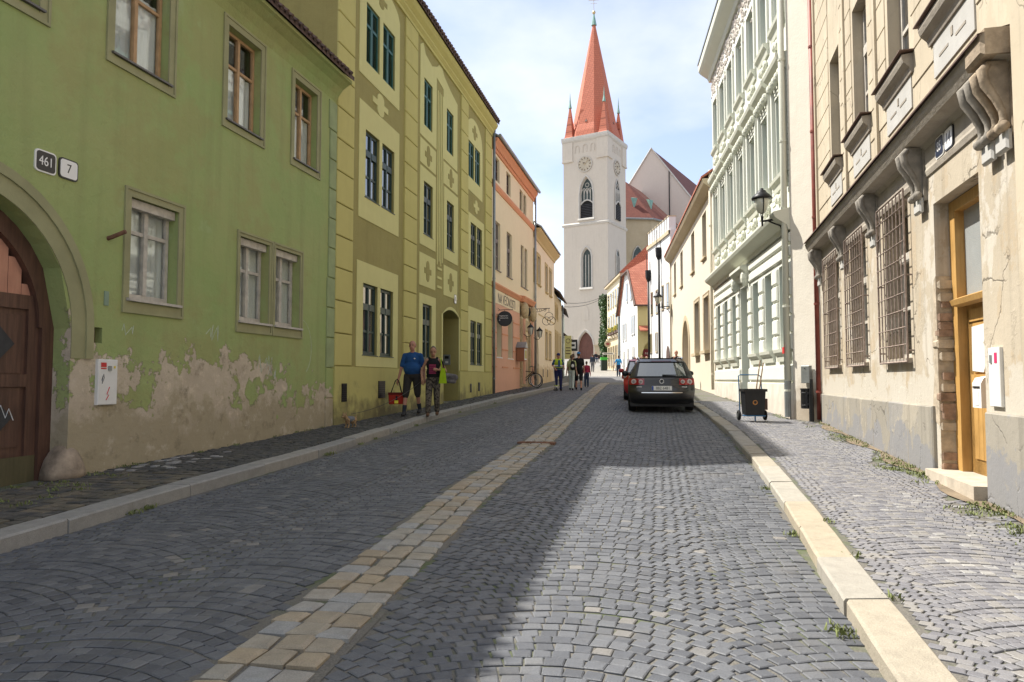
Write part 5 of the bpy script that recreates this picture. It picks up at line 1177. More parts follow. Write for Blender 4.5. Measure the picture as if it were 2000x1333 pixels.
# ------------------------------------------------------------------ cream corner house, ivy, bin, signs
B6 = thing('cream_corner_house', 'three-storey cream house with flower boxes beside the ivy', 'house', (10.65,68.6,0))
M_C6 = plaster('ivory_plaster', (.74,.67,.50), (.70,.62,.46), amt=.3, streak=.05, low=(.60,.48,.30), low_z=5.9, low_w=.2)
MB().box(0,7,0,11.2,1.8,11.9).obj('wall', M_C6, B6)
MB().add([(-.35,-.2,11.8),(-.35,11.5,11.8),(3.6,11.5,15.6),(3.6,-.2,15.6),(7.4,11.5,11.8),(7.4,-.2,11.8)],[(0,1,2,3),(3,2,4,5),(0,3,5),(1,4,2)]).obj('roof', M_TILE, B6)
MB().box(-.3,0,-.1,11.3,11.55,11.8).box(-.16,0,-.02,11.2,5.8,6.0).obj('cornice', M_STN, B6)
for i in range(6):
    for za, zb in ((9.1,10.7),(6.6,8.3),(2.9,5.0)): facing_window(B6, -.03, .7+i*1.75, 1.5+i*1.75, za, zb, M_STN)
M_FLOW = mat('yellow_flowers', (.50,.42,.06), .7, .3, 15)
for i in range(5):
    fb = MB().box(-.4,-.07,.5+i*1.75,1.7+i*1.75,6.15,6.42).obj('flower_box', M_BROWNW, B6); b = MB()
    for k in range(60): b.ell((R.uniform(-.5,-.1),R.uniform(.4,1.8)+i*1.75,R.uniform(6.35,6.9)),(.07,.07,.06),5,4)
    b.obj('flowers', M_FLOW if i % 2 else M_GRASS, fb)['kind'] = 'stuff'
B7 = thing('ivy_wall', 'narrow house corner wholly covered with dark green ivy', 'ivy', (10.55,81.0,0))
MB().box(.1,1.6,0,3.4,2.2,11.0).obj('wall', M_STN, B7)
M_IVY = mat('ivy_leaves', (.045,.095,.022), .6, .5, 5, 0)
b = MB()
for k in range(5200):
    z = R.uniform(2.5,11.2); s = R.uniform(.08,.17)
    if R.random() < .5: x, y = R.uniform(-.3,.25)-.12*math.sin(z*1.3), R.uniform(-.2,3.2)
    else: x, y = R.uniform(-.25,1.3), R.uniform(-.35,.1)-.1*math.sin(z*2)
    n_ = Vector((R.uniform(-1,1),R.uniform(-1,.2),R.uniform(-.4,.8))).normalized(); a = n_.orthogonal().normalized(); c = n_.cross(a); p = Vector((x,y,z))
    b.add([p-a*s,p-c*s*.7,p+a*s,p+c*s*.8],[(0,1,2,3)])
b.obj('leaves', M_IVY, B7)['kind'] = 'stuff'
bn = thing('litter_bin', 'dark bin with bright green lid standing before the ivy', 'bin', (9.72,75.8,g(75.8))); bn.scale = (.75,.75,.8)
MB().block(-.42,.42,-.4,.4,0,1.35,.03).obj('body', mat('dark_green_plastic',(.015,.03,.018),.5), bn); MB().prism([(-.46,1.36),(.42,1.36),(.56,1.55),(.42,1.74),(-.46,1.74)],-.42,.42).obj('lid', mat('bright_green_lid',(.06,.42,.05),.5), bn)
hs = thing('hanging_shop_sign', 'round pale hanging sign with red emblem beside the ivy', 'sign', (9.95,74.4,5.2))
MB().lathe([(.32,-.04),(.34,0),(.32,.04)],20).obj('disc', M_STN, hs).rotation_euler = (math.pi/2,0,0)
MB().ell((0,-.05,.0),(.2,.02,.15),10,6).obj('emblem', mat('faded_red_emblem',(.3,.08,.07),.6), hs); MB().tube([(-.4,0,.5),(.85,0,.5)],.025,5).tube([(0,0,.5),(0,0,.33)],.015,5).obj('bracket', M_IRON, hs)
ar = thing('arrow_sign', 'small white pointing sign under the round shop sign', 'sign', (9.85,74.4,4.1)); MB().prism([(-.4,0),(.75,0),(.75,.2),(-.4,.2),(-.5,.1)],-.02,.02).obj('panel', M_WHITE, ar); MB().box(-.3,.6,-.026,-.021,.07,.13).obj('lettering', M_BLACKP, ar)

# ------------------------------------------------------------------ church: tower, apse, nave
CH = thing('church_tower', 'pale church tower with red tiled spire and four corner turrets', 'church tower', (13.5,100,0), rad(180-30.6+180))
# local x from the near corner leftwards along the front is -x; front face lies in y=0
TA = 6.91
M_TOW = plaster('grey_cream_tower_render', (.60,.54,.46), (.56,.50,.42), amt=.6, streak=.3, bst=.12, bscale=12)
M_TRIMT = mat('pale_stone_trim', (.56,.53,.48), .85, .1, 2, .2)
M_LEADG = mat('leaded_glass', (.035,.055,.05), .3, .4, 3, .3, 12, spec=.5)
fh = [(-4.3,-2.3,24.6,30.6,.5,'pt',28.2),(-4.05,-2.6,14.6,20.3,.4,'pt',19.0),(-4.75,-2.3,3.6,8.3,.5,'pt',6.1)]
facade(CH, -TA, 0, 3.0, 36.4, fh, M_TOW, dep=TA)
# right face has its own openings set proud as framed recesses
def pointed(name, B, x0, x1, z0, zs, za, y, m, th=.05, flip=False):
    p = [(x0,z0),(x1,z0)]+[(x,z) for x,z in reversed(arch_pts(x0,x1,zs,za,'pt',14))]
    if flip: return MB().add([(y-th,x,z) for x,z in p]+[(y,x,z) for x,z in p],[tuple(range(len(p))),tuple(range(2*len(p)-1,len(p)-1,-1))]+[(i,i+len(p),(i+1)%len(p)+len(p),(i+1)%len(p)) for i in range(len(p))]).obj(name, m, B)
    return MB().prism(p, y, y+th).obj(name, m, B)
def gothic(B, x0, x1, z0, zs, za, y, tracery, louvre=None):
    o = pointed('window', B, x0, x1, z0, zs, za, y, M_LEADG)
    b = MB(); w_ = x1-x0
    for k in range(1,3 if not tracery else 4): x = x0+w_*k/(3 if not tracery else 4); b.box(x-.05,x+.05,y-.1,y,z0,zs+(za-zs)*.3)
    p = arch_pts(x0,x1,zs,za,'pt',14); b.tube([(x0,y-.05,z0)]+[(x,y-.05,z) for x,z in p]+[(x1,y-.05,z0)],.09,4)
    if tracery:
        for s in (0,1,2): b.tube([(q,y-.06,r) for q,r in arch_pts(x0+w_*s/4,x0+w_*(s+2)/4,zs-.1,zs+.9,'pt',8)],.05,4)
        b.ring((x0+w_/2,y-.06,zs+1.35),.28,.05,'y',12,4)
    b.obj('tracery', M_TRIMT, o)
    if louvre:
        l = MB().prism([(x0,z0),(x1,z0)]+[(x,z) for x,z in reversed(arch_pts(x0,x1,louvre-.6,louvre,'seg',10))], y-.16, y-.11).obj('louvre_opening', M_ROOM, o)
        for k in range(9): MB().box(x0,x1,y-.19,y-.161,z0+.1+k*.24,z0+.17+k*.24).obj('slat', mat('slate_louvre',(.05,.05,.06),.6), l)
        MB().tube([(x0,y-.17,louvre-.6)]+[(x,y-.17,z) for x,z in arch_pts(x0,x1,louvre-.6,louvre,'seg',10)]+[(x1,y-.17,louvre-.6)],.12,4).obj('arch_trim', M_TRIMT, o)
    return o
gothic(CH, -4.3,-2.3,24.6,28.2,30.6,.42,True,27.3); gothic(CH, -4.05,-2.6,14.6,19.0,20.3,.34,False)
dd = pointed('door', CH, -4.75,-2.3,3.6,6.1,8.3,.42, wood('red_brown_door_wood',(.13,.05,.035),(.17,.07,.05)))
for k in range(7): MB().box(-4.7+k*.34,-4.38+k*.34,.395,.42,3.7,6.3).obj('board', MATS['red_brown_door_wood'], dd)
for k, (x0,x1,z0,zs,za) in enumerate(((-4.3,-2.3,24.6,28.2,30.6),(-4.05,-2.6,14.6,19.0,20.3),(-4.75,-2.3,3.6,6.1,8.3))):
    p = [(x0-.12,z0)]+[(x0-.12+(x1-x0+.24)*i/14, zs+(za+.25-zs)*curve_h('pt',2*i/14-1)) for i in range(15)]+[(x1+.12,z0)]
    MB().tube([(x,-.03,z) for x,z in p],.13,5).obj('arch_trim', M_TRIMT, CH)
    if k < 2: MB().sweep_x([(0,z0-.3),(-.25,z0-.25),(-.2,z0-.05),(0,z0+.1)],x0-.3,x1+.3).obj('window_ledge', M_TRIMT, CH)
# right face: tall windows (set on the x=0 plane)
MX = Matrix.Rotation(rad(90),4,'Z')
side = link('side_face', MB().box(.02,TA-.02,-.012,.0,4,36.3).mesh('side_face', M_TOW), CH); side.rotation_euler = (0,0,rad(90)); side.location = (0,0,0)
def on_side(z0, zs, za, x0, x1, tr, lv=None):
    o = gothic(CH, x0, x1, z0, zs, za, -.045, tr, lv); o.rotation_euler = (0,0,rad(90)); return o
on_side(24.6,28.2,30.6,2.5,4.4,True,27.3); on_side(14.6,19.0,20.3,2.7,4.1,False)
def belt(z, prof):
    b = MB(); b.sweep_x([(y,z+q) for y,q in prof], -TA-.2, .2); o = b.obj('string_course', M_TRIMT, CH)
    b2 = MB(); b2.sweep_x([(y,z+q) for y,q in prof], -.2, TA+.2); o2 = b2.obj('string_course', M_TRIMT, CH); o2.rotation_euler = (0,0,rad(90))
belt(23.6, [(.0,0),(-.12,.05),(-.22,.3),(0,.5)]); belt(35.9, [(0,0),(-.25,.25),(-.32,.5),(-.32,.7),(0,.7)])
# clock faces with numerals ring and hands
def clock(x, z, rot, k=1.):
    o = MB().lathe([(1.1,0),(1.1,.06),(1.06,.07)],36).obj('clock_face', mat('worn_clock_plaster',(.50,.44,.34),.8,.15,3), CH)
    o.rotation_euler = (math.pi/2,0,rot); o.location = (x,-.05,z) if rot == 0 else (.05,x,z)
    b = MB()
    for i in range(12):
        a = i*math.pi/6; b.tube([(.74*math.cos(a),.74*math.sin(a),.08),(.98*math.cos(a),.98*math.sin(a),.08)],.05,4)
    b.obj('numerals', M_BROWNW, o); MB().ring((0,0,.06),1.1,.06,'z',36,5).obj('rim', M_TRIMT, o)
    MB().tube([(-.1,-.1,.1),(.62,.62,.1)],.045,4).obj('hand', M_STN, o); MB().tube([(.1,.1,.11),(-.28,.2,.11)],.06,4).obj('hand', M_BROWNW, o); MB().ell((0,0,.1),(.16,.16,.05),10,6).obj('hub', M_STN, o)
clock(-3.45, 32.5, 0); clock(3.45, 32.3, rad(90))
for k in range(5):
    for f in (0, 1):
        x = -TA+1.0+k*1.22; q = MB(); p = arch_pts(-.3,.3,35.0,35.4,'round',8); pp = [(-.3,33.9 if k in (0,4) else 34.3)]+p+[(.3,33.9 if k in (0,4) else 34.3)]
        q.tube([((x if f == 0 else -x)+a,-.04,z) for a,z in pp],.06,4); o = q.obj('blind_arch', M_TOW, CH)
        if f: o.rotation_euler = (0,0,rad(90))
# corner turrets' corbelled blocks
for (x,y) in ((-TA,0),(0,0),(0,TA),(-TA,TA)):
    MB().box(x-.95 if x < -1 else x-.85,x+.85 if x < -1 else x+.95,y-.95 if False else y-.18,y+.85,33.3,36.0).obj('corner_block', M_TOW, CH) if False else None
def corner_block(x0,x1,y0,y1): MB().box(x0,x1,y0,y1,33.2,36.0).box(x0-.06,x1+.06,y0-.06,y1+.06,33.1,33.3).obj('corner_block', M_TOW, CH)
corner_block(-TA-.14,-TA+1.5,-.14,1.4); corner_block(-1.6,.14,-.14,1.6); corner_block(-1.4,.14,TA-1.5,TA+.14)
# spire: octagonal with flared foot
def spire(cx, cy, r, z0, z1, flare, n, m, name, rot=math.pi/8):
    return MB().lathe([(r*flare,z0),(r*1.02,z0+(z1-z0)*.07),(r*.86,z0+(z1-z0)*.16),(r*.06,z1)], n, (0,0,0)), m
def mk_spire(name, cx, cy, r, z0, z1, flare, n, rot, m):
    b = MB(); prof = [(r*flare,0),(r*.99,(z1-z0)*.05),(r*.89,(z1-z0)*.11),(r*.05,(z1-z0))]; b.lathe(prof,n); o = b.obj(name, m, CH, (cx,cy,z0)); o.rotation_euler = (0,0,rot); return o
cxs, cys = -TA/2, TA/2
MB().box(-TA-.25,.25,-.25,TA+.25,36.58,36.75).obj('eaves', M_TRIMT, CH)
sp = mk_spire('spire', cxs, cys, TA*.54, 36.7, 54.7, 1.04, 8, math.pi/8, M_SPIRE)
MB().lathe([(.42,-.1),(.30,.5),(.08,1.7),(.0,1.8)],8,(0,0,17.9)).obj('copper_cap', M_COPPER, sp); MB().ell((0,0,19.8),(.26,.26,.28),10,8).obj('gilt_ball', mat('gilt_metal',(.6,.45,.25),.4,.1,3,0,60,.8), sp)
MB().tube([(0,0,20.0),(0,0,22.7)],.05,6).tube([(-.8,.0,21.7),(.8,.0,21.7)],.05,6).tube([(-.5,0,21.2),(.5,0,21.2)],.03,6).obj('cross', M_TRIMT, sp)
for k in range(8):
    a = k*math.pi/4+math.pi/8
    for zz, rr, q_ in ((2.2,.83,.8),(11.4,.25,.5)):
        r = TA*.54*rr*math.cos(math.pi/8)+.0; x, y = r*math.cos(a), r*math.sin(a); t = Vector((-math.sin(a),math.cos(a),0)); d_ = Vector((math.cos(a),math.sin(a),0)); p = Vector((x,y,zz))
        t *= q_; d_ *= q_; MB().add([p-t*.25,p+t*.25,p+Vector((0,0,.6*q_))-d_*.08,p-t*.25+d_*.3,p+t*.25+d_*.3,p+Vector((0,0,.55*q_))+d_*.15],[(3,4,5),(0,3,5,2),(1,2,5,4),(0,1,4,3)]).obj('dormer', M_BROWNW, sp)
for (x,y) in ((-TA+.75,.75),(-.75,.75),(-.75,TA-.75),(-TA+.75,TA-.75)):
    t = mk_spire('turret', x, y, .82, 36.72, 42.0, 1.3, 4, math.pi/4, M_SPIRE); t.scale = (1.1,1.1,1)
    MB().lathe([(.2,4.7),(.24,4.75),(.1,5.6),(.0,7.2)],6).obj('copper_tip', M_COPPER, t)
cb = MB(); cb.box(-TA-2.2,-TA+1.6,-.6,-.02,3.0,6.2).box(-1.9,.6,-.6,-.02,3.0,6.2).box(-TA-2.3,-TA+1.7,-.7,0,6.2,6.4).box(-2.0,.7,-.7,0,6.2,6.4).obj('porch_wall', M_STN, CH)
ep = MB(); ep.box(-3.9,-3.0,-.06,0,10.0,11.4).prism([(-3.9,11.4),(-3.0,11.4),(-3.45,12.2)],-.06,0); ep.obj('relief_tablet', M_TOW, CH)
# apse and nave (one church body behind the tower)
NV = thing('church_nave', 'church nave with tall gable, red tiled apse roof and Gothic windows behind the tower', 'church', (24.7,125,0), rad(-30.6))
M_NAV = plaster('pinkish_gable_render', (.60,.53,.47), (.55,.49,.43), amt=.35, streak=.1, bst=.1)
GH, GW = 42.3, 9.5
MB().prism([(-GW,5),(GW,5),(GW,29.0),(0,GH),(-GW,29.0)],0,.9).obj('gable_wall', M_NAV, NV)
MB().add([(-GW-.3,.5,28.6),(0,.5,GH+.1),(0,34,GH+.1),(-GW-.3,34,28.6),(GW+.3,.5,28.6),(GW+.3,34,28.6)],[(0,1,2,3),(1,4,5,2)]).obj('roof', M_CHOIR, NV)
MB().tube([(-GW-.2,-.05,28.9),(0,-.05,GH+.15),(GW+.2,-.05,28.9)],.2,5).obj('coping', M_TRIMT, NV); MB().box(-GW,GW,.9,34,5,28.6).obj('wall', M_NAV, NV)
for (x, y, z) in ((5.5,9,36.0),(4.5,16,37.2)): MB().add([(x,y,z),(x+1.2,y,z-1.7),(x+1.3,y-.8,z-.9),(x+1.3,y+.8,z-.9),(x+1.9,y-.8,z-2.2),(x+1.9,y+.8,z-2.2)],[(2,4,5,3),(0,2,3),(0,1,4,2),(0,3,5,1)]).obj('dormer', M_COPPER, NV)
AR_ = 7.5; ac = (-1.94,-7.5); ws = MB(); rs_ = MB(); lip = MB()
angs = [180+k*36 for k in range(6)]; ZT = 34.9
pa = [(ac[0]+AR_*math.cos(rad(a)),ac[1]+AR_*math.sin(rad(a))) for a in angs]
e = lambda v: (ac[0]+(v[0]-ac[0])*1.06, ac[1]+(v[1]-ac[1])*1.06)
for p, q in zip(pa[:-1], pa[1:]):
    ws.quad((p[0],p[1],5),(q[0],q[1],5),(q[0],q[1],27.0),(p[0],p[1],27.0))
    rs_.quad((*e(p),26.9),(*e(q),26.9),(ac[0],ac[1],ZT)); lip.tube([(*e(p),26.9),(*e(q),26.9)],.16,5)
for k, p in ((0,pa[0]),(1,pa[-1])):
    q = (p[0],.2); r_ = e(p); ws.quad((p[0],p[1],5),(p[0],p[1],27),(q[0],q[1],27),(q[0],q[1],5)); rs_.quad((r_[0],r_[1],26.9),(ac[0],ac[1],ZT),(ac[0],.2,ZT),(r_[0],.2,26.9)); lip.tube([(r_[0],r_[1],26.9),(r_[0],.0,26.9)],.16,5)
ws.obj('apse_wall', M_STN, NV); ro = rs_.obj('apse_roof', M_CHOIR, NV); lip.obj('gutter', M_ZINC, ro)
for i, (p, q) in enumerate(zip(pa[:-1], pa[1:])):
    mx_, my_ = (p[0]+q[0])/2, (p[1]+q[1])/2; a = math.atan2(q[1]-p[1], q[0]-p[0])
    o = gothic(NV, -.9,.9,12.,20.5,22.6,-.06,False); o.location = (mx_,my_,0); o.rotation_euler = (0,0,a)
    MB().box(-.35,.35,-.9,.1,5,25).obj('buttress', M_STN, NV, (p[0],p[1],0)).rotation_euler = (0,0,a-rad(18))
    tx, ty = (mx_*.6+ac[0]*.4, my_*.6+ac[1]*.4)
    d_ = MB().add([(0,0,1.2),(-.55,-1.0,.9),(.55,-1.0,.9),(-.1,-1.0,-.6),(.1,-1.0,-.6)],[(0,1,2),(1,3,4,2),(0,3,1),(0,2,4)]).obj('dormer', M_COPPER, ro, (tx,ty,29.9)); d_.rotation_euler = (0,0,a)
b = MB(); b.tube([(3.2,-.12,14),(3.2,-.12,38.0)],.09,6).obj('downpipe', M_IRON, NV)
# two sagging wires across the street near the tower
for k, nm in enumerate(('upper thin wire spanning the street before the tower','lower thin wire spanning the street before the tower')):
    P0, P1 = Vector((4.3,59.4,7.9-.35*k)), Vector((10.6,80.2,11.1-.15*k))
    pts = [P0.lerp(P1,t/8)-Vector((0,0,1.6*(t/8)*(1-t/8))) for t in range(9)]
    tag(MB().tube(pts,.022,4).obj('overhead_wire', M_IRON), nm, 'wire', 'overhead wires')

# ------------------------------------------------------------------ people
def skin_mat(name, c): return mat(name, c, .55, .08, 8, .05, 60, spec=.4)
M_SK1 = skin_mat('ruddy_skin', (.42,.21,.145)); M_SK2 = skin_mat('tanned_skin', (.36,.19,.12)); M_SK3 = skin_mat('light_skin', (.50,.30,.22))
def cloth(name, c, var=.12): return mat(name, c, .9, var, 10, .35, 70, spec=.2)
def blobby(b, name, m, parent, vox):
    o = b.obj(name, m, parent); md = o.modifiers.new('remesh','REMESH'); md.mode = 'VOXEL'; md.voxel_size = vox; md.use_smooth_shade = True
    s = o.modifiers.new('smooth','SMOOTH'); s.factor = .5; s.iterations = 3; return o
def person(label, X, Y, face, h=1.75, dz=.02, build=1., feet=((-.09,.0),(.09,.0)), lift=(0,0), hands=None, elbows=None, skin=M_SK1, top=None, sleeve=.55, bottom=None, leg=1.0, shoe=None, hair=None, hair_style='short', cap=None, vox=.014, head_tilt=0., belly=0., face_detail=False, female=False, loose=0., vest=None, socks=None, crop=False, sit=False, group='people in the street'):
    """one figure facing -y before it is turned by `face` degrees; hands are wrist positions"""
    o = thing('person', label, 'person', (X,Y,g(Y)+dz), rad(face), group); k = h/1.75; o.scale = (k,k,k)
    bw = build; sh = (.165 if female else .178)*(1+.35*(build-1))/build
    hz = .50 if sit else .91
    hip = [Vector((-.09*bw,0,hz)), Vector((.09*bw,0,hz))]
    ank = [Vector((f[0],f[1],.085+l)) for f, l in zip(feet, lift)]
    knee = []
    for i in range(2):
        if sit: kn = Vector((hip[i].x*1.2,-.42,.5))
        else:
            kn = hip[i].lerp(ank[i],.5)+Vector((0,-.035-.5*lift[i],0)); kn.z = .49+lift[i]*.4
        knee.append(kn)
    zo = hz-.91; S_ = [Vector((-sh*bw,0,1.405+zo)), Vector((sh*bw,0,1.405+zo))]
    hands = hands or ((-.26,-.05,.84),(.26,-.05,.84)); wr_ = [Vector(q)+Vector((0,0,zo)) for q in hands]; el = []
    for i in range(2):
        if elbows: el.append(Vector(elbows[i])+Vector((0,0,zo)))
        else:
            m_ = S_[i].lerp(wr_[i],.5); d = (wr_[i]-S_[i]).length; off = math.sqrt(max(0,.285**2-(d/2)**2)); el.append(m_+Vector(((-1,1)[i]*.35,.85,-.15)).normalized()*off)
    hd = Vector((0,-.02-.05*max(0,head_tilt),1.635+zo-.02*max(0,head_tilt)))
    b = MB()
    b.ell((0,0,hz+.04),(.15*bw,.11,.13)); b.ell((0,-.015-belly*.5,1.10+zo),(.135*bw+belly,.10+belly,.17)); b.ell((0,0,1.30+zo),(.15*(1+.5*(bw-1)),.11,.19)); b.cap((-sh*bw*.8,0,1.40+zo),(sh*bw*.8,0,1.40+zo),.048,.048)
    b.cap((0,.01,1.42+zo),(hd.x,hd.y+.015,1.56+zo),.058*bw,.052)
    ht = head_tilt
    def H(x, y, z): c, s = math.cos(ht*.4), math.sin(ht*.4); return (hd.x+x, hd.y+y*c-z*s*-1*-1, hd.z+z*c+y*s)
    b.ell(H(0,.01,.02),(.080,.098,.105)); b.ell(H(0,-.03,-.058),(.061,.066,.068)); b.cap(H(0,-.095,.005),H(0,-.112,-.025),.010,.014)
    for s in (-1,1): b.ell(H(s*.076,.012,-.005),(.014,.022,.032),8,6)
    for i in range(2):
        b.cap(hip[i],knee[i],.082*bw,.058); b.cap(knee[i],ank[i],.056,.038); b.cap(knee[i].lerp(ank[i],.25)+Vector((0,.015,0)),knee[i].lerp(ank[i],.45)+Vector((0,.015,0)),.05,.045)
        b.cap(ank[i]-Vector((0,-.04,.05)),ank[i]+Vector((0,-.13,-.055)),.032,.03)
        b.cap(S_[i],el[i],.046,.040); b.cap(el[i],wr_[i],.040,.027)
        d = (wr_[i]-el[i]).normalized(); sx = (-1,1)[i]; pm = wr_[i]+d*.05
        b.cap(wr_[i],wr_[i]+d*.075,.028,.034,8)
        a = Vector((0,1,0)) if abs(d.z) > .6 else Vector((0,0,1)); a = (a-d*a.dot(d)).normalized(); inn = Vector((-sx,0,0)); inn = (inn-d*inn.dot(d)-a*inn.dot(a)).normalized()
        for q, ln in zip((-1.5,-.5,.5,1.5),(.062,.075,.07,.052)):
            p0 = wr_[i]+d*.08+a*q*.018; p1 = p0+d*ln*.55+inn*.008; p2 = p1+d*ln*.35+inn*.025; b.cap(p0,p1,.0095,.009,6); b.cap(p1,p2,.009,.008,6)
        t0 = wr_[i]+d*.03-a*.025; t1 = t0+d*.035-a*.02+inn*.01; b.cap(t0,t1,.012,.011,6); b.cap(t1,t1+d*.03+inn*.008,.011,.009,6)
    body = blobby(b, 'body', skin, o, vox*.72)
    if face_detail:
        for s in (-1,1): MB().ell(H(s*.031,-.088,.012),(.012,.008,.007),8,6).obj('eye', M_BLACKP, o); MB().cap(H(s*.018,-.09,.034),H(s*.046,-.082,.034),.004,.004,6).obj('eyebrow', hair or M_BROWNW, o)
        MB().cap(H(-.02,-.092,-.06),H(.02,-.092,-.06),.006,.006,6).obj('mouth', mat('lip_colour',(.30,.10,.08),.6), o)
    if top:
        t = MB(); zt = 0; e = .022+loose
        t.ell((0,0,1.29+zo),(.15*(1+.5*(bw-1))+e,.11+e,.185)); t.ell((0,-.015-belly*.5,1.10+zo),(.135*bw+belly+e,.10+belly+e,.18)); t.ell((0,0,hz+.1),(.15*bw+e,.11+e,.12))
        if sleeve > 0 or not female: t.cap((-sh*bw*.8,0,1.405+zo),(0,0,1.44+zo),.062,.066); t.cap((0,0,1.44+zo),(sh*bw*.8,0,1.405+zo),.066,.062)
        else:
            for s in (-1,1): t.cap((s*.095,-.05,1.32+zo),(s*.10,0,1.465+zo),.04,.03); t.cap((s*.10,0,1.465+zo),(s*.095,.06,1.32+zo),.03,.04)
        for i in range(2):
            if sleeve > 0:
                if sleeve <= .6: t.cap(S_[i],S_[i].lerp(el[i],sleeve/.55*.78),.062,.060)
                else: t.cap(S_[i],el[i],.064*bw,.055); t.cap(el[i],el[i].lerp(wr_[i],.92),.053,.042)
        blobby(t, 'shirt', top, o, vox)
    if bottom:
        t = MB(); e = .018+loose*.5
        t.ell((0,0,hz+.03),(.155*bw+e,.115+e,.13))
        for i in range(2):
            t.cap(hip[i],knee[i] if leg > .5 else hip[i].lerp(knee[i],leg*2),.09*bw+e*.5,.07+e*.6)
            if leg > .5: t.cap(knee[i],knee[i].lerp(ank[i],min(.97,(leg-.5)*2)),.07+e*.5,.052+e*.6)
        blobby(t, 'trousers' if leg > .7 else 'shorts', bottom, o, vox)
    if vest:
        t = MB(); e = .036; t.ell((0,0,1.29+zo),(.155*bw+e,.115+e,.19)); t.ell((0,-.01,1.06+zo),(.15*bw+e,.11+e,.17)); t.cap((-.13,0,1.43+zo),(.13,0,1.43+zo),.07,.07)
        blobby(t, 'vest', vest, o, vox)
        for z, m_, hh in ((1.16,M_WHITE,.04),(1.04,cloth('navy_cloth',(.015,.02,.06)),.06)):
            t = MB(); n = 24; vs = []
            for i in range(n):
                a = 2*math.pi*i/n
                for zz in (z-hh/2,z+hh/2): vs.append(((.155*bw+.052)*math.cos(a),(.115+.052)*math.sin(a),zz+zo))
            t.add(vs,[(2*i,2*((i+1)%n),2*((i+1)%n)+1,2*i+1) for i in range(n)]); t.obj('vest_band', m_, o, smooth=True)
        t = MB().box(-.05,.05,-.175,-.165,1.1,1.42); t.obj('vest_opening', top, o)
    if shoe:
        for i in range(2):
            t = MB(); a = ank[i]; t.cap(a+Vector((0,.045,-.045)),a+Vector((0,-.13,-.06)),.046,.042); t.cap(a+Vector((0,.03,-.02)),a+Vector((0,-.02,-.02)),.045,.045)
            so = blobby(t, 'shoe', shoe, o, vox*.8); 
            MB().cap(a+Vector((0,.05,-.078)),a+Vector((0,-.14,-.078)),.047,.044,12,(1,.2)).obj('sole', M_BLACKP, so) if face_detail else None
    if socks:
        for i in range(2): blobby(MB().cap(ank[i]+Vector((0,0,.02)),ank[i].lerp(knee[i],.32),.046,.054), 'sock', socks, o, vox)
    if hair:
        t = MB()
        if hair_style == 'bald': t.ell(H(0,.045,.01),(.085,.068,.075)); 
        else:
            t.ell(H(0,.026,.045),(.082,.088,.085)); t.ell(H(0,.05,-.01),(.074,.062,.075))
        if hair_style == 'long': t.cap(H(0,.06,0),H(0,.075,-.2),.07,.05); t.ell(H(-.05,.04,-.07),(.035,.05,.1)); t.ell(H(.05,.04,-.07),(.035,.05,.1))
        if hair_style == 'tail': t.cap(H(0,.1,.03),H(0,.14,-.2),.035,.022)
        if hair_style == 'bun': t.ell(H(0,.09,.09),(.045,.045,.04))
        blobby(t, 'hair', hair, o, vox*.75)
    if cap:
        t = MB(); t.ell(H(0,.012,.055),(.088,.106,.08)); t.ell(H(0,-.105,.035),(.065,.075,.012)); blobby(t, 'cap', cap, o, vox*.75)
    return o
M_JEAN = cloth('blue_jeans', (.035,.05,.09)); M_BLK = cloth('black_cloth', (.014,.014,.016)); M_HAIRB = mat('brown_hair', (.06,.035,.022), .6, .3, 20, .3); M_HAIRG = mat('grey_hair', (.22,.19,.16), .6, .3, 20, .3)
M_HAIRD = mat('blond_hair', (.22,.13,.06), .6, .3, 20, .3)
YA = 17.45
man = person('balding man in blue t-shirt and dark shorts walking with a red bag', -2.42, YA, -6, 1.80, SW+.03, 1.14, ((-.14,-.22),(.13,.20)), (.0,.05),
    hands=((-.33,-.04,.84),(.30,-.04,.86)), skin=M_SK1, top=cloth('royal_blue_cloth',(.018,.07,.20)), sleeve=.58, bottom=cloth('dark_grey_cloth',(.035,.032,.03)), leg=.56, shoe=cloth('grey_trainers',(.05,.05,.052)), socks=cloth('dark_blue_socks',(.03,.035,.05)), hair=mat('sandy_hair',(.20,.125,.07),.6,.3,20,.4), hair_style='bald', vox=.011, belly=.035, face_detail=True, loose=.006, group='couple on the left pavement')
MB().ell((.085,-.150,1.33),(.022,.006,.015),8,5).obj('chest_logo', M_WHITE, man)
def camou(name):
    m, N, L, b = nodes(name); v = objc(N); n1 = noise(N, L, 16, 5, v, .7)
    L.new(ramp(N, L, n1, [(.42,(.02,.018,.017)),(.5,(.055,.045,.035)),(.56,(.16,.135,.10)),(.66,(.03,.025,.022))]), b.inputs['Base Color']); setp(b, Roughness=.9); return m
wom = person('woman in black tank top and patterned trousers beside the man in blue', -1.90, YA-.15, 4, 1.66, SW+.03, .98, ((-.12,-.20),(.10,.10)), (.0,.02),
    hands=((-.27,-.16,.88),(.13,-.20,1.16)), elbows=((-.29,.04,1.13),(.31,.03,1.13)), skin=M_SK2, top=M_BLK, sleeve=0, bottom=camou('patterned_trouser_cloth'), leg=.97, shoe=cloth('brown_sandals',(.13,.075,.045)), hair=mat('ash_brown_hair',(.10,.075,.055),.6,.4,20,.4), hair_style='bun', vox=.011, head_tilt=.7, face_detail=True, female=True, loose=.012, belly=.015, group='couple on the left pavement')
pr_ = MB().add([(-.095,-.152,1.02),(.075,-.152,1.02),(.085,-.148,1.30),(-.105,-.148,1.30)],[(0,1,2,3)])
for k in range(5): MB().box(-.095,.075,-.172,-.160,1.06+k*.05,1.092+k*.05).obj('pink_print', mat('pink_print',(.30,.03,.09),.8), wom)
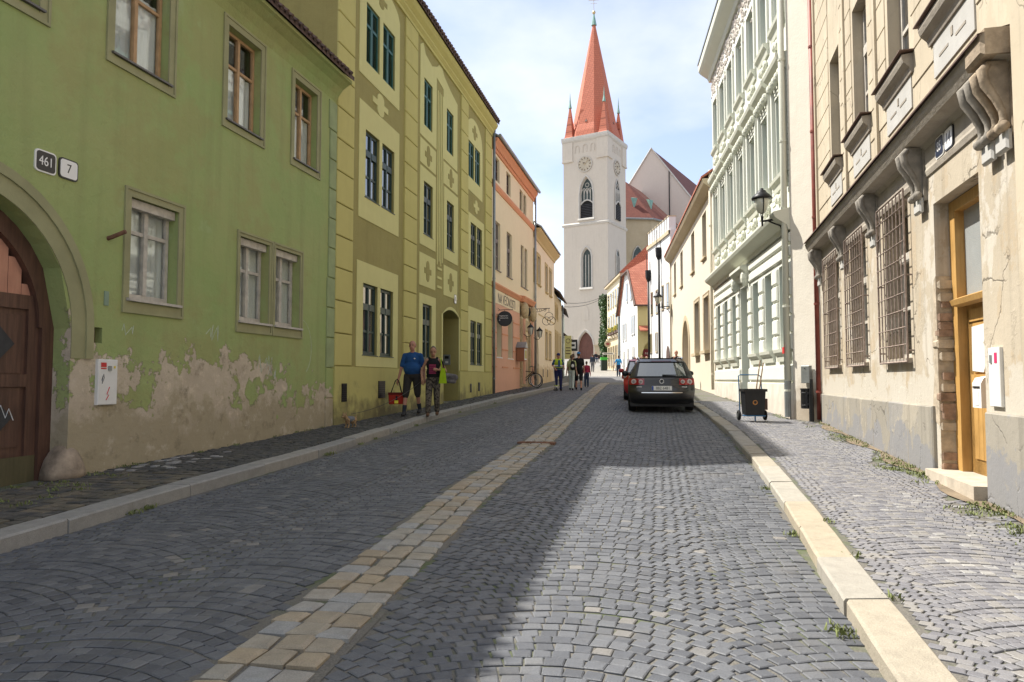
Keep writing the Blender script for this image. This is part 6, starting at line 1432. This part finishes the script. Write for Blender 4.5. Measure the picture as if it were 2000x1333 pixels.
bag = thing('red_bag', 'red cooler bag with black straps carried by the man in blue', 'bag', (-2.80,YA-.06,g(YA)+SW+.30), rad(12))
MB().add([(-.17,-.11,0),(.17,-.11,0),(.17,.11,0),(-.17,.11,0),(-.19,-.12,.27),(.19,-.12,.27),(.19,.12,.27),(-.19,.12,.27)],[(3,2,1,0),(4,5,6,7),(0,1,5,4),(1,2,6,5),(2,3,7,6),(3,0,4,7)]).obj('body', cloth('red_nylon',(.28,.025,.015)), bag)
MB().box(-.195,.195,-.125,.125,.225,.28).obj('lid', cloth('dark_red_nylon',(.10,.012,.01)), bag)
b = MB(); b.tube([(-.13,-.1,.26),(-.03,-.03,.56),(.02,-.02,.60),(.06,-.03,.55),(.13,-.1,.26)],.011,6).tube([(-.13,.1,.26),(-.02,.03,.56),(.02,.02,.60),(.06,.03,.55),(.13,.1,.26)],.011,6).obj('strap', M_BLK, bag)
MB().box(-.05,.04,-.135,-.121,.02,.09).obj('yellow_tag', mat('yellow_tag',(.7,.6,.04),.5), bag); MB().box(-.02,.02,-.13,-.121,.09,.2).obj('buckle', M_BLK, bag)
tb = thing('lime_tote', 'lime green tote bag hanging from the woman in black', 'bag', (-1.66,YA-.24,g(YA)+SW+.80), rad(15))
MB().add([(-.10,-.05,0),(.09,-.05,0),(.10,.05,.0),(-.09,.05,0),(-.05,-.04,.36),(.05,-.04,.36),(.05,.04,.36),(-.05,.04,.36)],[(3,2,1,0),(4,5,6,7),(0,1,5,4),(1,2,6,5),(2,3,7,6),(3,0,4,7)]).obj('body', cloth('lime_cloth',(.30,.45,.015)), tb)
MB().tube([(-.03,-.04,.36),(-.05,-.02,.56),(-.06,.05,.62)],.012,6).obj('strap', cloth('lime_cloth',(.30,.45,.015)), tb)
sb = thing('shoulder_bag', 'grey and black shoulder bag under the arm of the woman in black', 'bag', (-1.50,YA-.14,g(YA)+SW+.82), rad(20))
t = MB(); t.cap((-.11,0,.16),(.12,0,.12),.075,.085); t.cap((-.09,0,.05),(.10,0,.03),.06,.06); blobby(t,'body',cloth('grey_black_canvas',(.14,.13,.13),.6),sb,.012); MB().tube([(-.1,0,.22),(-.16,.0,.42),(-.2,.06,.56)],.014,6).obj('strap', M_BLK, sb)

# dog on its lead
DX, DY = -3.28, 14.35
dg = thing('small_dog', 'small tan terrier in a grey harness trotting on the left pavement', 'dog', (DX,DY,g(DY)+SW+.02), rad(-25)); dg.scale = (.85,.85,.85)
t = MB(); t.cap((0,.02,.185),(0,.26,.19),.062,.055); t.cap((0,-.02,.20),(0,-.09,.275),.05,.045); t.ell((0,-.115,.285),(.052,.056,.05)); t.cap((0,-.15,.268),(0,-.195,.258),.028,.020)
for s in (-1,1):
    t.cap((s*.032,-.105,.325),(s*.042,-.10,.372),.018,.007,6)
    t.cap((s*.038,0,.16),(s*.04,.012,.08),.026,.018,8); t.cap((s*.04,.012,.08),(s*.04,-.012,.018),.018,.018,8); t.cap((s*.04,-.005,.016),(s*.04,-.035,.014),.016,.013,8)
    t.cap((s*.038,.24,.17),(s*.042,.205,.11),.036,.024,8); t.cap((s*.042,.205,.11),(s*.042,.27,.075),.022,.016,8); t.cap((s*.042,.27,.075),(s*.042,.255,.018),.015,.016,8); t.cap((s*.042,.255,.015),(s*.042,.225,.013),.015,.012,8)
t.cap((0,.30,.22),(0,.36,.29),.018,.010,8)
for k in range(70): a = R.uniform(0,6.28); y = R.uniform(-.12,.3); t.cap((.05*math.cos(a),y,.19+.05*math.sin(a)),(.068*math.cos(a),y+.02,.17+.065*math.sin(a)-.02),.012,.006,5)
blobby(t, 'body', mat('tan_fur',(.36,.235,.12),.9,.4,18,.8,60), dg, .0075)
t = MB(); t.cap((0,.06,.195),(0,.17,.20),.077,.072); blobby(t, 'harness', cloth('grey_harness',(.16,.17,.19)), dg, .01)
MB().ell((0,-.205,.262),(.011,.011,.009),8,6).obj('nose', M_BLACKP, dg)
for s in (-1,1): MB().ell((s*.023,-.158,.297),(.007,.006,.007),6,5).obj('eye', M_BLACKP, dg)
P0 = Vector((DX+.05,DY+.12,g(DY)+SW+.29)); P1 = Vector((-2.17,YA-.34,g(YA)+SW+.84))
tag(MB().tube([P0.lerp(P1,i/8)-Vector((0,0,.5*(i/8)*(1-i/8))) for i in range(9)],.005,5).obj('dog_lead', M_BLACKP), 'thin black lead running from the terrier to the woman', 'lead')

# street cleaner, backs of the three by the left kerb, people farther off
M_HV = mat('hi_vis_cloth', (.42,.55,.03), .8, .1, 8, .2); M_NAVY = cloth('navy_work_cloth', (.018,.022,.075))
wk = person('street cleaner in yellow safety vest and navy overalls leaning on a stick', 2.16, 33.55, 12, 1.74, .025, 1.08, ((-.12,.0),(.12,-.02)), hands=((-.20,-.20,1.02),(.26,-.12,1.05)), skin=M_SK1, top=cloth('blue_cloth',(.03,.08,.18)), sleeve=.55, bottom=M_NAVY, leg=1., shoe=M_BLK, cap=cloth('violet_blue_cap',(.03,.04,.14)), hair=M_HAIRB, vox=.016, vest=M_HV, loose=.015, head_tilt=.4, face_detail=True)
for s in (-1,1):
    for z, m_ in ((.20,M_HV),(.15,M_WHITE)): MB().lathe([(.085,0),(.085,.05)],14,(s*.12,-.0,z)).obj('leg_band', m_, wk)
st_ = thing('broom_stick', 'pale stick held by the street cleaner', 'broom', (1.98,33.35,g(33.3)+.03)); MB().tube([(0,0,.45),(-.07,-.02,1.12)],.016,6).obj('handle', M_WHITE, st_); MB().tube([(.05,.01,.02),(0,0,.46)],.018,6).obj('shaft', M_ZINC, st_); MB().box(-.06,.16,-.03,.05,.0,.06).obj('brush_head', M_BLACKP, st_)
p5 = person('woman with ponytail and black backpack in pale trousers seen from behind', 2.83, 34.1, 172, 1.66, .025, .92, ((-.06,.12),(.09,-.16)), (0,.01), skin=M_SK3, top=cloth('pale_lime_cloth',(.42,.46,.22)), sleeve=.5, bottom=cloth('pale_aqua_cloth',(.48,.55,.52)), leg=.98, shoe=M_BLK, hair=M_HAIRB, hair_style='tail', vox=.016, female=True)
bp = thing('backpack', 'black backpack with white print on the woman in pale trousers', 'backpack', (2.87,33.86,g(34.)+1.0), rad(-8)); t = MB(); t.cap((0,0,.08),(0,.02,.30),.13,.11,12,(1,.6)); blobby(t,'body',M_BLK,bp,.014); MB().ell((0,-.095,.17),(.07,.012,.08),10,6).obj('print', M_WHITE, bp)
p6 = person('man in black t-shirt, shorts and blue cap walking away', 3.18, 34.2, 176, 1.80, .025, 1.1, ((-.11,.16),(.11,-.20)), (0,.02), skin=M_SK1, top=M_BLK, sleeve=.58, bottom=M_BLK, leg=.56, shoe=M_BLK, cap=cloth('bright_blue_cap',(.04,.20,.45)), hair=M_HAIRB, vox=.016, loose=.015)
person('person in dark clothes half hidden behind the pair with the backpack', 3.2, 37.5, 180, 1.74, .025, 1., skin=M_SK2, top=M_BLK, sleeve=1., bottom=M_JEAN, shoe=M_BLK, hair=M_HAIRB, vox=.02)
person('child in red top walking beside the man in black', 3.95, 38.0, 175, 1.35, .025, 1., skin=M_SK3, top=cloth('raspberry_cloth',(.30,.03,.07)), sleeve=1., bottom=M_JEAN, shoe=M_BLK, hair=M_HAIRB, vox=.02)
person('man in dark pullover and grey trousers walking towards the tower door', 8.1, 72.0, 175, 1.80, .02, 1.05, ((-.08,.16),(.08,-.18)), skin=M_SK1, top=cloth('charcoal_blue_cloth',(.03,.04,.06)), sleeve=1., bottom=cloth('mid_grey_cloth',(.13,.13,.14)), shoe=M_BLK, hair=M_HAIRB, vox=.025)
person('man in bright blue t-shirt and jeans before the white gabled house', 9.1, 61.2, 178, 1.78, .02, 1.05, ((-.07,.14),(.09,-.18)), hands=((-.30,.0,.85),(.42,-.08,.9)), skin=M_SK1, top=cloth('sky_blue_cloth',(.05,.28,.55)), sleeve=.58, bottom=M_JEAN, shoe=M_BLK, hair=M_HAIRB, vox=.022)
wb = thing('plastic_bag', 'white plastic bag carried by the man in bright blue', 'bag', (8.83,61.25,g(61.)+.5)); t = MB(); t.cap((0,0,.08),(0,0,.2),.11,.07); blobby(t,'body',M_WHITE,wb,.02); MB().tube([(0,0,.26),(.0,0,.42)],.012,5).obj('handles', M_WHITE, wb)
person('woman with dark hair and pink top behind the red car', 9.25, 54.0, 20, 1.64, .02, .95, skin=M_SK2, top=cloth('pink_cloth',(.50,.10,.26)), sleeve=.5, bottom=M_JEAN, shoe=M_BLK, hair=M_HAIRB, hair_style='long', female=True, vox=.022, face_detail=True)
person('brown-haired woman in brown jacket behind the red car', 9.85, 54.5, 0, 1.74, .02, .98, skin=M_SK3, top=cloth('brown_jacket_cloth',(.11,.075,.05)), sleeve=1., bottom=M_BLK, shoe=M_BLK, hair=M_HAIRB, hair_style='long', female=True, vox=.022, face_detail=True)
person('fair-haired woman in pale pink top by the white house corner', 10.25, 54.6, -10, 1.68, .02, .95, skin=M_SK3, top=cloth('pale_pink_cloth',(.55,.38,.38)), sleeve=.5, bottom=M_JEAN, shoe=M_BLK, hair=M_HAIRD, hair_style='long', female=True, vox=.022)
person('man in black top with hand at his mouth before the cream house gate', 7.75, 33.8, -15, 1.80, SR+.02, 1.1, hands=((-.10,-.22,1.40),(.27,-.05,.86)), elbows=((-.30,-.10,1.16),(.30,.04,1.14)), skin=M_SK1, top=M_BLK, sleeve=.58, bottom=M_JEAN, shoe=M_BLK, hair=M_HAIRG, hair_style='bald', vox=.016, face_detail=True)
# bench by the tower with two sitters
bx_, by_ = 11.2, 92.5
bn2 = thing('bench', 'dark bench by the tower door with two people sitting', 'bench', (bx_,by_,g(by_)), rad(15)); MB().box(-.9,.9,-.22,.22,.40,.45).obj('seat', M_BROWNW, bn2); MB().box(-.9,.9,.22,.27,.5,.95).obj('backrest', M_BROWNW, bn2)
for s in (-.75,.75): MB().box(s-.04,s+.04,-.2,.25,.0,.40).obj('leg', M_IRON, bn2)
for dx, nm, c in ((-.4,'person in dark coat sitting on the left of the bench by the tower',(.03,.03,.035)),(.4,'person in grey coat sitting on the right of the bench by the tower',(.09,.09,.10))):
    person(nm, bx_+dx*math.cos(rad(15)), by_-.02+dx*math.sin(rad(15)), 15, 1.74, .02, 1.05, ((-.1,-.45),(.1,-.45)), hands=((-.12,-.28,1.03),(.12,-.28,1.03)), skin=M_SK1, top=cloth('coat_%.2f'%c[0],c), sleeve=1., bottom=M_JEAN, shoe=M_BLK, hair=M_HAIRB, vox=.025, sit=True)

# ------------------------------------------------------------------ cars
def car(label, X, Y, head, paint, L=4.77, Wd=1.82, Ht=1.50, wagon=True):
    o = thing('parked_car', label, 'car', (X,Y,g(Y)+.022), -rad(head), 'cars parked by the right kerb'); o.rotation_euler = (math.atan(.029),0,-rad(head))
    hw0 = Wd/2
    rz = [.24,.36,.50,.60,.66,.78,.92,1.0,1.2,1.40,1.47]; ry = [.10,.02,.0,.01,.06,.10,.13,.17,.36,.56,.74]
    if not wagon: ry = [.10,.02,.0,.02,.08,.14,.20,.26,.52,.80,.98]
    sc = Ht/1.5
    rear = lambda z: float(np.interp(z/sc, rz, ry))
    hwz = lambda z: hw0*float(np.interp(z/sc, [.24,.36,.6,.75,.92,1.0,1.2,1.40,1.47], [.90,.96,.995,1.0,.975,.93,.84,.745,.66]))
    cv = lambda x, z: rear(z)+.20*(abs(x)/max(.01,hwz(z)))**5
    zs = [q*sc for q in (.24,.36,.50,.60,.66,.78,.92,1.0,1.2,1.40,1.47)]
    M_P = paint; n = 12
    b = MB(); vs = []; nx = n+1
    for z in zs:
        for i in range(nx): x = hwz(z)*(2*i/n-1); vs.append((x,cv(x,z),z))
    b.add(vs, [(j*nx+i,j*nx+i+1,(j+1)*nx+i+1,(j+1)*nx+i) for j in range(len(zs)-1) for i in range(n)])
    # sides, roof, bonnet: stations from the rear corner forward
    top_y = [0, .18,.30,.56,.62,.76,.90,1.0]
    st = [.25,.5,.9,1.5,2.2,2.9,3.3,3.75,4.2,4.5,4.68,L]; st = [q*L/4.77 for q in st]
    def maxz(y):  # silhouette height along the car
        return sc*float(np.interp(y*4.77/L, [0,2.6,2.95,3.75,4.3,4.6,4.77], [1.5,1.49,1.42,.98,.86,.72,.5]))
    prev = None
    for s in (-1,1):
        rows = []
        for k, y in enumerate([None]+st):
            row = []
            for z in zs:
                if y is None: row.append((s*hwz(z),cv(hwz(z),z),z))
                else:
                    zz = min(z, maxz(y)-.03*(z < 1.4)); nar = 1-.10*max(0,(y-L+.7)/.7)**2-.02*max(0,(y-L+1.6)/1.6)
                    yy = max(y, cv(hwz(z),z)+.02*k)
                    row.append((s*hwz(zz)*nar,yy,zz))
            rows.append(row)
        m_ = len(zs); b.add([p for r in rows for p in r], [(k*m_+j,(k+1)*m_+j,(k+1)*m_+j+1,k*m_+j+1) for k in range(len(rows)-1) for j in range(m_-1)])
        if s < 0: left = rows
        else: right = rows
    # top closing strip with crown
    tl = []
    for lrow, rrow in zip(left, right):
        a, c = lrow[-1], rrow[-1]
        tl.append([(a[0]+(c[0]-a[0])*t, a[1]+(c[1]-a[1])*t, a[2]+.035*math.sin(math.pi*t)) for t in (0,.17,.33,.5,.67,.83,1)])
    b.add([p for r in tl for p in r], [(k*7+i,k*7+i+1,(k+1)*7+i+1,(k+1)*7+i) for k in range(len(tl)-1) for i in range(6)])
    b.quad(*[left[-1][0],right[-1][0],right[-1][-1],left[-1][-1]])
    me = b.mesh('body', M_P, True)
    import bmesh
    bm = bmesh.new(); bm.from_mesh(me); bmesh.ops.remove_doubles(bm, verts=bm.verts, dist=.002); bmesh.ops.recalc_face_normals(bm, faces=bm.faces); bm.to_mesh(me); bm.free()
    for p in me.polygons: p.use_smooth = True
    body = link('body', me, o); sd = body.modifiers.new('sub','SUBSURF'); sd.levels = 1; sd.render_levels = 2
    body.data.materials[0] = M_P
    def patch(name, m, x0, x1, z0, z1, off, par, nx_=8, nz=6, skew=0., smooth=True):
        """panel that follows the rear surface"""
        q = MB(); vs = []
        for j in range(nz+1):
            z = z0+(z1-z0)*j/nz
            for i in range(nx_+1):
                x = x0+(x1-x0)*i/nx_; x *= 1-skew*j/nz; vs.append((x,cv(x,z)-off,z))
        q.add(vs, [(j*(nx_+1)+i,j*(nx_+1)+i+1,(j+1)*(nx_+1)+i+1,(j+1)*(nx_+1)+i) for j in range(nz) for i in range(nx_)])
        return q.obj(name, m, par, smooth=smooth)
    patch('rear_window', MATS['car_glass'], -.66,.66, 1.0*sc,1.36*sc, .022, o, 12, 6, .12)
    patch('rear_window_edge', M_BLACKP, -.73,.73, .975*sc,1.40*sc, .014, o, 12, 6, .13)
    patch('rear_spoiler', M_P, -.62,.62, 1.40*sc,1.46*sc, .06, o)
    patch('brake_light', mat('dark_red_lens',(.10,.01,.01),.2), -.28,.28,1.405*sc,1.425*sc,.066,o,6,1)
    for s in (-1,1):
        x0, x1 = (.47,.885) if s > 0 else (-.885,-.47)
        tl_ = patch('tail_light', mat('red_lens',(.30,.008,.012),.12,.05,3,0,60,0.,.6,.6), x0,x1,.765*sc,.935*sc,.016,o,8,4)
        for cx, r in ((s*.565,.058),(s*.755,.072)):
            yy = cv(cx,.85)-.03; MB().lathe([(r,0),(r*.98,.012),(r*.7,.016)],18).obj('lamp_ring', mat('pale_lens',(.62,.50,.48),.15,.05,3,0), tl_, (cx,yy+.012,.85*sc)).rotation_euler = (math.pi/2,0,s*.35*(cx*s>.7))
            MB().lathe([(r*.55,0),(r*.5,.01)],14).obj('lamp_core', mat('grey_lens',(.28,.25,.25),.2,.05,3,0), tl_, (cx,yy-.004,.85*sc)).rotation_euler = (math.pi/2,0,0)
        # mirror, side glass, wheels
        mr = MB().ell((s*(hw0+.08),2.75,1.02*sc),(.11,.07,.085),10,8).obj('mirror', M_BLACKP if wagon else paint, o, smooth=True); MB().tube([(s*(hw0-.06),2.8,.98*sc),(s*(hw0+.05),2.77,1.0*sc)],.025,6).obj('arm', M_BLACKP, mr)
        q = MB(); z0, z1 = 1.0*sc, 1.37*sc; w0, w1 = hwz(z0)+.012, hwz(z1)+.012
        q.add([(s*w0,.55,z0),(s*w0,3.3,z0),(s*w1,2.75,z1),(s*w1,.85,z1)],[(0,1,2,3)]); q.obj('side_glass', MATS['car_glass'], o)
        for yw in (.92*L/4.77,3.63*L/4.77):
            wh = thing('wheel',None,None); wh.parent = o; wh.location = (s*(hw0-.115),yw,.315); 
            MB().lathe([(.19,-.11),(.29,-.11),(.315,-.08),(.318,0),(.315,.08),(.29,.11),(.19,.11)],28).obj('tyre', mat('tyre_rubber',(.012,.012,.012),.85,.2,10,.3), wh, smooth=True).rotation_euler = (0,math.pi/2,0)
            MB().lathe([(.20,-.02),(.20,.09),(.05,.07),(.0,.075)],20).obj('rim', M_ZINC, wh).rotation_euler = (0,s*math.pi/2,0)
    tyl = MB(); tyl.box(-hw0*.93,hw0*.93,.25,L-.3,.16,.30); tyl.obj('underbody', M_BLACKP, o)
    if wagon:
        patch('chrome_strip', mat('chrome',(.75,.75,.76),.12,.02,3,0,60,1.), -.55,.55,.545,.562,.02,o,8,1)
        patch('bumper_lower', M_BLACKP, -.84,.84,.25,.36,.012,o,10,2)
        b2 = MB(); b2.tube([(-.6,.30,1.0),(0,.30,1.0)],.01,4)
        pl_ = MB().box(-.27,.27,cv(0,.68)-.05,cv(0,.68)-.034,.615,.735).obj('number_plate', M_PLW, o)
        MB().box(-.268,-.222,cv(0,.68)-.053,cv(0,.68)-.0505,.618,.732).obj('blue_band', mat('plate_blue',(.02,.07,.35),.4), pl_); text(pl_, '8B2 6481', .03, cv(0,.68)-.052, .672, .105, M_PLB, .95, .001)
        em = MB().ring((0,0,0),.058,.008,'z',24,6).obj('emblem', MATS['chrome'], o, (0,cv(0,.86)-.02,.86)); em.rotation_euler = (math.pi/2,0,0)
        MB().tube([(-.036,.036,0),(-.012,-.002,0),(0,.03,0),(.012,-.002,0),(.036,.036,0)],.006,4).tube([(-.046,.012,0),(-.02,-.045,0),(0,-.008,0),(.02,-.045,0),(.046,.012,0)],.006,4).obj('emblem_letters', MATS['chrome'], em)
        MB().tube([(.02,cv(0,1.02)-.05,1.03),(.42,cv(.42,1.03)-.045,1.035)],[.02,.008],6).obj('rear_wiper', M_BLACKP, o)
        for s in (-1,1): MB().tube([(s*.60,.72,1.475),(s*.61,.9,1.515),(s*.61,2.5,1.51),(s*.60,2.75,1.45)],.018,6).obj('roof_rail', MATS['chrome'], o)
        MB().tube([(0,.95,1.51),(0,.85,1.60)],[.025,.008],6).obj('roof_aerial', M_BLACKP, o)
        for x in (-.6,.62): MB().box(x-.08,x+.06,cv(x,.7)-.018,cv(x,.7)-.010,.70,.715).obj('badge', MATS['chrome'], o)
    else:
        patch('number_plate', M_PLW, -.27,.27,.62,.74,.03,o,4,2)
    # seats seen through the glass
    for x in (-.37,.37): MB().cap((x,2.1,.8),(x,2.0,1.12),.16,.14,10,(1,.5)).cap((x,1.98,1.2),(x,1.97,1.27),.09,.09).obj('seat', M_BLK, o)
    return o
glass('car_glass', (.035,.045,.045), .6)
def carpaint(name, c): 
    m, N, L, b = nodes(name); setp(b, Base_Color=c4(c), Roughness=.4, Metallic=.1); b.inputs['Coat Weight'].default_value = .6; b.inputs['Coat Roughness'].default_value = .05; MATS[name] = m; return m
car('black estate car with red tail lights parked by the right kerb', 4.10, 19.65, 9., carpaint('black_car_paint', (.014,.012,.012)))
car('red hatchback parked in front of the black estate car', 4.78, 25.4, 9., carpaint('red_car_paint', (.42,.02,.025)), 3.9, 1.66, 1.50, False)

# ------------------------------------------------------------------ cleaner's cart, hanging bin, bicycles
CX_, CY_ = 5.46, 16.3
ct = thing('street_cart', 'black two-wheeled street cleaning cart with blue frame and broom handles', 'cart', (CX_,CY_,g(CY_)+SR+.024), rad(-6))
M_BLUE = mat('blue_steel', (.03,.12,.25), .45, .15, 6, .1); M_BPL = mat('black_plastic', (.013,.013,.014), .4, .2, 8, .1)
t = MB(); t.add([(-.20,-.21,.14),(.20,-.21,.14),(.20,.19,.14),(-.20,.19,.14),(-.23,-.25,.70),(.23,-.25,.70),(.23,.23,.70),(-.23,.23,.70)],[(3,2,1,0),(0,1,5,4),(1,2,6,5),(2,3,7,6),(3,0,4,7)])
bo = t.obj('bin', M_BPL, ct); t = MB()
for a in ((-.26,.26,-.28,-.235,.66,.72),(-.26,.26,.215,.26,.66,.72),(-.26,-.215,-.235,.215,.66,.72),(.215,.26,-.235,.215,.66,.72)): t.box(*a)
t.obj('rim', M_BPL, bo); MB().ring((0,-.225,.42),.045,.014,'y',16,5).ell((0,-.222,.42),(.04,.008,.04),10,6).obj('badge', mat('orange_badge',(.5,.22,.06),.5), bo)
for z in (.24,.17): MB().box(-.12,.12,-.208,-.198,z,z+.012).obj('rib', M_BPL, bo)
t = MB(); t.tube([(-.25,.2,.1),(-.25,.24,.7),(-.25,.30,1.02),(-.2,.31,1.04),(.2,.31,1.04),(.25,.30,1.0),(.25,.24,.7),(.25,.2,.1)],.014,6).tube([(-.2,-.2,.12),(.2,-.2,.12)],.014,6).tube([(-.22,-.2,.12),(-.22,.2,.12)],.014,6).tube([(.22,-.2,.12),(.22,.2,.12)],.014,6).tube([(0,-.2,.12),(0,-.2,.0)],.016,6).obj('frame', M_BLUE, ct)
for s in (-1,1):
    wh = MB().ring((0,0,0),.085,.035,'x',20,8).obj('wheel', MATS['tyre_rubber'], ct, (s*.29,.12,.12), True); MB().lathe([(.06,-.02),(.06,.02)],12).obj('hub', M_ZINC, wh).rotation_euler = (0,math.pi/2,0)
MB().tube([(-.23,.12,.12),(.23,.12,.12)],.012,6).obj('axle', M_BLUE, ct); MB().box(.24,.30,-.1,.06,.25,.5).obj('shovel_clip', M_BROWNW, ct)
wood('broom_wood',(.36,.24,.15),(.42,.29,.19))
for k, (dx, nm) in enumerate(((.02,'left one of two wooden broom handles standing in the street cart'),(.09,'right one of two wooden broom handles standing in the street cart'))):
    br_ = thing('broom', nm, 'broom', (CX_+dx,CY_,g(CY_)+SR+.17), 0, 'brooms in the street cart')
    MB().tube([(0,.05,.06),(.17,.02,1.22-.05*k)],.014,6).obj('handle', MATS['broom_wood'], br_); MB().box(-.03,.035,-.06,.14,-.0,.07).obj('brush_head', M_BROWNW, br_)
hb = onwall(B1, 'hanging_bin', 'black litter bin hanging on a pole between the mint and beige houses', 'bin', .02,-.30,g(16.1)+SR+.02)
MB().lathe([(.115,.28),(.125,.30),(.125,.70),(.135,.71),(.135,.74),(.11,.74)],18,(-.13,-.02,0)).obj('bin_body', M_BPL, hb, smooth=False); MB().tube([(.06,.05,0),(.06,.05,.62),(.075,.06,.95)],[.055,.05,.03],8).obj('post', M_BPL, hb); MB().box(-.02,.06,-.02,.06,.6,.66).box(-.02,.06,-.02,.06,.36,.40).obj('bracket', M_IRON, hb)
for z in (.36,.64): MB().ring((-.13,-.02,z),.127,.006,'z',18,4).obj('band', M_IRON, hb)

bk = thing('bicycle', 'black bicycle with white-walled wheels leaning by the restaurant downpipe', 'bicycle', (.72,34.4,g(34.4)+SW+.02), rad(62), 'bicycles by the restaurant')
for y, nm in ((-.52,'wheel'),(.52,'wheel')):
    wh = MB().ring((0,0,0),.325,.02,'x',32,6).obj('wheel', MATS['tyre_rubber'], bk, (0,y,.345)); MB().ring((0,0,0),.298,.012,'x',32,5).obj('rim', M_WHITE, wh); b = MB()
    for k in range(14): a = k*math.pi/7; b.tube([(0,.02*math.cos(a),.02*math.sin(a)),(0,.295*math.cos(a+.1),.295*math.sin(a+.1))],.003,3)
    b.obj('spokes', M_ZINC, wh)
b = MB(); b.tube([(0,-.42,.86),(0,-.38,.72),(0,.08,.32)],.018,6).tube([(0,-.38,.74),(0,.16,.80)],.016,6).tube([(0,.08,.30),(0,.20,.92)],.016,6).tube([(0,.08,.32),(0,.52,.345)],.012,6).tube([(0,.16,.78),(0,.52,.345)],.010,6).tube([(0,-.40,.80),(0,-.47,.5),(0,-.52,.345)],.014,6).obj('frame', M_BPL, bk)
MB().tube([(-.28,-.30,1.0),(-.12,-.38,1.02),(0,-.43,.98),(.12,-.38,1.02),(.28,-.30,1.0)],.013,6).tube([(0,-.42,.84),(0,-.43,.98)],.013,6).obj('handlebar', M_BPL, bk); MB().ell((0,.22,.95),(.07,.13,.035),10,6).obj('saddle', M_BPL, bk)
MB().ring((0,.08,.31),.085,.008,'x',18,4).tube([(-.08,.08,.31),(-.08,.2,.24)],.01,5).tube([(.08,.08,.31),(.08,-.04,.38)],.01,5).obj('crank', M_ZINC, bk)
bk.rotation_euler = (0,rad(-6),rad(62))
bk2 = copy_tree(bk); bk2.location = (.62,35.3,g(35.3)+SW+.02); bk2.rotation_euler = (0,rad(-5),rad(80)); bk2['label'] = 'second dark bicycle parked behind the white-walled one at the restaurant'
